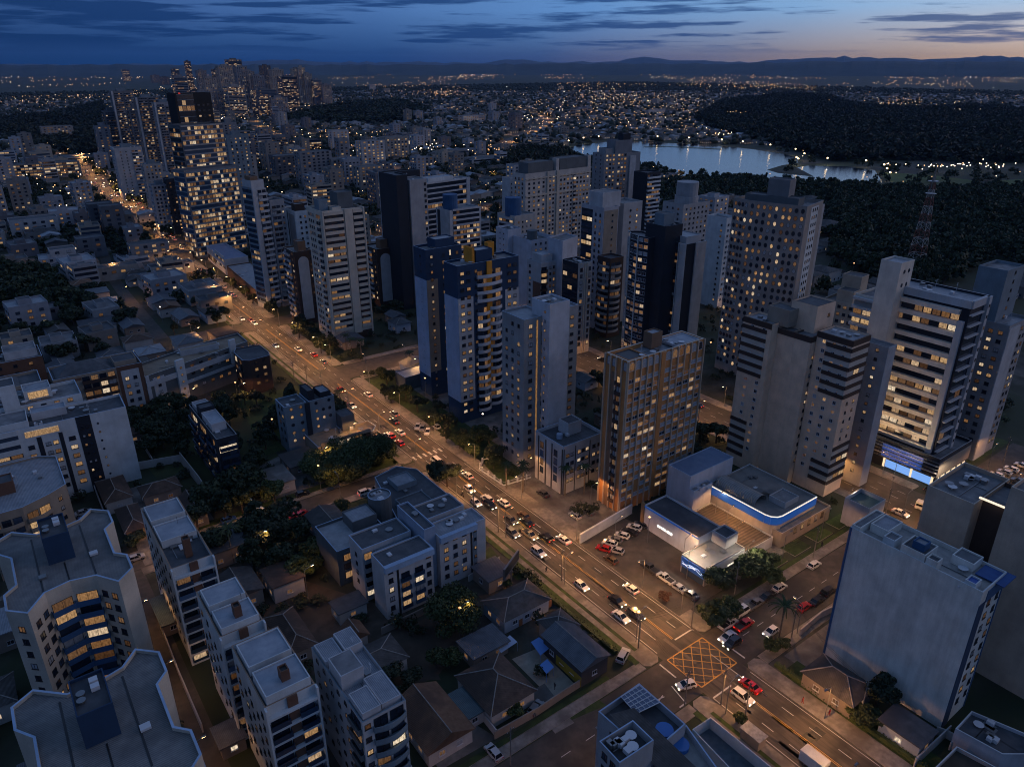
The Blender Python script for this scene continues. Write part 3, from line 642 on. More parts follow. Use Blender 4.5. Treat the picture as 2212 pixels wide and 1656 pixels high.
# narrow dark tower with lit balcony row
s = B(LO, 'narrow dark block with lit balconies and a white roof deck beside the meadow', (270,590), 29, 5.8, 17.5, 0, 'G', 'apartment block')
s.body(navy, DARKROOF, par=.9, capm=METALG); s.bal(3, .05, .3, navy, 1, .85, style='g'); s.bal(3, .4, .62, navy, 1, .85, style='g'); s.bal(3, .7, .92, navy, 1, .85, style='g'); s.bal(0, .08, .92, navy, 1.2, .4, style='g')
s.top(.8, 5, 7, 17, 2.6, palegrey, surf('roof_sheet_pale', (.21,.24,.28), (.33,.36,.40), .4, .6, c3=(.15,.17,.20)), name='penthouse'); s.top(.8, 5, 18, 22, 3.4, navy, DARKROOF); s.top(.8, 5, 23, 28, 2.0, palegrey, METAL, name='penthouse'); s.clutter(3)
put('window', MB().quad((.4,.0,1.0),(5.3,.0,1.0),(5.3,.0,2.9),(.4,.0,2.9)).mesh('window', [LITB]), s.e, (0, -.04, 11.9)); s.done()
s = B(LO, 'small slate-blue tower with scattered round lit windows, left of the avenue lawn', (770,355), 8, 7.2, 16.5, 0, 'G', 'apartment block')
s.body(steel, DARKROOF, par=.6, capm=bluew); s.win(0, .08, .95, 2, 1.1, 1.1, .5, style='o', skip=.1); s.win(3, .2, .9, 2, 1, 1.2, .15); s.clutter(2); s.done()
s = B(LO, 'slate-blue tower wing with dark blue stair slab, joined behind the small slate tower', (950,310), 8, 8.6, 16.5, 0, 'G', 'apartment block')
s.body(steel, DARKROOF, par=.6, capm=bluew); s.win(0, .15, .92, 3, 1.0, 1.1, .45, style='o', skip=.12); s.pan(0, -.16, .02, 0, -.3, navy, .4, 'stair_slab'); s.top(.3, 2.5, 1, 7.5, 4, navy, DARKROOF); s.top(4.5, 8, 1, 7, 2.4, navy, METAL, name='penthouse'); s.done()
s = Bld('restaurant', 'low podium building with glowing roof terrace beside the avenue', 'restaurant', (72, 199), [(0,0),(19,0),(21.5,3),(21,8),(11,8),(11,13),(0,13)], 5.6)
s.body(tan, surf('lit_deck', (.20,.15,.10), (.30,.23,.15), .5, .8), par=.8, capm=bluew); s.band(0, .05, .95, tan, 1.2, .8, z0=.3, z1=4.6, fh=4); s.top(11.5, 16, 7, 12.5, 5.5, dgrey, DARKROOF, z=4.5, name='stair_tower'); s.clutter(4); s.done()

# white slabs at the left edge
s = Bld(LO, 'long white building with dark glass stripes and pierced end wall, left of the meadow', 'apartment block', (-8, 223.5), [(0,0),(33,0),(33,11),(0,11)], 24, -2)
s.body(whiteP, DARKROOF, par=.8, capm=bluew)
for a, b in ((.30, .335), (.46, .49), (.605, .715)): s.pan(0, a, b, 0, -3.4 if a < .6 else -.05, navy, .08, 'glass_stripe')
s.win(0, .62, .70, 2, .7, .8, .35, off=.1); s.win(0, .20, .30, 1, 1.5, 1.2, .30, z1=20); s.win(0, .345, .455, 2, 1.3, 1.1, .32, z1=20); s.win(0, .50, .60, 1, 1.7, 1.2, .42, z1=21)
s.win(0, .745, .78, 1, .5, .6, .4, style='o', z0=3); s.band(0, .0, .18, whiteP, 1.5, .2, z0=6, z1=22); s.win(1, .1, .9, 3, 1, 1, .1)
put('window', MB().box(7.5, 15.6, -.06, 0, 21.1, 22.8).mesh('window', [LITB]), s.e)
s.top(.4, 9, 1, 10, 2.6, whiteP, CONC, name='penthouse'); s.top(10, 18.6, 6, 10.4, 2.4, palegrey, surf('roof_sheet_pale', (.21,.24,.28), (.33,.36,.40), .4, .6, c3=(.15,.17,.20)), name='penthouse'); s.clutter(6); s.done()
s = Bld(LO, 'stepped white building with glowing roof terraces and a tall white lift shaft', 'apartment block', (-14, 238), [(0,0),(30,0),(30,13),(0,13)], 25)
s.body(whiteP, CONC, par=1, capm=bluew); s.top(10.5, 14.5, -1, 6, 8, whiteP, DARKROOF, name='lift_tower')
for x0, x1 in ((1, 9.5), (16, 23)): s.top(x0, x1, 5, 12, 3, whiteP, METAL, name='penthouse'); put('window', MB().box(x0+1, x1-1, 4.9, 5, 24.6, 26.6).mesh('window', [LITW]), s.e)
s.band(0, .0, .35, whiteP, 1.4, .2, z0=16); s.win(0, .5, .95, 4, 1.4, 1.1, .3, z0=14); s.clutter(7); s.done()
s = Bld(LO, 'tan building with brown corner, white window column and dark hipped roof, behind the white building', 'apartment block', (11, 268), [(0,0),(27,0),(27,14),(0,14)], 20)
s.body(tan, DARKROOF, par=1, capm=bluew); s.pan(0, .70, 1, 0, -.05, brick, .1, 'corner'); s.pan(0, .74, .95, 0, -1.6, palegrey, .16, 'window_column'); s.win(0, .75, .94, 2, 1.2, 1.2, .45, off=.18, z1=17.5); s.bal(0, .3, .68, choc, 1.1, .8, z0=3); s.pan(0, 0, .3, -1.9, -.9, brick, .06)
mb = MB(); mb.add([(1,1,19.3),(18,1,19.3),(18,13,19.3),(1,13,19.3),(6,7,22.5),(13,7,22.5)], [(0,1,5,4),(1,2,5),(2,3,4,5),(3,0,4)]); put('hip_roof', mb.mesh('hip_roof', [GREYTILE if 0 else DARKROOF]), s.e); s.top(19, 26, 3, 11, 1.8, tan, DARKROOF, name='penthouse'); s.done()
s = Bld(LO, 'tan building with dark hipped roof cut by the left edge of the photo', 'apartment block', (-22, 268), [(0,0),(30,0),(30,14),(0,14)], 20)
s.body(tan, DARKROOF, par=1, capm=bluew); s.band(0, .05, .95, tan, 1.3, .25); s.pan(0, .72, 1, -1.9, -.9, brick, .3)
mb = MB(); mb.add([(1,1,19.3),(24,1,19.3),(24,13,19.3),(1,13,19.3),(8,7,22.5),(17,7,22.5)], [(0,1,5,4),(1,2,5),(2,3,4,5),(3,0,4)]); put('hip_roof', mb.mesh('hip_roof', [DARKROOF]), s.e); s.done()
s = Bld(LO, 'brown-walled block with white roof boxes at the left edge, below the dark grove', 'apartment block', (-20, 296), [(0,0),(31,0),(31,14),(0,14)], 20)
s.body(brick, CONC, par=1, capm=bluew); s.top(1, 10, 2, 12, 3.5, whiteP, METAL, name='penthouse'); s.top(12, 18, 3, 10, 5, whiteP, CONC, name='penthouse'); s.top(20, 30, 4, 13, 3, palegrey, CONC, name='penthouse'); s.win(0, .05, .95, 6, 1.2, 1.1, .2); s.clutter(5); s.done()
s = Bld(LO, 'brown brick block with curved glowing balconies and blue-grey roof, below the long white building', 'apartment block', (-13, 190), [(0,0),(8,0),(14,3),(18,6),(18,24),(14,27),(0,27)], 18)
s.body(tan, METAL, par=.6, capm=bluew); s.bal(0, .1, .95, tan, 1.3, .6, style='c', z0=2.5); s.bal(1, .05, .95, tan, 1.3, .6, style='c', z0=2.5); s.win(2, .1, .9, 1, 1, 1, .3); s.win(3, .05, .95, 5, 1, 1.1, .2); s.top(3, 7.5, 10, 15, 3.6, brick, DARKROOF, name='chimney_box'); s.clutter(4); s.done()

# long building with lit dotted pier, brown neighbour
s = Bld(LO, 'long low building with white piers of round lamps, left of the avenue', 'apartment block', (38, 268), [(0,0),(41,15),(41,27),(30,25),(10,18),(0,14)], 14.5)
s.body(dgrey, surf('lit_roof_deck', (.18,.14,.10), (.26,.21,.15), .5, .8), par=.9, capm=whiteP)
s.pan(0, .0, .03, 0, -.02, palegrey, .3, 'pier'); s.pan(0, .06, .16, 0, -1.6, palegrey, .16, 'window_column'); s.win(0, .07, .15, 1, 1.2, 1.2, .5, off=.18)
s.pan(0, .27, .345, 0, 2.2+14.5, whiteP, .9, 'pier'); s.win(0, .28, .335, 1, .9, .9, .95, off=.92, style='o', z0=1.2, z1=14); s.pan(0, 0, 1, 10.3, 12.2, palegrey, .5, 'beam'); s.pan(0, .3, .95, 6.5, 7.6, palegrey, .5, 'beam')
s.win(0, .38, .98, 7, 1.5, 1.2, .55); s.pan(0, .80, .86, 8, 17.5, whiteP, .9, 'pier'); s.top(16, 30, 15.5, 18.5, 2.2, palegrey, surf('lit_roof_deck', (.1,.1,.1), (.1,.1,.1)), name='pergola'); s.clutter(4); s.done()
s = Bld(LO, 'dark brown mid-rise with rounded balconies and blue-grey flat roof beside the avenue junction', 'apartment block', (71, 263), [(0,2),(2,0),(10,1),(11,4),(11,15),(2,16),(0,12)], 14)
s.body(choc, DARKROOF, par=.4, capm=bluew); s.win(1, .1, .9, 2, 1.3, 1.2, .5); s.bal(6, .1, .9, choc, .9, .2, style='c'); s.win(3, .1, .9, 3, 1, 1, .4); s.done()

# right of the avenue: towers
s = B(HI, 'brown tower with pale ribs, arched top windows and a sunken roof court', (275,290), 8.3, 29.3, 45.5, 0, 'K', 'apartment tower', 2.72)
s.body(ochre, METAL, par=1.2, pw=.5, capm=cream); RB = W_((.56,.43,.31)); s.palep = .5; s.rib(0, .0, .4, 6, RB, .32, .4); s.rib(0, .46, 1, 7, RB, .32, .4); s.pan(0, .405, .455, 0, -.1, ochre, .6, 'pilaster')
for a, b, n in ((.01, .39, 5), (.47, .99, 6)):
    s.win(0, a, b, n, 2.3, 1.15, .30, z1=41.5, fr=FRW, skip=.02); s.win(0, a, b, n, 1.9, 2.4, .35, z0=41.6, z1=44.4, style='r', fr=FRW, fh=2.8)
s.rib(3, .0, 1, 5, RB, .4, .4); s.bal(3, .53, .76, choc, .8, .5, z1=41.5); s.win(3, .04, .5, 2, 1.3, 2.4, .1, z0=41.6, z1=44.4, style='r', fh=2.8); s.win(3, .78, .98, 1, 1.3, 2.4, .1, z0=41.6, z1=44.4, style='r', fh=2.8); s.pan(3, .3, .5, 0, 41, brown, .2, 'pilaster')
s.win(1, .1, .9, 3, 1.3, 1.2, .2)
s.top(1, 7.5, .9, 7.4, 2.2, ochre, BLACKM, z=43.2, name='roof_court'); s.top(13, 17, 4.5, 7.6, 4.4, brown, METAL); s.top(19, 28.4, .9, 7.4, .8, palegrey, surf('roof_sheet_pale', (.21,.24,.28), (.33,.36,.40), .4, .6, c3=(.15,.17,.20)), name='roof_deck'); s.clutter(6)
s.done()
s = B(HI, 'slim grey tower with small lit windows, left block under the blue-white shaft', (1050,1365), 10.7, 8.9, 48.8, 0, 'B', 'apartment tower', 2.8)
s.body(grey, METAL, par=.6, capm=bluew); s.win(3, .08, .9, 3, 1.0, 1.1, .38, skip=.1); s.win(0, .08, .45, 1, 1.3, 1.2, .5); s.win(0, .62, .98, 1, 1.5, 1.2, .85); s.pan(0, .5, .56, 3, -1, lit('lit_strip', (1,.5,.17), (1,.5,.17), .35, .36), .12, 'light_strip')
s.win(1, .1, .9, 3, 1, 1.1, .3); s.done()
s = B('apartment_tower', 'tall blank blue-white lift shaft standing out of the slim grey tower', (1240,1250), 8.2, 7.4, 53, 0, 'B', 'tower shaft', 2.8)
s.body(W_((.50,.53,.58)), CONC, par=.6, capm=bluew); s.win(3, .55, .95, 1, .7, .9, .4, style='o', z0=4); s.clutter(2); s.done()
s = B(HI, 'grey right wing of the slim tower behind the blue-white shaft', (1350,1275), 9, 5.6, 47, 0, 'B', 'apartment tower', 2.8)
s.body(grey, METAL, par=.6, capm=bluew); s.win(0, .3, .8, 1, 1.4, 1.0, .45); s.win(1, .1, .9, 3, 1, 1.1, .3); s.done()
BT = dict(cat='apartment tower', fh=2.72)
s = B(HI, 'dark blue and white tower with a yellow stripe between bowed white balconies', (555,970), 8.3, 24.6, 55.9, 0, 'B', **BT)
s.body(deepblue, CONC, par=.8, capm=bluew); s.pan(3, 0, 1, 8, 45, W_((.34,.42,.56)), .12); s.pan(0, 0, .24, 8, 45, palegrey, .12); s.pan(0, .77, 1, 12, 45, palegrey, .12)
s.win(0, .02, .22, 2, 1.4, 1.1, .45, off=.14); s.win(0, .79, .98, 2, 1.4, 1.1, .35, off=.14); s.win(0, .26, .32, 1, 1, 1.1, .1, off=.02); s.pan(0, .46, .54, 12, -.05, yellow, .5, 'yellow_stripe')
s.bal(0, .30, .50, W_((.52,.54,.58)), 1.5, .35, z0=2.8, z1=42, style='c'); s.bal(0, .50, .70, W_((.52,.54,.58)), 1.5, .35, z0=4.0, z1=42, style='c'); s.bal(0, .30, .70, W_((.52,.54,.58)), 1.6, .3, z0=42.6, z1=54.4, style='c')
s.top(9, 15.5, 2.5, 7.5, 4.2, deepblue, METAL); s.pan(2, .35, .40, -0.9, 59, yellow, .3, 'yellow_stripe'); s.top(7.4, 8.4, 2.5, 7.5, 5.2, yellow, yellow, name='yellow_frame'); s.top(15.8, 18.4, 5.5, 7.5, 5.4, yellow, yellow, name='yellow_frame'); s.clutter(4)
s.win(1, .1, .9, 2, 1.2, 1.1, .2); s.done()
s = B(HI, 'dark blue and white rear wing with stacked lit kitchens, left of the yellow striped tower', (320,850), 8.4, 15, 55.9, 0, 'B', **BT)
s.body(deepblue, CONC, par=.8, capm=bluew); s.pan(3, 0, 1, 8, 45, W_((.34,.42,.56)), .12); s.pan(0, 0, .3, 10, 45, tan, .12); s.win(0, .05, .25, 1, .9, 1, .7, off=.14); s.win(0, .42, .55, 1, 1, 1.2, .6); s.win(0, .62, .72, 1, .8, 2, .5); s.win(0, .78, .95, 1, 1.1, 1.2, .6); s.win(3, .3, .8, 1, .8, .9, .1)
s.top(5, 13, 1.5, 7, 3.6, deepblue, METAL); s.clutter(2); s.done()
LB = W_((.60,.53,.44))
s = B(HI, 'cream tower with stacked horizontal balcony beams and a tall plain pier, at the avenue corner', (710,400), 16, 19.5, 58.7, 0, 'A', **BT)
s.body(LB, CONC, par=1, capm=cream); s.band(0, .05, .50, LB, 1.35, .25, z0=5, z1=56.5, d=.6); s.band(0, .73, .96, LB, 1.35, .2, z0=5, z1=56.5, d=.6); s.pan(0, .52, .71, 3, -.02, LB, .8, 'pier'); s.rib(0, 0.02, .98, 2, LB, .6, .8)
s.win(3, .1, .5, 3, 1.1, 1.2, .14); s.bal(3, .62, .9, LB, .8, .2); s.top(1, 5, 4, 9, 5, steel, DARKROOF); s.top(10, 17, 5, 13, 7, dgrey, DARKROOF); s.top(5.5, 9.5, 1, 6, 1.8, LB, CONC); s.pan(0, 0, 1, 0, 3.4, choc, .3, 'podium_front'); s.clutter(4); s.done()
s = B(HI, 'slim tower with framed roof loggia and pale pier, left of the arched brown tower', (200,240), 9.2, 7.6, 60, 12, 'A', **BT)
s.body(W_((.42,.42,.43)), DARKROOF, par=1, capm=palegrey); s.band(3, .05, .95, steel, 1.0, .1, d=.15, gm=GLASSB); s.pan(0, 0, .32, 0, -.02, palegrey, .5, 'pier'); s.bal(0, .36, .98, palegrey, 1.2, .15); s.top(0.2, 7, .3, 8.6, 5, palegrey, DARKROOF, name='roof_frame'); s.top(1, 5, 2, 7, 6.6, brown, DARKROOF); s.done()
s = B(HI, 'grey tower back wing with curved balconies, behind the slim framed tower', (330,320), 9, 8, 54, 12, 'A', **BT)
s.body(W_((.30,.31,.33)), DARKROOF, par=1, capm=palegrey); s.bal(0, .1, .7, grey, 1.1, .2, style='c'); s.win(0, .75, .95, 1, .9, 1, .4); s.win(3, .1, .9, 3, 1, 1.2, .15); s.done()
def arch(label, N, wl, wr, h, crop):
    s = B(HI, label, N, wl, wr, h, 0, crop, **BT); s.body(choc, CONC, par=.7, capm=cream); L = wr; r = L*.30; H1 = h-2.6
    n = 10; pts = [(-r, 2.5), (r, 2.5)] + [(r*math.cos(math.pi*i/n), H1-r + r*math.sin(math.pi*i/n)) for i in range(n+1)]
    mb = MB(); mb.add([(x, -.14, z_) for x, z_ in pts], [tuple(range(len(pts)))], 0)
    for a, b in zip(pts, pts[1:] + pts[:1]): mb.add([(a[0],-.14,a[1]),(a[0],0,a[1]),(b[0],0,b[1]),(b[0],-.14,b[1])], [(0,1,2,3)], 0)
    put('arch_panel', mb.mesh('arch_panel', [palegrey]), s.e, (L*.48, 0, 0)); s.win(0, .86, .98, 1, .7, 1.0, .15)
    s.bal(3, .06, .3, palegrey, .7, .3); s.bal(3, .4, .62, palegrey, .7, .3); s.win(3, .68, .95, 1, 1.2, 1.2, .5); s.top(L*.35, L*.8, 2, 7, 5, brown, CONC); return s
arch('dark brown tower with a tall pale arch, left of the cream beam tower', (510,700), 13.5, 8.4, 35.5, 'A').done()
arch('dark brown tower with a tall pale arch, half hidden right behind the cream beam tower', (1120,680), 14, 9.5, 30, 'A').done()
s = B(HI, 'white tower with dark slit and a few lit windows behind the first arched brown tower', (515,400), 17, 10, 48, 0, 'A', **BT)
s.body(whiteP, DARKROOF, par=.8, capm=palegrey); s.win(3, .05, .3, 1, .8, 1, .1); s.pan(3, .36, .42, 0, -1, navy, .06, 'slit'); s.pan(3, .5, .95, 3, -2, grey, .1); s.win(0, .15, .9, 3, 1.0, 1.1, .22); s.top(2, 7, 4, 9, 3.6, choc, CONC); s.done()
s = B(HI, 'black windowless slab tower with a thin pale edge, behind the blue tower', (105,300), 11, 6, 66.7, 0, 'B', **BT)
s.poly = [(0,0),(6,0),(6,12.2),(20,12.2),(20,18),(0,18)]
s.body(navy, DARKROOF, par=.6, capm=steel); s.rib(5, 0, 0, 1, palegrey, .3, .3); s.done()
s = B(HI, 'pale concrete tower with two columns of small lit windows, against the black slab tower', (205,335), 11.6, 9.5, 64, 0, 'B', **BT)
s.body(W_((.36,.36,.37)), CONC, par=.5, capm=palegrey); s.win(3, .1, .95, 2, 1.2, 1.2, .62); s.win(0, .78, .98, 1, 1.2, 1.4, .08); s.clutter(1); s.done()
s = B('office_tower', 'wide office slab with white floor bands and a white end wall, behind the concrete tower', (320,355), 9, 34, 52, 8, 'B', 'office building', 3.0)
s.body(palegrey, CONC, par=.8, capm=palegrey); s.band(0, .03, .92, palegrey, .9, .25, d=.5); s.pan(0, .92, 1, 0, -.02, palegrey, .7, 'end_wall'); s.win(3, .1, .9, 2, 1.2, 1.2, .1); s.top(3, 22, 1, 8, 3.0, whiteP, METAL); s.clutter(4); s.done()
s = B(HI, 'white and glass block carrying a round blue tank before the office slab', (500,560), 14, 20, 44, 0, 'B', **BT)
s.body(palegrey, CONC, par=.8, capm=palegrey); s.pan(3, .1, .3, 0, -1, navy, .06, 'slit'); s.band(0, .1, .95, palegrey, 1.0, .45, seg=2); s.tank(5.5, 8, 4, 8, midblue); s.done()
s = B('apartment_tower', 'lower pale block carrying the other round blue water tank, left of the classical tower', (980,600), 15, 15, 38, 4, 'B', **BT)
s.body(W_((.42,.40,.38)), CONC, par=.8, capm=palegrey); s.band(3, .1, .9, palegrey, 1.2, .2); s.win(0, .1, .9, 4, 1, 1, .3); s.tank(4, 6, 4.6, 10, midblue); s.done()
CL = W_((.48,.45,.42))
s = B(HI, 'broad pale classical tower with moulded cornice and dark mansard roof, in front of the lake', (1060,290), 12, 57, 54, 4, 'B', **BT)
s.body(CL, DARKROOF, par=1, capm=cream); s.win(3, .1, .9, 3, 1.2, 1.4, .25)
for a, b, n in ((.02, .30, 4), (.34, .44, 2), (.5, .72, 4), (.76, .98, 4)): s.win(0, a, b, n, 1.6, 1.3, .26)
s.pan(0, .31, .335, 0, -.02, cream, .8, 'pilaster'); s.pan(0, .455, .49, 0, -.02, cream, .8, 'pilaster'); s.bal(0, .72, .77, CL, .9, .2); s.pan(0, 0, 1, 40, 41, cream, .7, 'cornice'); s.pan(0, 0, 1, -3.6, -2.9, cream, .7, 'cornice')
s.top(3, 24, 1, 10, 7, dgrey, DARKROOF, name='mansard'); s.top(30, 54, 1, 11, 7.6, dgrey, DARKROOF, name='mansard'); s.top(26, 28.5, .3, 4, 8, CL, CONC, name='chimney_box'); s.top(54.4, 57, .3, 4, 8, CL, CONC, name='chimney_box'); s.done()
s = B(HI, 'small white block with a bright lit stair window, just left of the classical tower', (945,320), 9, 16, 46, 0, 'B', **BT)
s.body(palegrey, CONC, par=.8, capm=palegrey); s.win(0, .02, .3, 2, .8, .9, .4); s.win(0, .38, .88, 1, 6, 1.4, .8, z0=20); s.done()
s = B(HI, 'tall dark grey tower with rows of bright lit windows standing against the lake', (290,130), 14, 30, 60, -8, 'C', **BT)
s.body(W_((.24,.25,.27)), DARKROOF, par=1, capm=steel); s.win(0, .03, .3, 3, 1.5, 1.3, .6); s.win(0, .36, .62, 3, 1.7, 1.4, .75); s.pan(0, .70, .86, 0, -2, palegrey, .8, 'pier'); s.win(3, .1, .9, 2, 1, 1, .2); s.top(3, 10, 3, 11, 4, grey, DARKROOF); s.top(10, 24, 2, 12, 9, W_((.2,.21,.23)), DARKROOF); s.top(17, 23, 3, 9, 13, navy, DARKROOF); s.done()
s = B(HI, 'narrow dark tower with white balcony rims, right beside the tall tower at the lake', (575,255), 12, 13, 50, 0, 'C', **BT)
s.body(navy, DARKROOF, par=1, capm=steel); s.bal(0, .05, .95, whiteP, 1.3, .3); s.done()
s = B(HI, 'white tower with two columns of rounded windows beside a strip of dark glass', (285,490), 14.7, 1.2, 57, 0, 'C', **BT)
s.poly = [(0,0),(9.2,0),(9.2,14.7),(0,14.7)]
s.body(W_((.38,.39,.43)), CONC, par=.8, capm=palegrey); s.band(3, .02, .52, navy, .8, .35, d=.15, gm=GLASSB); s.win(3, .56, .96, 2, 1.1, 1.5, .06, style='r'); s.pan(0, .05, .95, 0, -1.5, tan, .1); s.win(0, .4, .8, 1, 1.0, 1.1, .2, off=.12, style='o'); s.top(1, 12, 2, 11, 7, palegrey, CONC); s.done()
s = B(HI, 'rounded pale grey tower with small round windows behind the white rounded-window tower', (420,460), 12, 12, 57, 0, 'C', **BT)
s.body(W_((.40,.40,.41)), CONC, par=.8, capm=palegrey); s.win(0, .2, .9, 2, 1.2, 1.2, .12, style='o'); s.win(3, .1, .9, 2, 1, 1, .1); s.done()
s = B(HI, 'black and glass tower with white vertical fins and a tall black shaft', (840,735), 12, 12, 50, 0, 'C', **BT)
s.poly = [(0,0),(12,0),(12,14),(0,14)]
s.body(navy, CONC, par=.8, capm=palegrey); s.win(3, .02, .74, 5, 1.7, 1.2, .42, fr=FRD); s.rib(3, .16, .74, 4, whiteP, .28, .5); s.pan(3, .78, 1, 0, -.02, W_((.5,.5,.5)), .5, 'white_pier'); s.pan(0, .45, .95, 0, -.02, W_((.48,.47,.46)), .5, 'end_wall'); s.top(2, 11, 2, 12, 3.2, palegrey, METAL, name='penthouse'); s.done()
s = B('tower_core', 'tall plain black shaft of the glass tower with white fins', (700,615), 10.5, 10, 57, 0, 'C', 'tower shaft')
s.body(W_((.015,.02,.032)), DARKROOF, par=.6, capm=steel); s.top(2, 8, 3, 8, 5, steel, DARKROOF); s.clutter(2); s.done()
s = B(HI, 'curved dark glass wing with thin white fins, left of the plain black shaft', (590,690), 12.5, 3, 52, -6, 'C', **BT)
s.poly = [(0,0),(6,0),(6,12),(1.6,14.6),(-1.0,10.5),(-1.3,5)]
s.body(navy, CONC, par=.8, capm=palegrey)
for i in (3, 4, 5): s.win(i, .04, .96, 2, 1.9, 1.5, .35, fr=FRW); s.rib(i, 0, 0, 1, whiteP, .28, .5)
s.done()
s = B(HI, 'massive grey concrete tower with dense oval windows, many of them lit', (1650,480), 26, 17, 69, 14, 'C', **BT)
s.poly = [(0,0),(17,0),(17,26),(1.5,28),(-.8,21),(-1.2,9)]
OV = W_((.30,.27,.25))
s.body(OV, CONC, par=1.2, capm=steel); s.win(3, .05, .95, 4, 1.3, 1.6, .2, style='o'); s.win(4, .02, .98, 5, 1.25, 1.7, .34, style='o'); s.win(5, .02, .98, 4, 1.25, 1.7, .34, style='o')
s.pan(0, .28, .72, 0, -1.2, whiteP, .12); s.win(0, .32, .70, 3, .9, 1.1, .1, off=.14); s.top(5, 11, 9, 17, 8.5, W_((.2,.2,.21)), DARKROOF); s.top(2, 8, 4, 24, 2.8, dgrey, DARKROOF, name='penthouse'); s.clutter(6); s.done()
s = Bld(HI, 'plain grey flank fixed to the right side of the massive oval-window tower', 'apartment tower', (255.5, 155), [(0,0),(8.5,0),(8.5,14),(0,14)], 66.5, 14)
s.body(W_((.34,.34,.35)), CONC, par=.5); s.win(0, .3, .6, 1, .9, 1, .1); s.done()
BE = W_((.76,.56,.41)); ST = choc
s = B(HI, 'beige tower with chocolate balcony stripes, right half, set back beside the twin piers', (285,850), 10.4, 8.6, 48, 0, 'D', **BT)
s.body(BE, METAL, par=.6, capm=ST)
for a, b in ((0, 1),): s.pan(0, 0, 1, -1.7, -.05, ST, .15, 'stripe'); s.pan(3, .0, 1, -1.7, -.05, ST, .15, 'stripe')
s.band(0, 0, 1, ST, 1.1, .12, z0=31, z1=46, gm=W_((.5,.46,.41))); s.band(3, .3, 1, ST, 1.1, .12, z0=31, z1=46, gm=W_((.5,.46,.41))); s.band(0, 0, 1, ST, 1.1, .12, z0=4, z1=14, gm=W_((.5,.46,.41))); s.band(3, .45, 1, ST, 1.1, .12, z0=4, z1=11, gm=W_((.5,.46,.41)))
s.win(3, .08, .95, 3, 1.0, 1.1, .16, z0=6, z1=46, off=.02, fr=FRW); s.win(0, .15, .9, 2, .8, .9, .15, z0=14, z1=31); s.clutter(3); s.done()
s = B(HI, 'beige tower with chocolate balcony stripes, left half beyond the twin piers', (1160,60), 9.7, 7.2, 48, 0, 'K', **BT)
s.body(BE, METAL, par=.6, capm=ST); s.pan(3, 0, 1, -1.7, -.05, ST, .15, 'stripe'); s.band(3, 0, .85, ST, 1.1, .05, z0=31, z1=46, gm=W_((.5,.46,.41))); s.band(3, 0, .6, ST, 1.1, .05, z0=4, z1=15, gm=W_((.5,.46,.41)))
s.win(3, .15, .95, 2, 1.0, 1.1, .12, z0=6, z1=46, fr=FRW); s.top(3, 8, -3, 4, 5, tan, DARKROOF, name='roof_house'); s.clutter(4); s.done()
for lb, N_, wd in (('tall plain beige pier, left of the pair on the striped tower', (1300,110), 6), ('tall plain beige pier, right of the pair on the striped tower', (1400,140), 6)):
    s = B('tower_pier', lb, N_, wd, 6, 46.5, 0, 'K', 'tower pier', 2.72); s.body(BE, CONC, par=.4, capm=ST); s.pan(3, 0, 1, -1.7, -.05, ST, .12, 'stripe'); s.pan(0, 0, 1, -1.7, -.05, ST, .12, 'stripe'); s.win(0, .15, .9, 2, .8, 1, .45, z0=6, z1=43); s.done()
s = Bld(HI, 'stepped beige roof storey with dark caps on top of the striped tower', 'roof storey', (183, 106), [(0,0),(9,0),(9,8),(0,8)], 54); s.body(BE, DARKROOF, par=.5, capm=ST); s.win(0, .5, .9, 1, 1, 1, .3, z0=49); s.done()
s = B(HI, 'grey slab wing with small lit windows, right behind the striped beige tower', (470,885), 7, 3.9, 44, 0, 'D', **BT)
s.poly = [(0,0),(4.2,0),(4.2,9),(0,9)]
s.body(W_((.33,.33,.34)), CONC, par=.4); s.win(3, .15, .85, 2, .9, .9, .75, z0=3); s.pan(0, 0, 1, 0, -.02, W_((.38,.40,.43)), .1); s.done()
# office tower with lit floor slabs
OW = W_((.66,.60,.52))
s = B('office_tower', 'office tower with stacked pale floor slabs glowing from below over a blue-lit podium', (915,640), 22.4, 9.8, 56, 0, 'D', 'office building', 3.25)
s.body(navy, METAL, par=.7, pw=.4, capm=palegrey); s.pan(3, 0, 1, -2.2, -.02, palegrey, .5, 'fascia'); s.pan(0, 0, 1, -2.2, -.02, palegrey, .5, 'fascia')
s.band(3, 0, .9, OW, 1.25, .42, z0=9.5, z1=52, d=1.3, seg=2.4); s.band(0, 0, .72, palegrey, .35, .1, z0=9.5, z1=52, d=.9); s.pan(0, .84, 1, 0, -.02, palegrey, 1.0, 'pier'); s.win(0, .86, .98, 1, .7, .8, .1, off=1.02, fr=FRD); s.pan(3, .9, .97, 9, -6, palegrey, 1.2, 'pier'); s.clutter(5); s.done()
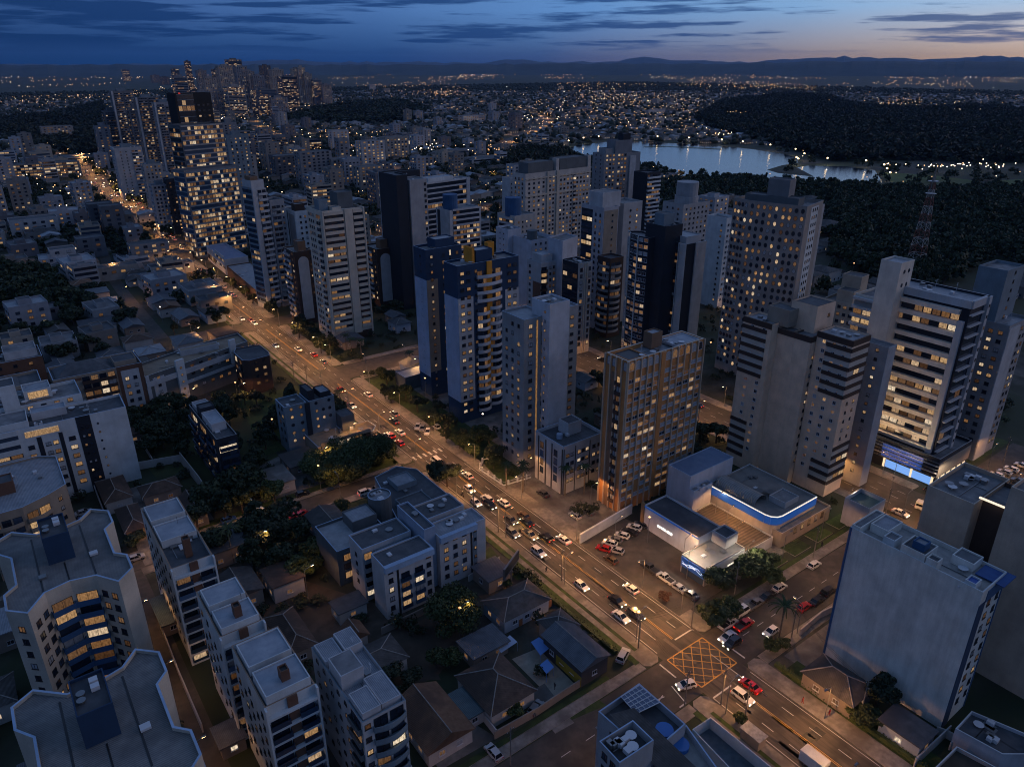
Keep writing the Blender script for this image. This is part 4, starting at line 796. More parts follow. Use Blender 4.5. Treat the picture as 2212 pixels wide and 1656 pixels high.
# shaft and wing
s = B('tower_core', 'square pale lift tower with four round openings on the office tower', (540,440), 6, 7.3, 63.5, 0, 'D', 'tower shaft')
s.body(OW, METAL, par=.5, capm=palegrey)
for x in (.35, .7):
    for zz in (56, 60): s.at('window', t_window(1.0, 1.2, FRD, 0, 'o'), 0, 7.3*x, zz)
s.done()
s = Bld('office_tower', 'low glazed podium with blue light wall and deep terrace under the office tower', 'office building', (212.3, 77), [(0,0),(20,0),(20,28),(0,28)], 9.5, 0)
s.body(navy, CONC, par=1.0, capm=palegrey); BLIT = lit('blue_led_wall', (.05,.2,.85), (.10,.30,1), .5, .51, 2.2); SLIT = plain('shop_light', (.1,.1,.1), .4, 0, (1,.74,.45), 1.0)
s.pan(3, .40, .84, 3.6, 7.8, BLIT, .1, 'blue_light_wall'); s.pan(3, .46, .97, .4, 2.9, plain('shop_blue', (.02,.05,.1), .3, 0, (.22,.46,1), .8), .1, 'shop_window')
for a in (.44, .74, .96): s.pan(3, a, a+.02, .3, 3.3, SLIT, .3, 'light_pillar')
for k in range(5): s.pan(3, 0, 1, 3.4+k*1.15, 3.6+k*1.15, palegrey if k % 2 else dgrey, .5, 'ledge')
s.pan(0, 0, 1, 3.4, 8, tan, .2, 'wood_panel'); s.pan(0, .08, .92, .3, 2.9, SLIT, .1, 'shop_window')
for k in range(5): s.pan(0, .1+k*.17, .13+k*.17, 0, 3.3, dgrey, .25, 'pillar')
s.done()
s = Bld('office_tower', 'pale back wing with projecting floor ledges, left of the office tower', 'office building', (217, 102), [(0,0),(12,0),(12,12),(0,12)], 50); s.body(OW, CONC, par=.8); s.band(3, 0, 1, palegrey, .8, .3, z0=10, d=1.4, gm=W_((.3,.3,.3))); s.done()
# white wall building at right
BW = W_((.68,.67,.62), streak=.26)
s = B(LO, 'large blue-white building with a huge blank side wall, right of the crossing', (1355,1385), 24.4, 9.4, 32, 0, 'N', 'apartment block', 2.9)
s.body(BW, surf('terrace_tiles', (.24,.23,.22), (.33,.32,.30), .8, .8), par=.9, capm=whiteP); s.pan(3, 0, .018, 0, -.05, midblue, .12, 'blue_edge'); s.pan(0, 0, .26, 0, -3, deepblue, .12, 'blue_edge'); s.pan(0, .26, 1, -3.4, -.9, midblue, .12, 'blue_edge'); s.pan(0, .97, 1, 0, -3.4, midblue, .12, 'blue_edge')
s.win(0, .32, .62, 1, 1.2, 1.3, .12, z1=29, fr=FRD); s.win(0, .68, .96, 1, 1.2, 1.3, .12, z1=29, fr=FRD)
s.top(0.2, 5, 10.2, 14.6, 2.4, BW, DARKROOF); s.top(1.2, 3.4, 11, 13.2, 3.6, midblue, METAL, name='water_box'); s.top(.2, 2.2, 8.0, 10, 2.2, BW, DARKROOF, name='stair_box')
s.top(.2, 9, 22.5, 24.2, 1.5, BW, CONC, name='terrace_wall'); s.top(3, 8.4, 18.5, 22, 1.8, BW, METAL, name='terrace_room'); s.top(.6, 3.4, 16, 18.2, 2.0, whiteP, CONC, name='terrace_room')
s.top(5.4, 9.2, 4, 7.8, 1.8, BW, CONC, name='terrace_room'); s.top(.3, 2.6, 1.4, 3.2, 1.5, whiteP, plain('pool_tarp', (.01,.07,.3), .5), name='plunge_pool')
put('awning', MB().box(5, 10, -1.4, 3.4, 31.4, 31.6).mesh('awning', [surf('blue_sheet', (.02,.08,.28), (.04,.13,.36), .6, .5, band=('X', 1.6, .4))]), s.e)
put('wall_lamp', MB().box(-.2, 0, 3.6, 3.9, 30.6, 31).mesh('wall_lamp', [FRW]), s.e); s.clutter(3); s.done()
BR = W_((.50,.39,.30))
s = Bld(LO, 'tall taupe blank-walled building with a dark brown recess, behind the blue-white building', 'apartment block', (146, 45), [(0,0),(16,0),(16,9),(0,9)], 36)
s.body(BR, CONC, par=.9, capm=cream); s.win(2, .1, .9, 4, 1.1, 1.1, .1); s.clutter(6); put('lit_ledge', MB().box(3, 3.4, -12, .5, 36, 36.3).mesh('lit_ledge', [plain('ledge_light', (.3,.3,.3), .5, 0, (1,.82,.6), 1.0)]), s.e); s.done()
s = Bld(LO, 'taupe blank-walled building cut by the right edge, right of the dark brown recess', 'apartment block', (146, 22), [(0,0),(20,0),(20,18),(0,18)], 42.5)
s.body(BR, CONC, par=.9, capm=cream); s.win(0, .1, .9, 4, 1.1, 1.1, .1); s.clutter(6); s.done()
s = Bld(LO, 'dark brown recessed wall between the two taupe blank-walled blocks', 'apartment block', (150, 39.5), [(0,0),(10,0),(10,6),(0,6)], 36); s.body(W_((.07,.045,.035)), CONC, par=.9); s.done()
s = B(HI, 'grey tower with rows of lit windows at the right edge, beyond the office tower', (1110,770), 9.6, 6.5, 45, 0, 'D', **BT)
s.poly = [(0,0),(14,0),(14,12),(0,12)]
s.body(W_((.30,.30,.31)), METAL, par=.8, capm=steel); s.win(3, .05, .95, 4, 1.3, 1.1, .6); s.pan(0, .02, .55, 0, -1, palegrey, .2); s.win(0, .62, .95, 2, 1.2, 1.2, .5); s.clutter(4); s.done()
s = B(HI, 'bare pale tower sliver at the right edge of the photo above the lit grey tower', (1100,480), 8, 12, 60, 0, 'D', **BT)
s.poly = [(0,0),(12,0),(12,8),(0,8)]
s.body(steel, CONC, par=.8); s.win(0, .3, .7, 1, 1, 1, .1); s.done()
s = B(HI, 'beige tower group with small arched windows between the oval-window tower and the office tower', (300,660), 12, 20, 36, 6, 'D', **BT)
s.body(beige, CONC, par=1, capm=cream); s.win(3, .05, .95, 5, 1.2, 1.1, .25); s.win(0, .05, .95, 6, 1.1, 1.2, .15, style='r'); s.top(1, 7, 2, 8, 5, beige, DARKROOF); s.top(8, 14, 3, 10, 9, beige, DARKROOF); s.clutter(3); s.done()
s = B(HI, 'pale tower with a round crown of lit tiers, behind the tower with white fins', (820,470), 15, 22, 45, 0, 'C', **BT)
s.body(W_((.36,.36,.37)), CONC, par=1, capm=steel); s.win(0, .05, .95, 6, 1.2, 1.1, .15); s.win(3, .1, .9, 3, 1.2, 1.1, .2); s.tank(10, 7, 6.5, 4, W_((.36,.36,.37))); s.tank(10, 7, 5.4, 7, lit('crown_light', (1,.6,.3), (1,.6,.3), .5, .51)); s.tank(10, 7, 6, 8.2, W_((.30,.31,.33)), 47.5); s.done()
s = B(HI, 'blank white wedge tower with shutters, between the finned tower and the oval-window tower', (1110,560), 12, 8, 46, 0, 'C', **BT)
s.body(whiteP, CONC, par=1, capm=palegrey); s.win(0, .1, .9, 3, 1.4, 1.4, .03, fr=FRW); s.win(3, .6, .95, 1, 1, 1, .1); s.done()
s = B(HI, 'windowless blue-white box tower, left of the glassy grey penthouse', (930,700), 10, 8, 42, 0, 'B', **BT)
s.body(W_((.5,.53,.6)), DARKROOF, par=.8, capm=bluew); s.win(3, .2, .8, 2, .7, .7, .1, style='o', z0=30); s.clutter(2); s.done()
s = B(HI, 'blue-white curved roof block with dark round tanks, behind the blue and yellow tower', (1100,780), 14, 15, 39, 0, 'B', **BT)
s.body(W_((.46,.5,.58)), CONC, par=1.6, capm=bluew); s.tank(3, 3, 2.4, 5, dgrey); s.win(0, .1, .9, 4, 1, 1, .15); s.clutter(4); s.done()
s = B(HI, 'white and brown penthouse tower with curved glass corner, right of the yellow striped tower', (1175,945), 10, 8.5, 37, 0, 'B', **BT)
s.body(W_((.42,.43,.45)), METAL, par=.7, capm=bluew); s.pan(3, .45, 1, 0, -9, brick, .1); s.win(3, .05, .4, 1, 1.3, 1.2, .3); s.bal(0, .0, .4, choc, 1.2, .35, style='c'); s.win(0, .5, .95, 2, 1, 1.2, .35); s.top(1, 7, 1, 8, 4, palegrey, METAL, name='penthouse'); s.clutter(4); s.done()
s = B(HI, 'black glass tower with beige ribbed side, right of the slim grey tower', (1450,950), 10, 7.6, 40, 0, 'B', **BT)
s.body(navy, DARKROOF, par=.8, capm=palegrey); s.band(3, .03, .97, navy, .8, .12, d=.15); s.pan(0, 0, 1, 0, -.05, W_((.42,.40,.38)), .12); s.win(0, .05, .4, 1, 1.4, 1.6, .15, off=.14); s.rib(0, .45, .62, 2, cream, .35, .6); s.win(0, .72, .95, 1, 1.2, 1.6, .15, off=.14); s.clutter(4); s.done()
s = Bld(HI, 'plain blue-white wedge wall tower behind the black glass tower', 'apartment tower', (203, 238), [(0,0),(12,4),(12,12),(0,10)], 46); s.body(W_((.45,.48,.55)), CONC, par=.6); s.done()
s = B(HI, 'slim tower with stacked dark curved balconies, left of the finned glass tower', (330,830), 8, 8, 37, 0, 'C', **BT)
s.body(choc, DARKROOF, par=.8, capm=steel); s.bal(3, .1, .95, grey, 1.3, .4, style='c'); s.bal(0, .05, .8, grey, 1.3, .3, style='c'); s.done()
s = B(LO, 'four storey grey block with black vertical strips and walled roof, left of the brown tower', (1340,810), 12.8, 15.4, 15.9, 0, 'J', 'apartment block')
s.body(palegrey, DARKROOF, par=1, capm=bluew)
for a in (.14, .40, .62, .98): s.pan(3, a-.03, a+.01, 0, -1, BLACKM, .06, 'strip')
s.win(3, .16, .34, 1, 1.6, 2.0, .25, fr=FRD, bl=True, dz=.5); s.win(3, .64, .84, 1, 1.6, 2.0, .25, fr=FRD, bl=True, dz=.5)
for a in (.02, .30, .66, .98): s.pan(0, a-.01, a+.01, 0, -1, BLACKM, .06, 'strip')
s.win(0, .05, .28, 2, 1.3, 1.1, .5); s.win(0, .34, .64, 3, 1.2, 1.1, .35); s.win(0, .70, .96, 2, 1.2, 1.1, .4); s.top(6.5, 11.5, 5.5, 10, 4, palegrey, DARKROOF); s.tank(3.6, 6, .9, 1.5, W_((.3,.38,.5))); s.clutter(2); s.done()

# supermarket and stores
MK = dict(cat='store')
pN = P('K', 700, 1370, 7); pL = P('K', 390, 1165, 7)
s = Bld('supermarket', 'white low store hall with a lit white sign facing the parking lot', 'store', (128.3, 95.2), [(0,0),(8.6,0),(8.6,18.8),(0,18.8)], 7.0)
s.body(W_((.58,.60,.66)), DARKROOF, par=.5, capm=palegrey); BLU = plain('blue_neon', (.01,.05,.3), .3, 0, (.04,.22,.8), .20)
s.pan(3, .02, 1, -.5, -.08, BLU, .12, 'blue_line'); s.pan(3, -.03, .02, 0, .8+7, W_((.30,.18,.08)), .5, 'corner_pier')
sg = MB()
for k, wdt in enumerate((.5,.35,.5,.5,.3,.5,.45,.5)): sg.box(-2.6+k*.66, -2.6+k*.66+wdt, -.1, 0, 0, .62)
a_, d_, L_, r_ = s.edge(3); q = a_ + d_*L_*.42; put('sign', sg.mesh('sign', [plain('sign_white', (.8,.8,.8), .5, 0, (1,.95,.85), 1.6)]), s.e, (q.x-.06, q.y, 3.0), r_); s.done()
uN, uL, uR = P('K', 665, 1000, 13), P('K', 580, 915, 13), P('K', 885, 865, 13)
s = Bld('supermarket', 'pale blue-white roof hall of the supermarket, beside the brown tower', 'store', (141.5, 110), [(0,0),(18,0),(18,8),(0,8)], 13); s.body(W_((.5,.53,.6)), surf('blue_grey_roof', (.10,.16,.26), (.15,.21,.32), .4, .6), par=.2, capm=bluew); s.done()
wN, wL = P('K', 690, 1085, 9.5), P('K', 512, 990, 9.5)
s = Bld('supermarket', 'blank white side hall of the supermarket with lower roof', 'store', (141, 108), [(0,0),(7.6,0),(7.6,1.9),(0,1.9)], 9.5); s.body(W_((.5,.53,.6)), METAL, par=.5, capm=bluew); s.clutter(4); s.done()
mN, mR, mL = P('K', 1160, 1250, 8), P('K', 1430, 1120, 8), P('K', 930, 1120, 8)
s = Bld('supermarket', 'supermarket main hall with a rounded glowing blue corner fascia and roof lights', 'store', (149, 88), [(3,0),(18.4,0),(18.4,21.8),(0,21.8),(0,3),(.4,1.5),(1.5,.4)], 8.2)
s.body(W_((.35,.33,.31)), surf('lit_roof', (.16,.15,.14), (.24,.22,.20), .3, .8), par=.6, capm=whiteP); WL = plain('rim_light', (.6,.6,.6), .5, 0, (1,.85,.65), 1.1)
for i in (0, 3, 4, 5, 6): s.pan(i, 0, 1 if i != 3 else .99, -2.6, -.25, BLU, .16, 'blue_fascia'); s.pan(i, 0, 1, -.25, -.08, WL, .2, 'rim_light')
for i in (0, 1): s.pan(i, 0, 1, .3, 4.6, GLASSB, .1, 'shop_window')
for k in range(4): put('roof_vault', MB().prism([(-1.3+k*.0, 0), (1.3, 0), (1.3, 2.3), (-1.3, 2.3)], 0, .1).mesh('roof_vault', [METALG]), s.e, (3.4+k*2.2, 14-k*2.2, 8.4))
vt = MB()
for i in range(8):
    a0, a1 = math.pi*i/8, math.pi*(i+1)/8
    vt.quad((-2.7*math.cos(a0), 0, 2.3*math.sin(a0)), (-2.7*math.cos(a1), 0, 2.3*math.sin(a1)), (-2.7*math.cos(a1), 13, 2.3*math.sin(a1)), (-2.7*math.cos(a0), 13, 2.3*math.sin(a0)))
put('roof_vault', vt.mesh('roof_vault', [surf('vault_sheet', (.25,.24,.23), (.34,.33,.31), .4, .5, band=('Y', .5, .3))]), s.e, (4.2, 7.5, 7.6))
for k in range(4): put('roof_post', MB().bar((0, 0, 0), (-.8, 0, 2.4), .12, 6).mesh('roof_post', [plain('post_cream', (.6,.5,.35), .6)]), s.e, (1.9, 8.5+k*3.6, 7.6))
s.top(7, 13, 2, 7, 2, palegrey, CONC, name='skylight'); s.clutter(4)
dish = MB()
for k in range(7): dish.bar((k*.7, 0, 0), (k*.7+1.5, 0, .6), .05)
put('roof_coil', dish.mesh('roof_coil', [METALG]), s.e, (8, 17, 7.7)); s.done()
s = Bld('deck', 'timber parking deck with wooden fence inside the supermarket court', 'deck', (137.4, 87.6), [(0,0),(11.4,0),(11.4,20.2),(0,20.2)], 3.2); s.body(palegrey, surf('deck_boards', (.09,.07,.05), (.16,.125,.09), .6, .8, band=('Y', .35, .5)), par=.35, capm=palegrey); s.done()
s = Bld('stair_box', 'small pale roof box between the white store hall and the corner store', 'store', (132.5, 90.2), [(0,0),(4.6,0),(4.6,4.4),(0,4.4)], 8); s.body(palegrey, DARKROOF, par=.5); s.done()
fN, fL, fR = P('K', 750, 1565, 5.2), P('K', 570, 1440, 5.2), P('K', 1050, 1400, 5.2)
s = Bld('store', 'flat-roofed corner store with a wavy blue and white lit logo band, behind the parked pickup', 'store', (fN.x, fN.y), [(0,0),(14.6,0),(14.6,7.4),(0,7.4)], 5.2)
s.body(W_((.30,.30,.31)), surf('flat_roof_grey', (.17,.165,.16), (.24,.235,.225), .4, .85), par=.4, capm=cream); s.pan(3, .02, .98, 2.2, -.4, plain('store_blue', (.02,.08,.3), .4, 0, (.05,.2,.7), .10), .3, 'fascia'); s.pan(0, .02, .98, 2.2, -.4, palegrey, .3, 'fascia')
a_, d_, L_, r_ = s.edge(3); wv = MB()
for k in range(26):
    x0, x1 = -L_*.42 + L_*.84*k/26, -L_*.42 + L_*.84*(k+1)/26
    for ph, am in ((0, .55), (1.6, .45)):
        z0_, z1_ = am*math.sin(x0*1.1+ph), am*math.sin(x1*1.1+ph)
        wv.add([(x0, -.36, z0_-.09), (x1, -.36, z1_-.09), (x1, -.36, z1_+.09), (x0, -.36, z0_+.09)], [(0,1,2,3)], 0)
for k in range(5): wv.box(-.9+k*.4, -.65+k*.4, -.40, -.37, -.2, .25)
q = a_ + d_*L_*.5; put('logo', wv.mesh('logo', [plain('logo_light', (.7,.8,.9), .4, 0, (.55,.75,1), .9)]), s.e, (q.x, q.y, 3.5), r_)
s.pan(3, .05, .95, .2, 2.0, GLASS, .1, 'shop_window'); s.pan(0, .55, .95, 2.6, 3.0, WL, .36, 'light_strip'); s.clutter(5); s.done()
s = Bld('wall', 'long white boundary wall between the parking lot and the brown tower', 'wall', (109.6, 118), [(0,0),(21,2.2),(21,2.7),(0,.5)], 3.0); s.body(whiteP, whiteP, par=0); s.done()

# bottom right corner: modern house in the foreground, low roofs
def zf(*a): return P(*a)
s = Bld('apartment_block', 'white corner building with walled roof, glass pergola and pool terraces, at the bottom centre', 'apartment block', (0,0), [(p.x, p.y) for p in (P('U', 320, 1060, 18), P('U', 640, 1420, 18), P('U', 1185, 1040, 18), P('U', 850, 720, 18))][::-1] if 0 else [(p.x, p.y) for p in (P('U', 640, 1410, 20), P('U', 1185, 1045, 20), P('U', 850, 725, 20), P('U', 315, 1060, 20))], 20)
s.body(W_((.32,.34,.37)), DARKROOF, par=1.6, pw=.2, capm=bluew); s.win(3, .1, .9, 2, 1.2, 1.3, .1); s.clutter(4); s.done()
pts = [P('U', *q, 15) for q in ((300,590), (950,140), (1690,790), (1390,975), (880,560), (480,640))]
s = Bld('apartment_block', 'roof terrace with glass pergola and white rim, on the corner building at the bottom centre', 'roof terrace', (0,0), [(p.x, p.y) for p in (P('U', 300, 590, 15), P('U', 1100, 1300, 15), P('U', 1690, 790, 15), P('U', 950, 140, 15))], 15)
s.body(W_((.32,.34,.37)), surf('terrace_dark', (.05,.05,.055), (.09,.09,.095), .6, .7), par=1.5, pw=.25, capm=bluew); s.win(0, .1, .9, 2, 1, 1, .1)
a, b, c, d = P('U', 660, 370, 15), P('U', 950, 190, 15), P('U', 1270, 460, 15), P('U', 900, 640, 15)
pg = MB(); pg.add([(*a,15.1),(*b,15.1),(*c,15.1),(*d,15.1)], [(0,1,2,3)], 1)
for k in range(6):
    t_ = k/5; p0, p1 = a.lerp(d, t_), b.lerp(c, t_); pg.bar((*p0,15.2), (*p1,15.2), .09, 4)
    p0, p1 = a.lerp(b, t_), d.lerp(c, t_); pg.bar((*p0,15.2), (*p1,15.2), .07, 4)
put('pergola', pg.mesh('pergola', [FRW, plain('pergola_glass', (.12,.15,.22), .15)]), s.e)
a, b, c, d = P('U', 480, 640, 17), P('U', 870, 530, 17), P('U', 1900, 1500, 15.5), P('U', 1250, 1500, 15.5)
put('tiled_roof', MB().add([(*a,17),(*d,15.3),(*c,15.3),(*b,17)], [(0,1,2,3)]).mesh('tiled_roof', [GREYTILE]), s.e)
p = P('U', 1350, 900, 14); put('plunge_pool', MB().cyl(p.x, p.y, 13.6, 14.4, 1.5, n=20).mesh('plunge_pool', [plain('pool_blue', (.03,.14,.42), .2)]), s.e); s.done()
s = Bld('apartment_block', 'walled terrace with blue pool and curved deck right of the corner building', 'roof terrace', (0,0), [(p.x, p.y) for p in (P('U', 1250, 1560, 13), P('U', 2250, 1560, 13), P('U', 1700, 800, 13), P('U', 1400, 980, 13))], 13)
s.body(palegrey, surf('terrace_tiles', (.24,.23,.22), (.33,.32,.30), .8, .8), par=1.4, pw=.25, capm=bluew); p = P('U', 1600, 1130, 12); put('plunge_pool', MB().cyl(p.x, p.y, 11.6, 12.4, 1.5, n=20).mesh('plunge_pool', [plain('pool_blue', (.03,.14,.42), .2)]), s.e); s.done()
s = Bld('garden_court', 'white-rimmed sunken garden court beside the avenue at the bottom', 'garden court', (0,0), [(p.x, p.y) for p in (P('L', 1100, 1690, 4), P('L', 1440, 1700, 4), P('L', 935, 1285, 4), P('L', 800, 1375, 4))], 4)
s.body(whiteP, surf('court_floor', (.05,.07,.09), (.10,.12,.14), .8, .7), par=2.6, pw=.2, capm=whiteP); s.done()
s = Bld('house', 'low flat dark roofs with white walls in the bottom right corner', 'house', (0,0), [(p.x, p.y) for p in (P('M', 1500, 1560, 5), P('M', 1700, 1560, 5), P('M', 1700, 1420, 5), P('M', 1270, 1240, 5), P('M', 1150, 1370, 5))], 5)
s.body(W_((.40,.42,.46)), DARKROOF, par=.7, capm=whiteP); s.clutter(4); s.done()
s = Bld('house', 'low dark roof by the kerb in the bottom right corner, beside the white walls', 'house', (0,0), [(p.x, p.y) for p in (P('M', 1000, 1656, 4), P('M', 1420, 1900, 4), P('M', 1500, 1680, 4), P('M', 1160, 1500, 4))], 4); s.body(W_((.35,.34,.33)), DIRT, par=.8, capm=whiteP); s.done()
s = B(LO, 'small pale block with red-brown roof box between the striped tower and the back avenue', (520,770), 7, 8, 8, 0, 'N', 'store'); s.body(palegrey, surf('green_roof', (.05,.09,.09), (.08,.13,.13), .4, .7), par=1.2, capm=palegrey); s.done()
s = Bld('house', 'low beige court building with glowing windows under the striped tower', 'house', (150, 86), [(0,0),(22,0),(22,8),(0,8)], 4.5); s.body(tan, CONC, par=.5, capm=cream); s.win(0, .2, .9, 5, 1.2, 1.6, .7, z0=.3, z1=3.2, fh=3); s.clutter(4); s.done()

# glass and black towers farther up the avenue
s = B('office_tower', 'wide glass office tower glowing from its lit floors, beyond the avenue bend', (1130,1050), 14, 36, 55, 14, 'P', 'office building', 2.9)
s.body(W_((.16,.17,.19)), DARKROOF, par=.8, capm=steel); s.band(0, .02, .98, steel, .8, .5, z0=1, d=.3, seg=1.9, gm=GLASSB); s.band(3, .03, .97, steel, .6, .25, z0=1, d=.3, seg=1.9, gm=GLASSB); s.done()
s = B('office_tower', 'upper glass tower with dark band and few lit floors, behind the glowing office tower', (1100,770), 14, 30, 80, 14, 'P', 'office building', 2.9)
s.body(W_((.10,.11,.12)), DARKROOF, par=.8, capm=steel); s.band(0, .02, .98, W_((.30,.30,.31)), .8, .35, z0=44, d=.5, seg=2.2); s.band(3, .03, .97, dgrey, .7, .2, z0=40, d=.4, seg=2.2); s.done()
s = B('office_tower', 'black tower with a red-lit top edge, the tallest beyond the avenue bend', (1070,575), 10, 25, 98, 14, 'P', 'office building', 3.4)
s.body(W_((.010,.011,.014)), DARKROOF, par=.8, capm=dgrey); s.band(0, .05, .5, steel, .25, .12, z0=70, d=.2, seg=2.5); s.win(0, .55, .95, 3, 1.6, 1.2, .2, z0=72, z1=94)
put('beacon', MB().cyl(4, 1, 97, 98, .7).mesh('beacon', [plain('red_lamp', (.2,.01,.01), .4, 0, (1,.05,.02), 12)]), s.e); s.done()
s = Bld('supermarket', 'white commercial hall with a lit glass corner beside the avenue, under the glass tower', 'store', (118, 445), [(0,0),(14,0),(14,44),(2,44)], 9.5); s.body(palegrey, surf('blue_grey_roof', (.10,.16,.26), (.15,.21,.32), .4, .6), par=.5, capm=bluew); s.win(3, .02, .5, 8, 2.2, 3, .5, z0=1, z1=4, fh=4); s.band(3, .5, 1, palegrey, 2.5, .9, z0=1, z1=8, fh=4); s.done()
s = Bld('store', 'dark walled hall with glowing roofline beside the avenue, below the white commercial hall', 'store', (113.5, 374), [(0,0),(12,0),(18,66),(4,66)], 7); s.body(choc, METAL, par=.5, capm=ochre); s.clutter(4); s.done()
s = Bld('garage', 'long low hall with a pale sheet roof across the middle street', 'garage', (121, 232), [(0,0),(20,1),(20,9),(0,8)], 5.5); s.body(dgrey, surf('roof_sheet_pale', (.21,.24,.28), (.33,.36,.40), .4, .6, c3=(.15,.17,.20)), par=.4, capm=bluew); s.done()
CT = [('tall left tower with a pale spine and dark balconies', (680,560), 14, 26, 84, 'P', 0), ('broad tower with lit balcony stacks, beside the pale-spined tower', (830,600), 14, 24, 82, 'P', 1), ('slim ribbed tower with lit vertical strips', (945,630), 12, 20, 78, 'P', 2),
      ('white slab tower with plain left face and balconies', (700,910), 18, 23, 46, 'P', 3), ('grey tower with a dark glass slot before the white slab tower', (880,1010), 12, 14, 42, 'P', 4), ('pale blue tower with arched top, beside the glass office tower', (930,1140), 10, 12, 36, 'P', 5),
      ('dark glass tower between the pale towers', (1020,1100), 10, 12, 40, 'P', 6), ('tower with white frames right of the black tower', (1390,830), 10, 18, 62, 'P', 7), ('grey block low right of the glass office tower', (1440,960), 14, 18, 44, 'P', 8)]
for lb, N_, wl, wr, h, c_, k in CT:
    s = B(HI, lb + ', far left cluster', N_, wl, wr, h, 0, c_, **BT)
    s.body((W_((.16,.165,.18)), W_((.15,.15,.16)), W_((.28,.28,.3)), W_((.38,.39,.41)), grey, W_((.34,.36,.4)), navy, steel, grey)[k], DARKROOF, par=.8, capm=steel)
    if k in (0, 1, 2): s.bal(0, .12, .48, W_((.2,.2,.21)), 1.3, .4); s.bal(0, .55, .95, W_((.2,.2,.21)), 1.3, .3); s.pan(0, 0, .08, 0, -.02, palegrey, .6, 'pier'); s.win(3, .1, .9, 2, 1.2, 1.2, .3)
    elif k == 3: s.bal(0, .6, .95, W_((.4,.4,.42)), 1.2, .35); s.win(0, .1, .5, 2, 1, 1, .05); s.win(3, .1, .5, 2, 1, 1, .05); s.pan(3, 0, 1, -2.2, -.02, palegrey, .6, 'fascia')
    else: s.win(0, .08, .92, 4, 1.3, 1.3, .3); s.win(3, .1, .9, 2, 1.2, 1.2, .2)
    s.clutter(2); s.top(wr*.3, wr*.7, wl*.3, wl*.7, 3.5, steel, DARKROOF); s.done()
# ------------------------------------------------------------------ houses
def hroof(mb, x0, x1, y0, y1, z, h, kind, ov=.5, m=0):
    x0 -= ov; x1 += ov; y0 -= ov; y1 += ov; cx, cyy = (x0+x1)/2, (y0+y1)/2
    if kind == 'hip':
        if x1-x0 > y1-y0: r = (y1-y0)/2; a, b = (x0+r, cyy, z+h), (x1-r, cyy, z+h); fs = [(0,1,5,4),(1,2,5),(2,3,4,5),(3,0,4)]
        else: r = (x1-x0)/2; a, b = (cx, y0+r, z+h), (cx, y1-r, z+h); fs = [(0,1,4),(1,2,5,4),(2,3,5),(3,0,4,5)]
        mb.add([(x0,y0,z),(x1,y0,z),(x1,y1,z),(x0,y1,z),a,b], fs + [(3,2,1,0)], m)
        return [a, b], [(x0,y0,z),(x1,y0,z),(x1,y1,z),(x0,y1,z)]
    mb.add([(x0,y0,z),(x1,y0,z),(x1,y1,z),(x0,y1,z),(cx,y0,z+h),(cx,y1,z+h)], [(0,4,5,3),(1,2,5,4),(0,1,4),(2,3,5),(3,2,1,0)], m)
    return [(cx,y0,z+h),(cx,y1,z+h)], []
def house(label, x0, y0, wd, dp, h, kind, roofm, wallm, rz=0, lp=.3, rh=1.8, name='house', cat='house', group=None):
    s = Bld(name, label, cat, (x0, y0), [(0,0),(wd,0),(wd,dp),(0,dp)], h, rz, 2.8, group)
    put('wall', MB().prism(s.poly, -.2, h, 0, cap=False).mesh('wall', [wallm]), s.e); mb = MB()
    if kind == 'flat': put('roof', mb.box(-.4, wd+.4, -.4, dp+.4, h, h+.25).mesh('roof', [roofm]), s.e)
    else:
        rg, cs = hroof(mb, 0, wd, 0, dp, h, rh, kind); rf = put('roof', mb.mesh('roof', [roofm]), s.e)
        rb = MB(); rb.bar((rg[0][0], rg[0][1], rg[0][2]+.05), (rg[1][0], rg[1][1], rg[1][2]+.05), .11, 5)
        if cs:
            near = lambda c: min(rg, key=lambda r: (r[0]-c[0])**2 + (r[1]-c[1])**2)
            for c in cs: rb.bar((c[0], c[1], c[2]+.05), (near(c)[0], near(c)[1], near(c)[2]+.05), .11, 5)
        put('ridge', rb.mesh('ridge', [surf('ridge_tiles', (.20,.18,.16), (.32,.30,.28), 1, .9)]), rf)
    for i in (0, 3): s.win(i, .1, .9, max(1, int(s.edge(i)[2]/4)), 1.3, 1.1, lp, z0=.1, z1=2.9, fr=FRW)
    return s.done()
def hpx(label, crop, N, L, R, h, kind, roofm, wallm, **kw):
    n, l, r = P(crop, *N, h), P(crop, *L, h), P(crop, *R, h); return house(label, n.x, n.y, max(4, r.x-n.x), max(4, l.y-n.y), h, kind, roofm, wallm, **kw)
hw = wall((.42,.41,.40)); hb = wall((.25,.21,.18)); hbl = wall((.34,.40,.48))
hpx('house with a big weathered brown gable roof and a lit porch, beside the slate-grey block', 'I', (345,1555), (125,1185), (620,1310), 3.6, 'gable', TILE2, hw, rh=2.4, lp=.6)
hpx('house with a square hipped dark brown roof amid the garden lots', 'I', (810,1270), (560,985), (1120,1080), 3.6, 'hip', TILE, hw, rh=3.0)
hpx('house with a hipped speckled grey-brown roof and pale side wall, under the billboard', 'I', (905,580), (760,430), (1215,400), 3.6, 'hip', GREYTILE, hbl, rh=1.8)
hpx('dark metal-roofed hall with a dull yellow side wall, next to the avenue hedge', 'I', (1475,940), (1200,680), (1650,810), 4.6, 'gable', DMETAL, wall((.05,.05,.055)), rh=1.5, name='hall', cat='hall').pan(3, .35, 1, .2, 2.6, wall((.30,.22,.02)), .08, 'yellow_wall')
hpx('grey hip-roofed house front joined to the dark metal-roofed hall', 'I', (1290,690), (1110,605), (1450,610), 4.2, 'hip', GREYTILE, hb, rh=1.8)
hpx('flat dark sheet-roofed shed between the big round tree and the square hipped house', 'I', (680,860), (555,740), (905,700), 3.2, 'flat', DMETAL, hb, name='shed', cat='shed')
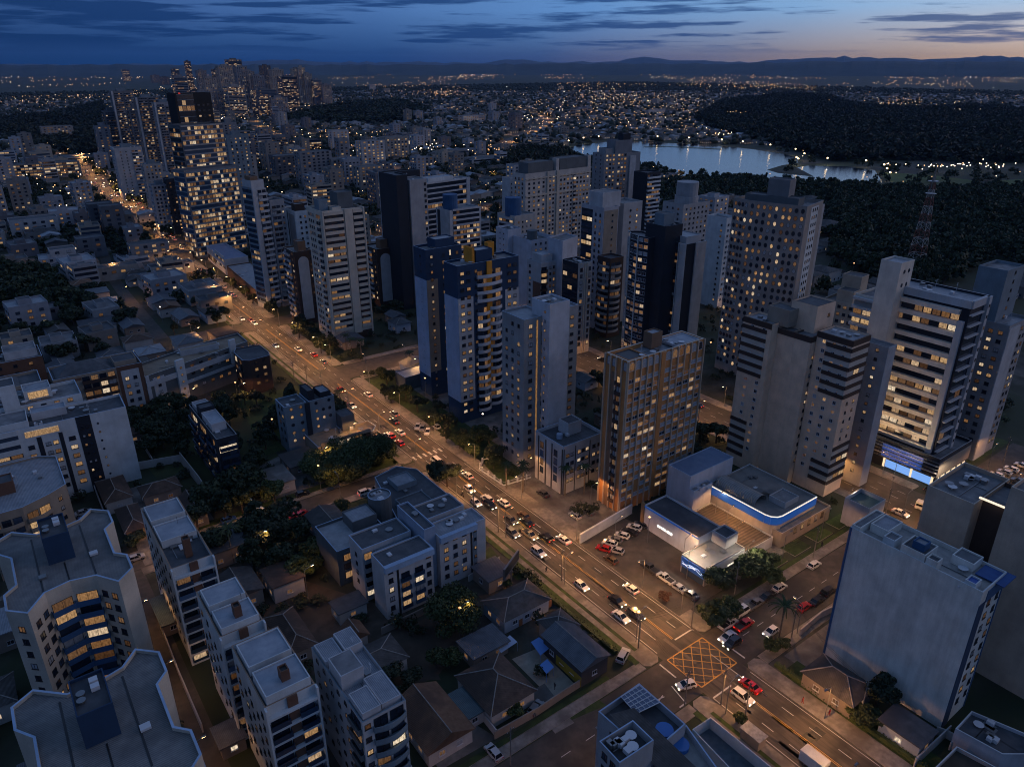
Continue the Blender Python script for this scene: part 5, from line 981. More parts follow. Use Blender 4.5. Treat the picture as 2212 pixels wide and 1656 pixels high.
hpx('small teal sheet-roofed garage between the two brown-roofed houses', 'I', (620,1310), (500,1130), (715,1220), 3.0, 'flat', surf('teal_sheet', (.04,.07,.08), (.07,.11,.12), .5, .5, band=('X', 1, .3)), hw, name='garage', cat='garage')
hpx('dark hip-roofed house behind the hedge, under the huge blank blue-white wall', 'M', (390,1200), (20,960), (470,1020), 3.6, 'hip', GREYTILE, hb, rh=2.2)
hpx('blue-fronted little shop with a lit porch under the blank blue-white wall', 'M', (890,1510), (600,1305), (1015,1400), 3.4, 'flat', DARKROOF, hbl, lp=.9, name='store', cat='shop')
hpx('dark brown hip-roofed house just below the long white building', 'E', (780,895), (700,745), (975,850), 3.8, 'hip', TILE, hw)
hpx('brown hip-roofed house with forked ridge, left of the white terraced block', 'E', (930,1110), (815,955), (1075,1045), 3.8, 'hip', TILE, hb)
hpx('wide brown-roofed house with an orange lit patch, behind the white terraced block', 'E', (1060,850), (1010,780), (1330,770), 3.8, 'hip', TILE, hb, lp=.6)
hpx('brown gable-roofed house beside the garden wall of the narrow dark block', 'E', (1410,1000), (1340,850), (1525,955), 3.8, 'gable', TILE, hb)
hpx('long dark brown tiled house with crossing pale ridges, right of the narrow lane blocks', 'H', (740,830), (580,560), (900,690), 3.8, 'hip', TILE, hb)
hpx('low dark flat-roofed annex at the foot of the blue-grey complex', 'H', (1110,530), (1040,450), (1300,430), 3.2, 'flat', DARKROOF, hw, lp=.8, name='annex', cat='annex')
hpx('orange tiled small house roof below the blue-grey complex', 'H', (1190,730), (1130,640), (1270,690), 3.2, 'gable', TILE2, hw)
hpx('brown-roofed carport house at the foot of the small slate towers', 'G', (820,800), (745,705), (970,680), 3.4, 'flat', GREYTILE, hb)
hpx('long flat-roofed grey house with walled patio, left of the side street', 'G', (640,950), (520,850), (880,920), 3.4, 'flat', YARD, hw)
hpx('ribbed roof shed beside the narrow lane at the bottom left', 'H', (240,1520), (150,1390), (400,1400), 3.0, 'flat', DMETAL, hb, name='shed', cat='shed')
hpx('green ribbed roof shed squeezed between the octagonal tower and the lane blocks', 'F', (1200,620), (1130,420), (1300,590), 3.0, 'flat', surf('teal_sheet', (.04,.07,.08), (.07,.11,.12)), hb, name='shed', cat='shed')
for lb, q in (('pale blue cloth awning beside the flat dark shed', ((840,760),(880,810),(1000,735),(945,685))), ('blue cloth awning over the play yard', ((1100,730),(1170,830),(1250,770),(1160,700))), ('small bright blue awning by the yellow wall', ((1165,900),(1215,965),(1270,920),(1220,860)))):
    a = [P('I', *p, 2.4) for p in q]; o = a[0]; mb = MB(); mb.add([(p.x-o.x, p.y-o.y, z_) for p, z_ in zip(a, (2.3,2.3,2.5,2.5))] + [(p.x-o.x, p.y-o.y, z_-.05) for p, z_ in zip(a, (2.3,2.3,2.5,2.5))], [(0,1,2,3),(7,6,5,4)])
    for p in a: mb.bar((p.x-o.x, p.y-o.y, 0), (p.x-o.x, p.y-o.y, 2.3), .04)
    whole('awning', mb, [plain('blue_cloth', (.10,.22,.5), .8) if 'pale' not in lb else plain('pale_cloth', (.35,.42,.55), .8)], lb, 'awning', (o.x, o.y, 0))
# low walls between the lots
def lowwall(label, pts, h=1.9, m=None, name='wall', cat='garden wall', th=.12):
    o = Vector(pts[0]); mb = MB()
    for a, b in zip(pts, pts[1:]):
        a, b = Vector(a)-o, Vector(b)-o; d = (b-a).normalized(); n = Vector((d.y, -d.x))*th; mb.prism([a-n-d*th*0, a+n, b+n, b-n][::1] if 0 else [tuple(a+n), tuple(b+n), tuple(b-n), tuple(a-n)], 0, h)
    return whole(name, mb, [m or hb], label, cat, (o.x, o.y, 0))
def wpx(label, crop, pts, **kw): return lowwall(label, [tuple(P(crop, *p)) for p in pts], **kw)
wpx('garden wall along the cross street in front of the tiled houses', 'I', [(830,1450),(1150,1270),(1340,1140),(1560,1000)], m=hb)
wpx('brown wall curving round the dirt lot under the blue-grey complex', 'I', [(0,680),(330,520)], m=hb); wpx('pale garden wall beside the teal garage', 'I', [(715,1270),(850,1440)], m=hw)
wpx('rust-orange fence beside the speckled hipped house', 'I', [(1010,620),(1250,470)], m=wall((.28,.12,.05)), name='fence', cat='fence'); wpx('dark wall behind the billboard lot', 'I', [(870,150),(640,290)], m=hw)
wpx('tall pale party wall left of the narrow dark block', 'E', [(1340,600),(1480,780),(1590,950)], h=4, m=wall((.34,.33,.31))); wpx('long wall under the end of the long white building', 'E', [(780,690),(1340,590)], h=2.6, m=hw)
wpx('orange-lit wall along the narrow lane', 'F', [(1190,640),(1330,1000),(1500,1400)], h=2.2, m=hw); wpx('left wall of the driveway with two parked cars', 'E', [(500,800),(545,1010)], m=hw); wpx('right wall of the driveway with two parked cars', 'E', [(680,740),(775,990)], m=hw)
wpx('white wall at the edge of the meadow beyond the long white building', 'E', [(900,200),(1130,600)], m=hw); wpx('garden wall behind the little blue-fronted shop', 'M', [(840,1656),(1100,1410)], h=2.2, m=hw)
wpx('curved white wall right of the blue-fronted shop', 'M', [(1000,1410),(1080,1440),(1150,1480),(1100,1530)], m=hw); wpx('white garden walls left of the huge blank wall', 'M', [(0,690),(150,560),(230,520)], m=hw)
# white fence with posts and globe lamps round the green corner garden
fp = [P('J', 880, 870), P('J', 750, 910), P('J', 720, 980), P('J', 900, 1100), P('J', 1100, 1040)]
for i, (a, b) in enumerate(zip(fp, fp[1:])):
    t_ = thing('fence', ('white pillared garden fence, back length by the lawn', 'white pillared garden fence, short length at the corner', 'white pillared garden fence, long lit length along the avenue pavement', 'white pillared garden fence, length towards the palms')[i], 'fence', (a.x, a.y, 0)); d = b - a
    put('rail', MB().bar((0,0,.3), (d.x,d.y,.3), .22, 4).bar((0,0,1.3), (d.x,d.y,1.3), .05, 4).mesh('rail', [whiteP]), t_); n = max(2, int(d.length/2.6))
    for k in range(n): put('pillar', MB().box(-.22, .22, -.22, .22, 0, 1.7).mesh('pillar', [whiteP]), t_, (d.x*(k+.5)/n, d.y*(k+.5)/n, 0))
# billboard
b_ = P('I', 955, 325); t_ = thing('billboard', 'dark blank billboard on one thick post above the dirt lot', 'billboard', (b_.x, b_.y, 0), rad(30))
put('post', MB().cyl(0, 0, 0, 6.5, .22, n=10).mesh('post', [METALG]), t_); pn = put('panel', MB().box(-4.2, 4.2, -.15, .15, 5.2, 7.8).mesh('panel', [plain('billboard_face', (.02,.028,.035), .3)]), t_)
fr = MB()
for q in ((-4.3,4.3,-.22,.22,5.1,5.25),(-4.3,4.3,-.22,.22,7.75,7.9),(-4.3,-4.15,-.22,.22,5.1,7.9),(4.15,4.3,-.22,.22,5.1,7.9)): fr.box(*q)
put('frame', fr.mesh('frame', [METALG]), pn)
# bus shelter kiosk
b_ = P('L', 1240, 1470); t_ = thing('kiosk', 'small kerbside kiosk with a pale panelled roof, by the bottom avenue pavement', 'kiosk', (b_.x, b_.y, 0))
put('wall', MB().box(-1.1, 1.1, -2, 2, 0, 2.5).mesh('wall', [hb]), t_); put('roof', MB().box(-1.3, 1.3, -2.2, 2.2, 2.5, 2.65).mesh('roof', [surf('kiosk_roof', (.14,.14,.14), (.34,.34,.33), .9, .5)]), t_); OCC.append((b_.x-2, b_.x+2, b_.y-3, b_.y+3))

# ------------------------------------------------------------------ trees
def leaf_mat(name, a, b):
    m, t, bb = mat_base(name); oc = t.new('ShaderNodeTexCoord').outputs['Object']; rnd = t.new('ShaderNodeObjectInfo').outputs['Random']
    n = t.noise(oc, .9, 3); n2 = t.new('ShaderNodeNewGeometry').outputs['Random Per Island']
    c = t.mix(t.math('MULTIPLY', t.math('ADD', n, n2), .55), a, b); c = t.mix(t.math('MULTIPLY', rnd, .5), c, tuple(x*.45 for x in a))
    c = t.mix(t.maprange(t.noise(oc, .045, 4), .38, .62, 0, .65), c, tuple(x*.35 for x in a)) if 'wood' in name else c
    t.put(bb.inputs['Base Color'], c); bb.inputs['Roughness'].default_value = .75; MATS[name] = m; return m
LEAF = leaf_mat('leaves_green', (.018,.034,.010), (.075,.105,.028)); LEAFD = leaf_mat('leaves_dark', (.010,.020,.009), (.035,.055,.018)); LEAFR = leaf_mat('leaves_reddish', (.05,.02,.012), (.11,.05,.025))
BARK = surf('bark', (.05,.035,.025), (.10,.075,.055), 2, .95)
rng = np.random.default_rng(5)
def crown_mesh(name, nl, m, kind='round', leaves=1500, size=.16, seed=0):
    """Leaf-sized faces through lumps of a crown that is about 2 units across and starts at z=0."""
    g_ = np.random.default_rng(seed); C = []
    for k in range(nl):
        a = g_.uniform(0, 2*math.pi); r = g_.uniform(.15, .72)**.8
        if kind == 'round': C.append((r*math.cos(a), r*math.sin(a), g_.uniform(.35, 1.25)*(1.15-.5*r), g_.uniform(.28, .48)))
        elif kind == 'flat': C.append((1.0*r*math.cos(a), 1.0*r*math.sin(a), g_.uniform(.2, .5), g_.uniform(.22, .38)))
        elif kind == 'tall': C.append((.35*r*math.cos(a), .35*r*math.sin(a), g_.uniform(.2, 2.6), g_.uniform(.22, .34)))
        elif kind == 'tier':
            z_ = [.4, .8, 1.2, 1.6][k % 4]; C.append((.8*(1.2-z_*.35)*r*math.cos(a), .8*(1.2-z_*.35)*r*math.sin(a), z_, g_.uniform(.2, .32)))
    C = np.array(C); idx = g_.integers(0, len(C), leaves); d = g_.normal(size=(leaves, 3)); d /= np.linalg.norm(d, axis=1)[:, None]
    rr = C[idx, 3]*g_.uniform(.72, 1.12, leaves); p = C[idx, :3] + d*rr[:, None]*np.array([1, 1, .8])
    p = p[(p[:, 2] > .05)]; n = len(p); dd = d[:n] + g_.normal(size=(n, 3))*.55; dd /= np.linalg.norm(dd, axis=1)[:, None]
    u = np.cross(dd, g_.normal(size=(n, 3))); u /= np.linalg.norm(u, axis=1)[:, None]; v = np.cross(dd, u); s_ = (size*g_.uniform(.5, 1.2, n))[:, None]
    V = np.stack([p + u*s_, p + v*s_*.7, p - u*s_, p - v*s_*.7], 1).reshape(-1, 3); me = bpy.data.meshes.new(name)
    me.vertices.add(len(V)); me.vertices.foreach_set('co', V.ravel()); me.loops.add(len(V)); me.loops.foreach_set('vertex_index', np.arange(len(V), dtype=np.int32))
    me.polygons.add(n); me.polygons.foreach_set('loop_start', np.arange(0, 4*n, 4, dtype=np.int32)); me.polygons.foreach_set('loop_total', np.full(n, 4, dtype=np.int32)); me.materials.append(m); me.update(); return me
CRN = [crown_mesh('crown', 9, LEAF, 'round', 1700, .13, 1), crown_mesh('crown', 12, LEAF, 'round', 1900, .12, 2), crown_mesh('crown', 10, LEAFD, 'round', 1700, .13, 3), crown_mesh('crown', 14, LEAFD, 'round', 1900, .12, 4)]
CRNF = [crown_mesh('crown', 12, LEAFD, 'flat', 1300, .12, 6), crown_mesh('crown', 14, LEAFD, 'tier', 1500, .12, 7)]
CRNT = crown_mesh('crown', 10, LEAFD, 'tall', 1100, .12, 8); CRNBIG = crown_mesh('crown', 26, LEAF, 'round', 9000, .06, 9); CRNR = crown_mesh('crown', 7, LEAFR, 'round', 1100, .12, 10)
def trunk(h, r, limbs=5, spread=.5):
    mb = MB(); mb.bar((0,0,-.1), (.04,.02,h*.72), r, 7, 0, r*.6)
    for k in range(limbs):
        a = 2*math.pi*k/limbs + .4; mb.bar((.03,.02,h*.62), (math.cos(a)*spread*h*.42, math.sin(a)*spread*h*.42, h*1.1), r*.5, 5, 0, r*.18)
    return mb.mesh('trunk', [BARK])
TR1, TR2 = trunk(1, .07), trunk(1, .045, 4, .7)
TREES = 0; TREE_POS = []
def tree(x, y, h, r, crown=None, label=None, group=None, name='tree', cat='tree', th=.32, zs=None):
    global TREES; TREES += 1; TREE_POS.append((x, y, r))
    t_ = thing(name, label, cat, (x, y, 0), RN.uniform(0, 6.28), group)
    put('trunk', TR1 if h < 14 else TR2, t_, scale=(h*.5, h*.5, h*.5)); zs = zs or (h*(1-th))/1.75
    put('crown', crown or RN.choice(CRN), t_, (0, 0, h*th), scale=(r, r, zs)); return t_
def palm(x, y, h, label, group=None, r=2.6):
    global TREES; TREES += 1; TREE_POS.append((x, y, r))
    t_ = thing('palm_tree', label, 'palm', (x, y, 0), RN.uniform(0, 6), group); put('trunk', MB().bar((0,0,0), (.15,.1,h), .24, 8, 0, .16).mesh('trunk', [surf('palm_bark', (.10,.08,.06), (.2,.17,.13), 2, .9)]), t_)
    mb = MB()
    for k in range(17):
        a = 6.283*k/17 + .1*(k % 3); up = .5 + .5*((k*7) % 5)/4; pr = None
        for i in range(8):
            q = i/7; rr = r*q*1.05; z_ = h + r*.55*up*math.sin(q*2.3) - r*.35*q*q*(1.6-up); wd = .34*(1-q*.75)*(.4 if i == 0 else 1); c, sn = math.cos(a), math.sin(a)
            cu = ((c*rr-sn*wd, sn*rr+c*wd, z_-.14), (c*rr, sn*rr, z_), (c*rr+sn*wd, sn*rr-c*wd, z_-.14))
            if pr: mb.quad(pr[0], pr[1], cu[1], cu[0]); mb.quad(pr[1], pr[2], cu[2], cu[1])
            pr = cu
    put('crown', mb.mesh('crown', [LEAF]), t_); return t_
def free(x, y, r=1.5):
    for a, b, c, d in OCC:
        if a-r < x < b+r and c-r < y < d+r: return False
    if X_AV0-r < x < X_AV1+r and y < 340: return False
    for cl, hw in ROADS:
        for i in range(len(cl)-1):
            p, q = Vector(cl[i]), Vector(cl[i+1]); d = q-p; t_ = max(0, min(1, (Vector((x, y))-p).dot(d)/d.length_squared))
            if (p + d*t_ - Vector((x, y))).length < hw+r: return False
    return not in_poly(x, y, LAKE)
# named single trees near the camera
def tpx(crop, x, y, h, r, label, **kw): p = P(crop, x, y, h*.5); return tree(p.x, p.y, h, r, label=label, **kw)
tpx('I', 540, 490, 11, 6.2, 'large round olive-green tree between the blue-grey complex and the hipped house', crown=CRNBIG, th=.14)
for (a, b, hh, rr, lb) in ((1040, 760, 10, 6, 'leftmost dome of the huge dark tree row beside the side street'), (1180, 700, 11, 6.5, 'second dome of the huge dark tree row, behind the side street cars'), (1330, 670, 11, 6.5, 'third dome of the huge dark tree row, middle of its crown line'), (1480, 640, 10, 5.5, 'rightmost dome of the huge dark tree row, nearest the avenue'), (1100, 820, 9, 5, 'low front dome of the huge dark tree row above the small lawn'), (1260, 800, 9, 5, 'front dome of the huge dark tree row over the pavement')):
    tpx('G', a, b, hh, rr, lb, crown=CRNBIG, group='trees beside the side street', th=.12)
tpx('J', 480, 1010, 8.5, 4.3, 'dark tree overhanging the avenue traffic at the side street corner', crown=CRN[2]); tpx('J', 400, 985, 7.5, 3, 'smaller dark tree on the avenue edge left of the overhanging one', crown=CRN[3])
tpx('G', 560, 710, 7, 3.5, 'round tree beside the narrow dark block', crown=CRN[2]); tpx('G', 690, 960, 9, 3.6, 'tall dark tree by the flat-roofed grey house', crown=CRN[0]); tpx('G', 1180, 1070, 4, 2.4, 'small round tree on the side street verge', crown=CRN[0])
tpx('M', 590, 1090, 8, 3.6, 'dark round tree against the huge blank blue-white wall', crown=CRN[3]); tpx('M', 510, 1290, 5, 2.8, 'bright leafy tree left of the blue-fronted shop', crown=CRN[0]); tpx('M', 420, 1250, 4, 2, 'small leafy tree by the pavement hedge under the blank wall', crown=CRN[1])
tpx('L', 1010, 260, 6.5, 4.2, 'leafy street tree left of the corner store front', crown=CRN[1]); tpx('L', 1230, 180, 6.5, 3.9, 'leafy street tree right of the corner store', crown=CRN[0]); tpx('L', 1330, 130, 6.5, 3.9, 'leafy street tree right of the corner store, second along', crown=CRN[1]); tpx('L', 1380, 250, 5, 3.1, 'street tree above the parked white car in the cross street', crown=CRN[0])
tpx('L', 960, 540, 6, 3.8, 'bushy tree on the crossing corner next to the parked white pickup', crown=CRN[1]); tpx('L', 1060, 470, 5.5, 3.1, 'bushy tree behind the white pickup on the corner', crown=CRN[0]); tpx('L', 610, 400, 2.6, 1.9, 'reddish shrub at the end of the parking lot', crown=CRNR, name='shrub', cat='shrub')
tpx('L', 1380, 760, 3.4, 1.9, 'leafy shrub on the corner lawn below the big palm', crown=CRN[0], name='shrub', cat='shrub'); tpx('L', 1470, 740, 3.0, 1.7, 'leafy shrub right beside the palm corner', crown=CRN[1], name='shrub', cat='shrub'); tpx('L', 1150, 1290, 3.4, 1.2, 'small round tree beside the kerbside kiosk', crown=CRN[0])
tpx('L', 1010, 1480, 1.6, .9, 'round bush in the sunken garden court, upper of two', crown=CRN[0], name='shrub', cat='shrub'); tpx('L', 1090, 1560, 1.6, .9, 'round bush in the sunken garden court, lower of two', crown=CRN[0], name='shrub', cat='shrub')
tpx('I', 400, 850, 5, 2.3, 'twin-crowned garden tree below the dirt lot, left one', crown=CRN[1]); tpx('I', 500, 850, 5, 2.3, 'twin-crowned garden tree below the dirt lot, right one', crown=CRN[0]); tpx('I', 985, 1235, 3.6, 2.0, 'clipped round tree in front of the square hipped house', crown=CRN[1], name='tree')
tpx('I', 50, 950, 5, 3, 'dark garden tree at the left of the garden lots', crown=CRN[2]); tpx('I', 230, 1000, 4, 2.6, 'low garden tree behind the big gable roof', crown=CRN[3]); tpx('I', 920, 300, 2.4, 1.3, 'bush at the foot of the billboard post', crown=CRN[1], name='shrub', cat='shrub')
tpx('E', 990, 1160, 5, 3, 'dark round courtyard tree right of the upper octagonal tower', crown=CRN[2]); tpx('H', 1380, 900, 1.0, .1, 'thin sapling on the dirt lot', crown=CRN[0]) if 0 else None
pl = P('L', 1440, 700); palm(pl.x, pl.y, 8.5, 'big palm on the crossing corner in front of the blank blue-white wall', r=3.4)
for i, (a, b) in enumerate(((920, 1060), (1040, 1090), (1040, 1050), (1490, 1100), (1350, 1110))):
    p = P('J', a, b+60); palm(p.x, p.y, 8 if i < 3 else 9, ('palm at the front of the white-fenced garden', 'palm right of the white-fenced garden, front one', 'palm right of the white-fenced garden, rear one', 'slim palm between the grey block and the brown tower', 'slim palm before the grey four storey block')[i], r=2)
for i, (a, b) in enumerate(((940, 1430), (1010, 1440), (900, 1400))):
    p = P('A', a, b+20); palm(p.x, p.y, 6.5, ('palm at the front corner of the cream beam tower', 'palm right of the cream beam tower door', 'palm left at the foot of the cream beam tower')[i], r=2.2)
p = P('D', 1005, 1380); palm(p.x, p.y, 9, 'palm beside the office tower podium at the right', r=3.2); p = P('G', 1190, 350); palm(p.x, p.y, 6, 'palm beside the slate-blue towers on the avenue', r=2)
p = P('G', 400, 1500); palm(p.x, p.y, 10, 'dark palm in the garden left of the stepped complex', r=3.4); p = P('A', 1370, 1560); palm(p.x, p.y, 7, 'palm on the corner of the middle street', r=2)
# groups of trees by area
def scatter(n, pts, h, r, label, group, crowns, name='tree', crop='', r0=1.2, tries=30):
    poly = [tuple(P(crop, *p)) for p in pts] if crop is not None else pts; xs = [p[0] for p in poly]; ys = [p[1] for p in poly]; k = 0; t_ = 0
    while k < n and t_ < n*tries:
        t_ += 1; x, y = RN.uniform(min(xs), max(xs)), RN.uniform(min(ys), max(ys)); f = RN.uniform(.75, 1.25)
        if in_poly(x, y, poly) and free(x, y, r0) and all((x-a)**2 + (y-b)**2 > (.62*(c + r*f))**2 for a, b, c in TREE_POS[-160:]):
            tree(x, y, h*f, r*f, RN.choice(crowns), label, group, name, 'tree' if name != 'shrub' else 'shrub'); k += 1
DK = [CRN[2], CRN[3], CRN[2], CRNF[1]]
scatter(20, [(60,1150),(560,900),(900,1250),(850,1560),(480,1656),(250,1450)], 11, 4.6, 'dark garden tree between the white terraced block and the stepped complex', 'garden trees left of the stepped complex', DK + CRNF, crop='G')
scatter(6, [(700,1400),(1000,1350),(1100,1600),(800,1656)], 6, 3.2, 'dense bush-like tree at the foot of the stepped complex', 'bushy trees by the stepped complex', CRN[:2], crop='G')
scatter(17, [(880,180),(1340,50),(1390,560),(1140,600),(960,350)], 8, 3.6, 'dark tree in the meadow between the long white building and the narrow dark block', 'meadow trees', DK, crop='E')
scatter(16, [(410,430),(620,420),(700,600),(620,760),(400,700)], 8, 3.4, 'dark tree between the narrow dark block and the slate towers', 'trees behind the narrow dark block', DK, crop='G') if 0 else None
scatter(22, None or [(30,262),(62,262),(92,240),(92,214),(64,222),(50,190),(47,190),(47,225),(30,232)], 8.5, 3.4, 'dark tree on the lawn behind the slate-blue towers', 'lawn trees behind the slate towers', DK, crop=None)
scatter(12, [(110.5,180),(121,180),(121,250),(110.5,250)], 7, 3, 'dark street tree between the avenue and the yellow striped tower', 'trees on the right bank of the avenue', DK + CRN[:1], crop=None)
scatter(9, [(112,160),(122,160),(122,182),(112,182)], 6, 2.8, 'bushy tree behind the white-fenced garden', 'trees beside the white-fenced garden', CRN[:3], crop=None)
scatter(10, [(110,275),(122,275),(122,330),(110,330)], 6.5, 2.8, 'dark tree in front of the arched brown tower', 'trees by the avenue below the arched tower', DK, crop=None)
scatter(24, [(132,160),(165,165),(195,200),(190,250),(150,240),(150,200)], 8, 3.2, 'dark courtyard tree between the towers right of the slim grey tower', 'courtyard trees between the towers', DK, crop=None)
scatter(14, [(150,118),(182,122),(186,150),(150,150)], 8, 3.2, 'dark tree behind the brown tower', 'trees behind the brown tower', DK, crop=None)
scatter(26, [(-10,330),(30,330),(58,352),(56,470),(20,520),(-30,520)], 9, 5, 'dense dark grove tree left of the pale low blocks', 'grove trees at the left edge', [CRN[3], CRN[2]], crop=None)
scatter(10, [(84,352),(92,352),(92,520),(84,520)], 7, 3, 'street tree on the left bank of the far avenue', 'street trees along the far avenue', DK, crop=None); scatter(10, [(111,352),(116,352),(120,440),(112,440)], 6, 2.4, 'street tree on the right verge of the far avenue', 'street trees along the far avenue', DK, crop=None)
scatter(12, [(60,500),(95,530),(100,590),(70,600)], 9, 5, 'dark tree in front of the left bank tower cluster', 'trees below the tower cluster', DK, crop=None)
scatter(8, [(212,84),(262,84),(262,110),(236,76),(212,78)], 6, 2.6, 'tree by the far right parking lot', 'trees by the far right parking lot', CRN[:2], crop=None); scatter(6, [(162,34),(184,20),(184,60),(165,60)], 8, 3.5, 'dark tree behind the taupe blank-walled blocks', 'trees behind the taupe blocks', DK, crop=None)
scatter(5, [(20,60),(29,60),(29,100),(20,98)], 4, 1.6, 'x', 'x', CRN[:1], crop=None) if 0 else None
scatter(9, [(1000,1100),(1656,900),(1656,1400),(1200,1300)], 9, 3.6, 'x', 'x', DK, crop='M') if 0 else None
# hedge along the avenue pavement
for lb, a, b in (('clipped dark hedge between the metal-roofed hall and the avenue', (89.6, 84), (89.6, 122)), ('clipped hedge along the pavement right of the avenue near the bottom', (114.2, 30), (114.2, 62))):
    hm = MB(); g_ = random.Random(3)
    for k in range(900):
        y = g_.uniform(a[1], b[1]); x = a[0] + g_.gauss(0, .35); z_ = g_.uniform(.05, 1.2); u = Vector((g_.gauss(0,1), g_.gauss(0,1), g_.gauss(0,1))).normalized()*.2; v = u.cross(Vector((g_.gauss(0,1), g_.gauss(0,1), 1))).normalized()*.18; p = Vector((x, y, z_))
        hm.quad(p+u, p+v, p-u, p-v)
    hm.prism([(a[0]-.4,a[1]),(a[0]+.4,a[1]),(a[0]+.4,b[1]),(a[0]-.4,b[1])], 0, .95); whole('hedge', hm, [LEAF], lb, 'hedge')

# ------------------------------------------------------------------ cars
PAINT = dict(white=(.62,.62,.60), silver=(.35,.36,.38), grey=(.14,.145,.15), black=(.012,.012,.014), red=(.38,.012,.012), blue=(.03,.09,.25), dark=(.04,.045,.055), beige=(.42,.34,.22), brown=(.09,.05,.03))
def paint(c):
    k = 'car_paint_' + c
    if k not in MATS:
        m, t, b = mat_base(k); b.inputs['Base Color'].default_value = (*PAINT[c], 1); b.inputs['Roughness'].default_value = .3; b.inputs['Coat Weight'].default_value = .6; MATS[k] = m
    return MATS[k]
CGL = plain('car_glass', (.008,.010,.014), .08); TYRE = plain('tyre_rubber', (.012,.012,.012), .9); RIM = plain('wheel_rim', (.25,.25,.26), .3, .8)
HL = plain('headlight_on', (.8,.8,.7), .2, 0, (1,.86,.62), 9); HLO = plain('headlight_off', (.5,.5,.48), .15); TL = plain('taillight_on', (.4,.01,.01), .3, 0, (1,.04,.02), 2); TLO = plain('taillight_off', (.25,.01,.01), .3)
SH = dict(hatch=(4.0,1.72,1.48,[(-1.98,.3),(-1.98,.85),(-1.75,.95),(1.0,.95),(1.85,.78),(1.98,.6),(1.98,.3)],[(-1.8,.93),(-1.45,1.45),(.25,1.48),(1.05,.95)]),
 sedan=(4.5,1.76,1.46,[(-2.22,.3),(-2.22,.85),(-2.0,.98),(1.2,.93),(2.1,.78),(2.24,.6),(2.24,.3)],[(-1.55,.96),(-1.0,1.42),(.35,1.46),(1.2,.94)]),
 suv=(4.5,1.85,1.72,[(-2.2,.35),(-2.2,1.0),(-2.1,1.08),(1.2,1.08),(2.1,.95),(2.24,.7),(2.24,.35)],[(-2.05,1.06),(-1.85,1.68),(.4,1.72),(1.2,1.08)]),
 pickup=(5.2,1.85,1.76,[(-2.6,.4),(-2.6,1.05),(1.4,1.05),(2.45,.98),(2.6,.75),(2.6,.4)],[(-.5,1.04),(-.3,1.70),(.75,1.74),(1.5,1.05)]),
 van=(4.9,1.9,2.1,[(-2.4,.35),(-2.4,1.25),(1.6,1.2),(2.3,.95),(2.44,.7),(2.44,.35)],[(-2.38,1.22),(-2.3,2.05),(1.2,2.08),(1.75,1.2)]))
CPROTO = {}
def side(prof, w0, w1, m, mb):                # extrude a side profile; the lower points use width w0, the upper ones w1
    zs = [p[1] for p in prof]; zl, zh = min(zs), max(zs); k = lambda z_: (w0 + (w1-w0)*(z_-zl)/(zh-zl))/2; n = len(prof)
    mb.add([(x, -k(z_), z_) for x, z_ in prof] + [(x, k(z_), z_) for x, z_ in prof], [tuple(range(n)), tuple(range(2*n-1, n-1, -1))] + [(i, n+i, n+(i+1) % n, (i+1) % n) for i in range(n)], m)
def car_meshes(kind, colr, on):
    key = (kind, colr, on)
    if key in CPROTO: return CPROTO[key]
    L, W, H_, low, up = SH[kind]; b = MB(); side(low[::-1], W, W*.97, 0, b)
    if kind == 'pickup': b.box(-2.45, -.62, -.78, .78, 1.051, 1.06, 1)
    gl = MB(); side(up[::-1], W*.95, W*.74, 0, gl)
    rf = MB(); x0, x1 = up[1][0], up[2][0]; z0, z1 = up[1][1], up[2][1]; q = W*.37
    rf.add([(x0+.02,-q,z0+.012),(x1-.02,-q,z1+.012),(x1-.02,q,z1+.012),(x0+.02,q,z0+.012)], [(0,1,2,3)])
    for sy in (-1, 1):
        for (xa, za), (xb, zb) in ((up[0], up[1]), (up[3], up[2])): rf.bar((xa, sy*W*.455, za), (xb, sy*q, zb), .045, 4)
        rf.bar(((up[0][0]+up[3][0])/2, sy*W*.462, up[0][1]), ((x0+x1)/2, sy*q, (z0+z1)/2), .04, 4)
    wh = MB(); r = .33
    wa = [(r*math.cos(2*math.pi*i/12), r*math.sin(2*math.pi*i/12)) for i in range(12)]
    wh.add([(x, -.1, z_) for x, z_ in wa] + [(x, .1, z_) for x, z_ in wa], [tuple(range(12)), tuple(range(23, 11, -1))] + [(i, 12+i, 12+(i+1) % 12, (i+1) % 12) for i in range(12)], 0)
    for sy in (-.105, .105): wh.add([(x*.55, sy, z_*.55) for x, z_ in wa], [tuple(range(12))], 1)
    hz = low[-1][1] + .32; hl = MB().box(-.03, .05, -.2, .2, -.08, .1)
    CPROTO[key] = dict(body=b.mesh('body', [paint(colr), BLACKM]), glass=gl.mesh('windows', [CGL]), roof=rf.mesh('roof', [paint(colr)]), wheel=wh.mesh('wheel', [TYRE, RIM]), head=hl.mesh('headlight', [HL if on else HLO]), tail=hl.mesh('taillight', [TL if on else TLO]), d=(L, W, hz))
    return CPROTO[key]
def car(kind, colr, x, y, ang, label, on=False, group=None, z=.03):
    m = car_meshes(kind, colr, on); L, W, hz = m['d']; t_ = thing({'van': 'van', 'pickup': 'pickup_truck'}.get(kind, 'car'), label, {'van': 'van', 'pickup': 'pickup'}.get(kind, 'car'), (x, y, z), rad(ang), group)
    put('body', m['body'], t_); put('windows', m['glass'], t_); put('roof', m['roof'], t_)
    for sx in (-1, 1):
        for sy in (-1, 1): put('wheel', m['wheel'], t_, (sx*L*.3, sy*(W/2-.08), .33))
    for sy in (-1, 1): put('headlight', m['head'], t_, (L/2-.02, sy*W*.34, hz)); put('taillight', m['tail'], t_, (-L/2+.01, sy*W*.38, hz+.08))
    return t_
UP, DN, RT, LT = 90, -90, 0, 180
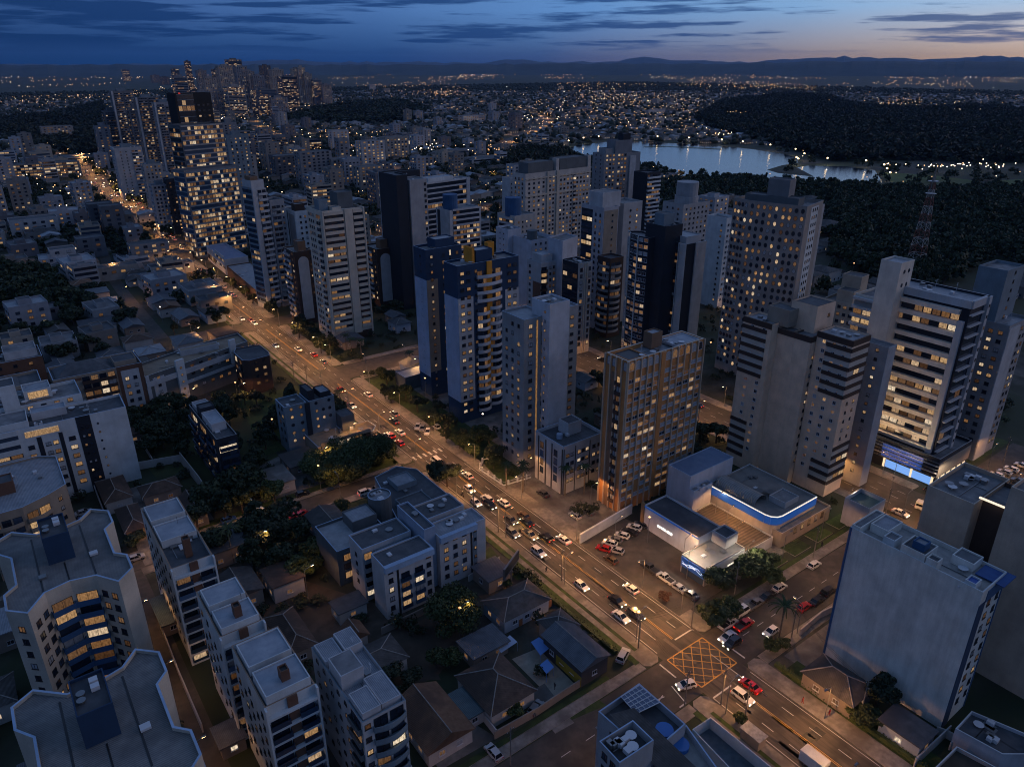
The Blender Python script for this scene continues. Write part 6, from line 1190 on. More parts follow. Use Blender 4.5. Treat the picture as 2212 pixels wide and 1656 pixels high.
CARS = [('J',635,1120,'hatch','white',DN,1,'white hatchback coming down the avenue just below the overhanging tree'), ('J',695,1215,'hatch','white',DN,1,'small white car beside a utility pole on the left avenue lane'), ('J',790,1185,'suv','white',UP,1,'white estate car in the middle of the avenue queue'),
 ('J',785,1240,'suv','black',DN,1,'black estate car side by side with the white one in the queue'), ('J',905,1215,'hatch','white',UP,1,'white car in the right lane passing the white-fenced garden'), ('J',1045,1310,'hatch','brown',UP,0,'dark brown car in the right lane of the queue'), ('J',950,1345,'sedan','dark',DN,1,'dark saloon in the left half of the queue'),
 ('J',1060,1365,'sedan','black',UP,1,'black saloon close behind the dark brown car'), ('J',955,1445,'suv','grey',DN,1,'dark grey SUV in the leftmost lane of the queue'), ('J',1085,1455,'pickup','beige',DN,1,'beige pickup in the centre lane below the queue'), ('J',1200,1480,'suv','black',UP,1,'black SUV right of the beige pickup'),
 ('J',1330,1495,'sedan','white',UP,1,'white saloon in the right lane near the end of the white wall'), ('J',1155,1580,'suv','white',DN,1,'white SUV alone in the left lane below the beige pickup'), ('J',640,1015,'hatch','white',UP,1,'white car partly under the overhanging tree'), ('J',410,910,'van','white',UP,1,'white van leaving the side street junction'), ('J',500,950,'sedan','dark',UP,0,'dark car right behind the white van at the side street junction'),
 ('J',20,730,'hatch','white',UP,1,'white car left of a red one on the upper avenue'), ('J',72,718,'hatch','red',UP,1,'red hatchback on the upper avenue beside the lawn tree row'), ('J',150,695,'sedan','white',UP,1,'white car right of the red hatchback on the upper avenue'), ('J',135,775,'hatch','red',UP,1,'small red car with bright tail lights below the red hatchback'),
 ('I',1475,312,'hatch','white',DN,1,'white hatchback on the avenue beside the hedge of the metal-roofed hall'), ('L',340,340,'hatch','white',UP,1,'white car with lit front passing the end of the parking lot'), ('L',245,425,'sedan','black',DN,1,'black saloon in the middle lane approaching the yellow box'), ('L',275,540,'sedan','white',DN,1,'white saloon in the left lane approaching the yellow box'),
 ('L',385,525,'suv','dark',DN,1,'dark blue SUV right beside the white saloon before the yellow box'), ('L',755,1045,'hatch','white',160,1,'white hatchback turning at the lower corner of the yellow box'), ('L',1240,1040,'sedan','red',UP,1,'red saloon leaving down the avenue past the palm corner'), ('L',1175,1130,'suv','white',DN,1,'white SUV on the lower avenue beside a utility pole'),
 ('L',490,190,'pickup','dark',UP,0,'dark pickup parked in the row before the corner store'), ('L',600,262,'pickup','white',UP,0,'white pickup parked in front of the corner store'), ('L',695,328,'sedan','silver',UP,0,'silver saloon parked behind the white pickup'), ('L',785,380,'sedan','dark',UP,0,'dark car at the end of the row before the corner store'),
 ('L',200,125,'hatch','brown',UP,0,'lone brown car in the parking lot aisle'), ('L',1065,595,'pickup','white',RT,0,'white pickup parked on the cross street corner'), ('L',1165,505,'van','white',RT,0,'white van parked in the cross street ahead of the corner pickup'), ('L',1180,602,'pickup','red',RT,1,'red pickup waiting in the cross street'),
 ('L',1060,690,'sedan','white',LT,1,'white saloon waiting at the mouth of the cross street'), ('L',1095,738,'suv','black',LT,1,'black jeep waiting beside the white saloon at the cross street mouth'), ('L',1260,450,'pickup','grey',RT,0,'grey pickup parked beyond the white van in the cross street'), ('L',1355,390,'sedan','black',RT,0,'black saloon parked under the street tree in the cross street'),
 ('L',1445,325,'hatch','white',RT,0,'white car parked at the far end of the cross street row'), ('L',1380,652,'hatch','white',LT,1,'white hatchback driving beside the big palm'), ('L',1625,470,'hatch','red',RT,0,'bright red car parked beside the palm fronds'), ('L',290,830,'suv','silver',25,0,'silver car parked in the drive of the metal-roofed hall'),
 ('M',110,160,'hatch','white',RT,0,'white hatchback parked before the lawn beds of the cross street'), ('M',130,425,'sedan','black',RT,0,'dark saloon parked behind the bright red car'), ('M',215,355,'suv','black',RT,0,'black SUV parked nearest the blue edge of the blank wall'),
 ('K',310,1305,'hatch','white',UP+25,0,'white car parked topmost along the white boundary wall'), ('K',352,1290,'hatch','dark',UP+25,0,'dark car parked right beside the topmost white one'), ('K',235,1355,'hatch','white',UP+25,0,'white car parked second along the white boundary wall'), ('K',278,1335,'sedan','black',UP+25,0,'black car parked between the two white cars by the boundary wall'),
 ('K',190,1382,'hatch','grey',UP+25,0,'grey car parked third along the white boundary wall'), ('K',160,1402,'hatch','white',UP+25,0,'white car parked next to the red one by the wall lamp'), ('K',122,1435,'hatch','red',UP+25,0,'red car parked at the lower end of the white boundary wall'), ('K',200,1448,'hatch','silver',UP+25,0,'silver car parked right of the red one'),
 ('J',1425,1310,'hatch','silver',UP,0,'silver car in the yard at the foot of the brown tower'), ('J',1520,1280,'sedan','grey',UP,0,'grey saloon lit by a lamp beneath the brown tower'), ('J',1190,1150,'sedan','dark',UP,0,'dark car in the courtyard of the grey four storey block'), ('J',265,657,'hatch','silver',LT+50,0,'silver car, upper one of three in the pocket lot under the dark trees'),
 ('J',300,670,'hatch','grey',LT+50,0,'grey car, middle one of three in the pocket lot under the dark trees'), ('J',338,695,'hatch','white',LT+50,0,'white car, lower one of three in the pocket lot under the dark trees'), ('J',400,655,'hatch','white',UP,0,'white car alone right of the pocket lot'),
 ('N',745,795,'sedan','white',DN,1,'white taxi on the back avenue beyond the walled roofs'), ('N',985,640,'suv','dark',DN,1,'dark car on the back avenue before the taupe roof edge'), ('N',1255,600,'van','white',RT+30,0,'white van parked at the entrance of the far right lot'), ('N',1320,570,'suv','dark',RT+30,0,'dark SUV in the far right lot next to the white van'),
 ('N',1370,540,'sedan','grey',RT+30,0,'grey car in the far right lot, third from the white van'), ('N',1455,515,'hatch','white',UP,0,'white car, first of four along the lawn of the far right lot'), ('N',1515,495,'hatch','silver',UP,0,'silver car, second of four along the lawn of the far right lot'), ('N',1565,472,'hatch','white',UP,0,'white car, third of four along the lawn of the far right lot'),
 ('N',1640,445,'hatch','white',UP,0,'white car, last of four along the lawn of the far right lot'), ('N',1535,610,'suv','black',UP,0,'black SUV in the lower row of the far right lot'), ('N',1620,565,'suv','dark',UP,0,'dark SUV behind the black one in the lower row of the far right lot'), ('I',825,1540,'hatch','silver',UP,0,'silver car on the driveway before the big gable-roofed house'),
 ('I',150,1610,'sedan','silver',UP,0,'silver car at the foot of the slate-grey block'), ('E',612,958,'sedan','silver',RT,0,'silver saloon in the walled driveway, upper of two'), ('E',622,1010,'hatch','blue',RT,0,'blue car in the walled driveway, lower of two'), ('E',1005,1290,'hatch','silver',RT,0,'silver car in the court right of the upper octagonal tower'),
 ('G',1370,975,'suv','white',RT,1,'white SUV driving in the side street'), ('G',1460,945,'sedan','grey',RT,1,'grey saloon ahead of the white SUV in the side street'), ('G',905,985,'hatch','black',RT,0,'black car with pale windscreen before the flat-roofed grey house'), ('G',580,1112,'van','white',UP+15,0,'white van in the yard beside the tall dark tree'),
 ('G',850,1140,'hatch','red',RT+20,0,'red car, left of two behind the side street hedge'), ('G',897,1132,'hatch','red',RT+20,0,'red car, right of two behind the side street hedge'), ('G',360,1175,'hatch','blue',RT,0,'pale blue car under the dark garden trees'), ('I',1135,1212,'hatch','grey',20,0,'grey car tucked at the end of the garden wall by the driveway')]
for c_, x, y, kd, co, an, on, lb in CARS:
    p = P(c_, x, y, .8)
    if on and an in (UP, DN) and X_AV0-2 < p.x < X_AV1+2:      # keep moving traffic inside the lanes
        lane = min((98.1, 101.2, 104.3, 107.3), key=lambda q: abs(q-p.x)); p.x = .5*p.x + .5*lane; p.x = min(max(p.x, 97.7), 107.8)
    zz = .17 if (109.3 < p.x < 131 and 84 < p.y < 120) else .04
    car(kd, co, p.x, p.y, an, lb, bool(on), z=zz)
# box truck and minibus
p = P('M', 120, 1620, 1); t_ = thing('truck', 'white box truck cut by the bottom edge of the photo on the avenue', 'truck', (p.x-.5, p.y-1, .03), rad(DN))
put('cargo_box', MB().box(-3.4, 1.2, -1.1, 1.1, .7, 3.0).mesh('cargo_box', [whiteP]), t_); cb = MB(); side([(1.3,.5),(3.2,.5),(3.2,1.3),(2.9,2.2),(1.3,2.3)][::1], 2.1, 1.8, 0, cb); put('cab', cb.mesh('cab', [paint('dark')]), t_)
for sx in (-2.3, 2.3):
    for sy in (-1, 1): put('wheel', car_meshes('suv', 'white', False)['wheel'], t_, (sx, sy*.95, .38))
p = P('N', 945, 768, 1); t_ = thing('minibus', 'white minibus with red tail lights on the back avenue', 'minibus', (p.x, p.y, .03), rad(DN+10)); mb = MB(); side([(-3,.4),(3,.4),(3.05,1.4),(2.7,2.5),(-3,2.55)], 2.1, 1.9, 0, mb); put('body', mb.mesh('body', [paint('white')]), t_)
put('windows', MB().box(-2.8, 2.6, -1.03, 1.03, 1.35, 2.0).mesh('windows', [CGL]), t_)
for sy in (-1, 1):
    put('taillight', MB().box(-3.06, -2.98, sy*.8-.15, sy*.8+.15, .8, 1.1).mesh('taillight', [TL]), t_)
    for sx in (-2, 2): put('wheel', car_meshes('suv', 'white', False)['wheel'], t_, (sx, sy*.95, .36))
# motorcycle with rider
p = P('J', 595, 1175); t_ = thing('motorcycle', 'small dark motorcycle near the left kerb of the avenue', 'motorcycle', (p.x, p.y, .03), rad(DN)); mb = MB()
put('frame', mb.bar((-.5,0,.5), (.45,0,.75), .13, 6).bar((.45,0,.75), (.62,0,.3), .04, 5).bar((.35,-.35,.98), (.35,.35,.98), .025, 5).mesh('frame', [BLACKM]), t_)
for sx in (-.62, .62): put('wheel', MB().bar((sx,-.06,.3), (sx,.06,.3), .3, 12).mesh('wheel', [TYRE]), t_)
rd = thing('person', 'motorcycle rider in dark jacket and white helmet', 'person', (p.x, p.y, .03), rad(DN))
me = bpy.data.meshes.new('person'); vs = [(-.15,0,.85),(-.05,0,1.15),(.0,0,1.42),(.02,0,1.60),(.05,0,1.72),(.12,.2,1.38),(.22,.26,1.12),(.34,.3,1.0),(.12,-.2,1.38),(.22,-.26,1.12),(.34,-.3,1.0),(.18,.16,.8),(.1,.2,.42),(.22,.2,.36),(.18,-.16,.8),(.1,-.2,.42),(.22,-.2,.36)]
def figure(vs, es, rs, mats, parent, root=0):
    me = bpy.data.meshes.new('body'); me.from_pydata(vs, es, []); me.materials.append(mats); o = put('body', me, parent); md = o.modifiers.new('Skin', 'SKIN')
    for i, r in enumerate(rs): me.skin_vertices[0].data[i].radius = (r, r)
    me.skin_vertices[0].data[root].use_root = True; sb = o.modifiers.new('Sub', 'SUBSURF'); sb.levels = 1; sb.render_levels = 1; return o
figure(vs, [(0,1),(1,2),(2,3),(3,4),(2,5),(5,6),(6,7),(2,8),(8,9),(9,10),(0,11),(11,12),(12,13),(0,14),(14,15),(15,16)], [.15,.16,.17,.06,.1,.07,.05,.035,.07,.05,.035,.09,.06,.05,.09,.06,.05], plain('dark_clothes', (.02,.022,.03), .9), rd)
put('helmet', MB().cyl(.05, 0, 1.62, 1.86, .13, .09, 10).mesh('helmet', [FRW]), rd)
def walker(x, y, ang, label, top=(.03,.03,.035)):
    rd = thing('person', label, 'person', (x, y, .17), rad(ang))
    vs = [(0,0,.92),(0,0,1.15),(0,0,1.42),(0,0,1.54),(0,0,1.66),(0,.2,1.4),(.03,.25,1.12),(.12,.24,.86),(0,-.2,1.4),(-.03,-.25,1.12),(.0,-.24,.84),(.06,.1,.5),(.16,.1,.06),(.28,.1,.03),(-.05,-.1,.5),(-.2,-.1,.06),(-.08,-.1,.03)]
    figure(vs, [(0,1),(1,2),(2,3),(3,4),(2,5),(5,6),(6,7),(2,8),(8,9),(9,10),(0,11),(11,12),(12,13),(0,14),(14,15),(15,16)], [.14,.13,.16,.055,.095,.065,.05,.035,.065,.05,.035,.085,.05,.045,.085,.05,.045], plain('clothes_%.2f' % top[0], top, .9), rd)
    put('hair', MB().cyl(0, 0, 1.66, 1.78, .09, .05, 8).mesh('hair', [BLACKM]), rd)
p = P('N', 162, 1055); walker(p.x, p.y, 40, 'person in dark clothes walking past the lawn beds of the cross street'); p = P('L', 1365, 160); walker(p.x, p.y, 90, 'person standing under the street trees right of the corner store', (.2,.2,.22)); p = P('M', 20, 1190); walker(p.x, p.y, 90, 'person in a reddish top on the pavement under the blank wall', (.3,.05,.04)); p = P('M', 215, 1280); walker(p.x, p.y, -90, 'person with a red top by the hedge gate', (.35,.03,.03))
p = P('I', 1365, 150); walker(95, p.y, -90, 'person on the pavement near the utility pole above the billboard house'); p = P('I', 1275, 1085); walker(p.x, p.y, 10, 'person in blue by the gate of the play yard', (.03,.08,.25))
# cars farther up the avenue: one mesh each
def farcar(colr):
    k = 'far' + colr
    if k not in CPROTO:
        mb = MB(); L, W, H_, low, up = SH['sedan']; side(low[::-1], W, W*.97, 0, mb); side(up[::-1], W*.93, W*.74, 1, mb); mb.box(-.9, .3, -.62, .62, 1.43, 1.48, 0)
        for sy in (-.6, .6): mb.box(2.2, 2.28, sy-.16, sy+.16, .6, .78, 2); mb.box(-2.27, -2.2, sy-.16, sy+.16, .7, .88, 3)
        CPROTO[k] = mb.mesh('car', [paint(colr), CGL, HL, TL])
    return CPROTO[k]
r_ = random.Random(21)
for y0 in np.arange(205, 900, 5.2):
    if 252 < y0 < 275 or r_.random() < .62: continue
    ln = r_.choice((0, 1, 2, 3)); cl = smooth(AVEN, 6); c0 = min(cl, key=lambda q: abs(q.y-y0)); x = c0.x + (-4.6, -1.7, 1.7, 4.6)[ln]
    if any(math.hypot(x-q[0], y0-q[1]) < 6 for q in [(P(c[0], c[1], c[2], .8)) for c in CARS[16:20]]): continue
    put('car', farcar(r_.choice(('white', 'white', 'silver', 'black', 'grey', 'red'))), None, (x, y0, .04), rad(DN if ln < 2 else UP), label='car with lit lamps in the traffic of the far avenue', category='car', group='cars in the far avenue traffic')
for x in np.arange(114, 186, 7.5):
    if r_.random() < .6: put('car', farcar(r_.choice(('white', 'silver', 'black'))), None, (x, 263.5+r_.choice((-3, 3)), .04), rad(r_.choice((RT, LT))), label='car with lit lamps in the middle street beside the cream beam tower', category='car', group='cars in the middle street')
for y in np.arange(84, 300, 9):
    if r_.random() < .5: put('car', farcar(r_.choice(('white', 'silver', 'black', 'dark'))), None, (198+r_.choice((-5, -2, 2, 5)), y, .04), rad(r_.choice((UP, DN))), label='car on the back avenue behind the right towers', category='car', group='cars on the back avenue')
for i, q in enumerate(FLEFT):
    if i+1 < len(FLEFT): d = FLEFT[i+1]-q; put('car', farcar('white'), None, (q.x + (2 if i % 2 else -2), q.y, .05), math.atan2(d.y, d.x) + (0 if i % 2 else math.pi), label='car on the lit road running to the left behind the grove', category='car', group='cars on the far left road')
for i, q in enumerate(HIGH):
    if i % 2 == 0 and i+1 < len(HIGH): d = HIGH[i+1]-q; put('car', farcar('white'), None, (q.x + (4 if i % 4 else -4), q.y, .05), math.atan2(d.y, d.x) + (0 if i % 4 else math.pi), label='car on the lit curving road beyond the lake corner', category='car', group='cars on the far curving road')

# ------------------------------------------------------------------ street lamps and poles
LAMPM = plain('lamp_glow', (.9,.8,.6), .4, 0, (1,.60,.26), 40); LAMPW = plain('lamp_glow_white', (.9,.9,.9), .4, 0, (1,.9,.75), 25)
pm = MB().bar((0,0,0), (0,0,8.2), .09, 7, 0, .06).bar((0,0,8.1), (1.9,0,8.7), .05, 6).mesh('pole', [METALG]); hm_ = MB().box(1.6, 2.4, -.16, .16, 8.62, 8.78).mesh('lamp_head', [METALG]); gm_ = MB().box(1.68, 2.34, -.12, .12, 8.57, 8.615).mesh('lamp_glass', [LAMPM])
LD = {}
def lamp_light(e, c, r=.25):
    k = (e, c)
    if k not in LD: l = bpy.data.lights.new('lamp_light', 'SPOT'); l.energy = e; l.color = c; l.shadow_soft_size = r; l.spot_size = rad(168); l.spot_blend = .35; LD[k] = l
    return LD[k]
WARM = (1, .45, .135)
def lamp(x, y, rz, label, e=420, group=None, c=WARM):
    t_ = thing('street_lamp', label, 'street lamp', (x, y, 0), rz, group); put('pole', pm, t_); h_ = put('lamp_head', hm_, t_); put('lamp_glass', gm_, h_)
    if e: put('lamp_light', lamp_light(e, c), t_, (2.0, 0, 8.3))
    return t_
LE = 3300
for i, y in enumerate(np.arange(36, 520, 24)):
    if 62 < y < 80: y = 60
    lamp(95.6, y, 0, 'street lamp on the left kerb of the avenue', LE, 'street lamps on the left kerb of the avenue')
for i, y in enumerate(np.arange(48, 520, 24)):
    if 64 < y < 80 or 252 < y < 272: y += 12
    lamp(109.9, y, math.pi, 'street lamp on the right kerb of the avenue', LE, 'street lamps on the right kerb of the avenue')
for x in range(126, 190, 20): lamp(x, 64.8, math.pi/2, 'street lamp along the cross street by the blank wall', LE*.5, 'street lamps of the cross street')
for x in range(20, 92, 24): lamp(x, 64.8, math.pi/2, 'street lamp along the cross street before the garden lots', LE*.22, 'street lamps of the garden-side cross street'); lamp(x, 174.4, math.pi/2, 'street lamp along the side street', LE*.45, 'street lamps of the side street')
for y in range(50, 330, 24): lamp(188.5, y, 0, 'street lamp on the near kerb of the back avenue', LE*.9, 'street lamps of the back avenue')
for y in range(60, 330, 30): lamp(207.5, y, math.pi, 'street lamp on the far kerb of the back avenue', LE*.6, 'street lamps of the far kerb of the back avenue')
for x in range(116, 186, 18): lamp(x, 255.4, math.pi/2, 'street lamp along the middle street', LE*.8, 'street lamps of the middle street')
for x in [70, 88] + list(range(120, 186, 24)): lamp(x, 335.6, math.pi/2, 'street lamp along the junction street', LE*.8, 'street lamps of the junction street')
for y in range(84, 170, 22): lamp(10.2, y, 0, 'street lamp in the narrow lane by the octagonal towers', LE*.22, 'street lamps of the narrow lane')
for y in range(50, 110, 24): lamp(29.5, y, 0, 'street lamp in the orange lane between the blocks', LE*.22, 'street lamps of the orange lane')
for x, y, e in ((116, 112, .25), (124, 96, .35), (222, 60, .5), (240, 60, .5), (122, 128, .4), (116, 150, .25), (70, 192, .3), (84, 202, .35), (44, 140, .22), (40, 160, .2), (150, 255, .5), (213, 40, .5), (128, 240, .4), (236, 72, .5), (58, 420, .5), (62, 480, .5), (20, 270, .4), (50, 262, .3), (70, 330, .3), (162, 82, .3), (145, 82, .25), (23, 176, .2), (66, 108, .14), (143, 98, .55), (139, 92, .35), (146, 104, .3)):
    lamp(x, y, 0, 'street lamp standing in a yard or lot between the buildings', LE*e, 'yard lamps')
for x, y, e in ((121, 92, 1.2), (134, 85, .8), (211, 88, 1.6), (211, 72, 1.6), (176, 84, .8)): lamp(x, y, 0, 'white street lamp before the shops', LE*e*.5, 'white lamps before the shops', (1,.80,.58))
for x, y, e, lb in ((201.5, 84, 2.6, 'left floodlight at the foot of the office tower'), (201.5, 98, 2.6, 'right floodlight at the foot of the office tower')):  # added uplights, standing in for the shop glow on the slabs
    t_ = thing('floodlight', lb, 'floodlight', (x, y, 4), 0); put('body', MB().box(-.25, .25, -.3, .3, -.2, .3).bar((0,0,-4), (0,0,-.2), .07, 6).mesh('body', [METALG]), t_); fl = bpy.data.lights.new('flood_light', 'SPOT'); fl.energy = 2800*e; fl.color = (1, .66, .36); fl.spot_size = rad(100); fl.spot_blend = .9; fl.shadow_soft_size = .4
    o = put('flood_light', fl, t_, (.4, 0, .2)); o.rotation_euler = Vector((14, 4, 17)).to_track_quat('-Z', 'Y').to_euler()
for y in range(545, 1150, 40):
    c0 = min(smooth(AVEN, 6), key=lambda q: abs(q.y-y)); lamp(c0.x-7, y, 0, 'street lamp on the distant stretch of the avenue', LE*2.5, 'street lamps on the distant avenue'); lamp(c0.x+7, y+20, math.pi, 'street lamp on the distant stretch of the avenue', 0, 'street lamps on the distant avenue')
for cl in (HIGH, HIGH2, FLEFT):
    for i, q in enumerate(cl):
        if i % 2 == 0: lamp(q.x+11, q.y, math.pi, 'tall street lamp on a far curving road', (22000 if cl is not FLEFT else 6000) if i % 4 == 0 else 0, 'street lamps of the far curving roads')
WB = (1, .85, .62)
for i in range(len(LAKE)):                     # the promenade lamps round the lake
    a, b = Vector(LAKE[i]), Vector(LAKE[(i+1) % len(LAKE)])
    if i > 9 and i not in (14, 15, 16, 17): continue
    n = max(1, int((b-a).length/34))
    for k in range(n): q = a.lerp(b, (k+.5)/n); d = (b-a).normalized(); nn = Vector((-d.y, d.x)); q2 = q + nn*7 if not in_poly(*(q+nn*7), LAKE) else q - nn*7; t_ = lamp(q2.x, q2.y, 0, 'promenade lamp on the lake shore', 1200 if k % 3 == 0 else 0, 'promenade lamps round the lake', WB); put('globe', MB().cyl(0, 0, 8.2, 9.6, .8, .8, 8).mesh('globe', [plain('globe_glow', (.9,.9,.8), .4, 0, (1,.70,.36), 7)]), t_)
UT = MB().bar((0,0,0), (0,0,9.2), .15, 8, 0, .1); UT = UT.mesh('post', [POLE]); UC = MB().box(-1, 1, -.06, .06, 8.3, 8.42).box(-.7, .7, -.05, .05, 7.2, 7.3).mesh('crossarm', [BARK]); UI = MB().cyl(-.8,0,8.42,8.6,.05,n=6).cyl(0,0,8.42,8.6,.05,n=6).cyl(.8,0,8.42,8.6,.05,n=6).mesh('insulator', [FRW])
UPX = [('L',400,780,'utility pole on the left corner of the crossing'), ('L',740,1215,'utility pole on the island at the lower mouth of the cross street'), ('L',1010,1195,'utility pole on the left kerb below the yellow box'), ('L',1185,1300,'utility pole beside the kerbside kiosk'), ('I',1325,285,'utility pole above the hipped house on the avenue verge'), ('J',860,1440,'utility pole right of the pale grey block'), ('J',680,1280,'utility pole by the white car at the top of the queue'),
       ('I',950,1640,'utility pole on the garden verge at the bottom'), ('L',790,640,'traffic light pole on the right side of the crossing'), ('L',1110,380,'utility pole among the street trees by the corner store'), ('L',1530,700,'utility pole right of the big palm'), ('M',440,1300,'utility pole before the blank blue-white wall'), ('N',630,830,'utility pole on the back avenue corner'), ('A',230,1180,'utility pole at the far junction'), ('G',850,170,'utility pole on the left verge of the upper avenue'), ('G',945,200,'utility pole behind the slate-blue towers'), ('N',100,1130,'utility pole by the lawn beds of the cross street'), ('N',1500,430,'utility pole by the far right lot')]
UP_ = {}
for c_, x, y, lb in UPX:
    p = P(c_, x, y); t_ = thing('utility_pole', lb, 'utility pole', (p.x, p.y, 0), rad(45 if p.x > 112 else 10)); put('post', UT, t_); ca = put('crossarm', UC, t_); put('insulator', UI, ca); UP_[lb] = p
def wires(a, b, label):
    p, q = UP_[a], UP_[b]; mb = MB()
    for o in (-.8, 0, .8):
        pr = None
        for i in range(9):
            t_ = i/8; v = Vector((*p.lerp(q, t_), 8.55 - 1.1*4*t_*(1-t_))) + Vector((o*.7, o*.7, 0))
            if pr: mb.bar(pr, v, .025, 3)
            pr = v
    whole('power_lines', mb, [BLACKM], label, 'power line')
K_ = list(UP_)
for a, b, lb in ((0, 1, 'power lines from the left corner pole to the island pole'), (1, 2, 'power lines over the lower mouth of the crossing'), (2, 3, 'power lines along the left kerb towards the kiosk'), (0, 4, 'power lines along the avenue verge above the hall'), (4, 5, 'power lines along the verge past the billboard'), (5, 6, 'power lines beside the pale grey block'), (0, 8, 'cable strung across the avenue above the yellow box'), (8, 9, 'power lines from the traffic light to the store trees'), (9, 16, 'power lines over the street trees of the cross street'), (10, 11, 'power lines in front of the blank blue-white wall')):
    wires(K_[a], K_[b], lb)
# ------------------------------------------------------------------ the city beyond
FOREST = [tuple(P('', *p)) for p in [(1415,412),(1480,398),(1560,392),(1650,398),(1760,402),(1850,412),(2050,415),(2212,408),(2400,420),(2400,640),(2150,560),(2010,640),(1880,620),(1800,560),(1790,440),(1600,430),(1440,470)]]
WOOD = [tuple(P('', *p)) for p in [(1500,262),(1560,222),(1700,205),(1790,212),(1850,232),(1980,240),(2080,232),(2260,245),(2300,352),(2100,352),(1960,345),(1800,350),(1740,332),(1700,322),(1640,305),(1560,290)]]
WOOD2 = [tuple(P('', *p)) for p in [(600,262),(700,235),(850,220),(930,235),(900,262),(760,270)]]
WOOD3 = [tuple(P('', *p)) for p in [(0,262),(120,250),(220,225),(250,300),(200,345),(90,330),(0,300)]]
WOOD4 = [tuple(P('', *p)) for p in [(1085,345),(1120,330),(1220,325),(1240,350),(1180,372),(1110,375)]]
SUBD = 1
def blobs(name, pts, hs, rs, m, seed=1, kind='stuff', label=None):
    """Many low crowns in one mesh: a mass of trees too far and too many to tell apart."""
    import bmesh
    bm = bmesh.new(); bmesh.ops.create_icosphere(bm, subdivisions=SUBD, radius=1); T_ = []
    bv = np.array([v.co[:] for v in bm.verts]); bf = np.array([[v.index for v in f.verts] for f in bm.faces], dtype=np.int32); bm.free()
    g_ = np.random.default_rng(seed); n = len(pts); nv = len(bv); V = np.empty((n, nv, 3))
    tm = [bv*(1 + .30*g_.normal(size=(nv, 1))) for _ in range(6)]
    for i, (p, h, r) in enumerate(zip(pts, hs, rs)):
        a = g_.uniform(0, 6.28); c, s_ = math.cos(a), math.sin(a); t_ = tm[i % 6]
        V[i, :, 0] = (t_[:, 0]*c - t_[:, 1]*s_)*r + p[0]; V[i, :, 1] = (t_[:, 0]*s_ + t_[:, 1]*c)*r + p[1]; V[i, :, 2] = t_[:, 2]*h*.5 + h*.5
    F_ = (bf[None] + (np.arange(n, dtype=np.int32)*nv)[:, None, None]).reshape(-1, 3); me = bpy.data.meshes.new(name); V = V.reshape(-1, 3)
    me.vertices.add(len(V)); me.vertices.foreach_set('co', V.ravel()); me.loops.add(F_.size); me.loops.foreach_set('vertex_index', F_.ravel())
    me.polygons.add(len(F_)); me.polygons.foreach_set('loop_start', np.arange(0, F_.size, 3, dtype=np.int32)); me.polygons.foreach_set('loop_total', np.full(len(F_), 3, dtype=np.int32)); me.materials.append(m); me.update()
    return put(name, me, None, kind=kind, label=label)
CLEAR = [G(1900, 232), G(2085, 244), G(1665, 214), G(1790, 224), G(1590, 250), G(1990, 236)]
def fill(poly, step, h, r, jit=.5):
    xs = [p[0] for p in poly]; ys = [p[1] for p in poly]; out = []
    for x in np.arange(min(xs), max(xs), step):
        for y in np.arange(min(ys), max(ys), step):
            q = (x + RN.uniform(-jit, jit)*step, y + RN.uniform(-jit, jit)*step)
            if in_poly(*q, poly) and not in_poly(*q, LAKE) and free(q[0], q[1], 3) and all(math.hypot((q[0]-c.x), (q[1]-c.y)) > 75 for c in CLEAR): out.append(q)
    return out, [h*RN.uniform(.65, 1.3) for _ in out], [r*RN.uniform(.7, 1.3) for _ in out]
def leafmass(name, pts, hs, rs, m, label, per=230, seed=2, lf=2.1):
    """A wood close enough to show leaves: leaf clumps through every crown, all in one mesh."""
    g_ = np.random.default_rng(seed); T_ = []
    for k in range(4):
        me = (CRN[2], CRN[3], CRNF[1], CRN[1])[k]; co = np.empty(len(me.vertices)*3); me.vertices.foreach_get('co', co); co = co.reshape(-1, 4, 3)
        pick = co[g_.permutation(len(co))[:per]]; c0 = pick.mean(1, keepdims=True); T_.append(((pick-c0)*lf + c0))
    V = []
    for i, (p, h, r) in enumerate(zip(pts, hs, rs)):
        t_ = T_[i % 4]; a = g_.uniform(0, 6.28); c, s_ = math.cos(a), math.sin(a); zt = 2.05 if i % 4 == 2 else 1.65; q = np.empty_like(t_)
        q[..., 0] = (t_[..., 0]*c - t_[..., 1]*s_)*r*1.1 + p[0]; q[..., 1] = (t_[..., 0]*s_ + t_[..., 1]*c)*r*1.1 + p[1]; q[..., 2] = t_[..., 2]/zt*h*.85 + h*.12; V.append(q)
    V = np.concatenate(V).reshape(-1, 3); n = len(V)//4; me = bpy.data.meshes.new(name)
    me.vertices.add(len(V)); me.vertices.foreach_set('co', V.ravel()); me.loops.add(len(V)); me.loops.foreach_set('vertex_index', np.arange(len(V), dtype=np.int32))
    me.polygons.add(n); me.polygons.foreach_set('loop_start', np.arange(0, 4*n, 4, dtype=np.int32)); me.polygons.foreach_set('loop_total', np.full(n, 4, dtype=np.int32)); me.materials.append(m); me.update()
    return put(name, me, None, kind='stuff', label=label)
FOREM2 = leaf_mat('wood_leaves', (.008,.016,.007), (.034,.050,.018))
FOREM = leaf_mat('forest_leaves', (.010,.018,.008), (.030,.042,.015))
for nm, poly, st, h, r in (('wood_beyond_lake', WOOD, 11, 15, 7), ('far_wood', WOOD2, 15, 14, 9), ('far_wood', WOOD3, 11, 13, 6.5), ('far_wood', WOOD4, 7, 12, 4.5)):
    a, b, c = fill(poly, st, h, r); leafmass(nm, a, b, c, FOREM2, 'dense dark wood seen as one mass', 60, 4, 3.6)
PARKT = fill(FOREST, 7.5, 11, 4.6)
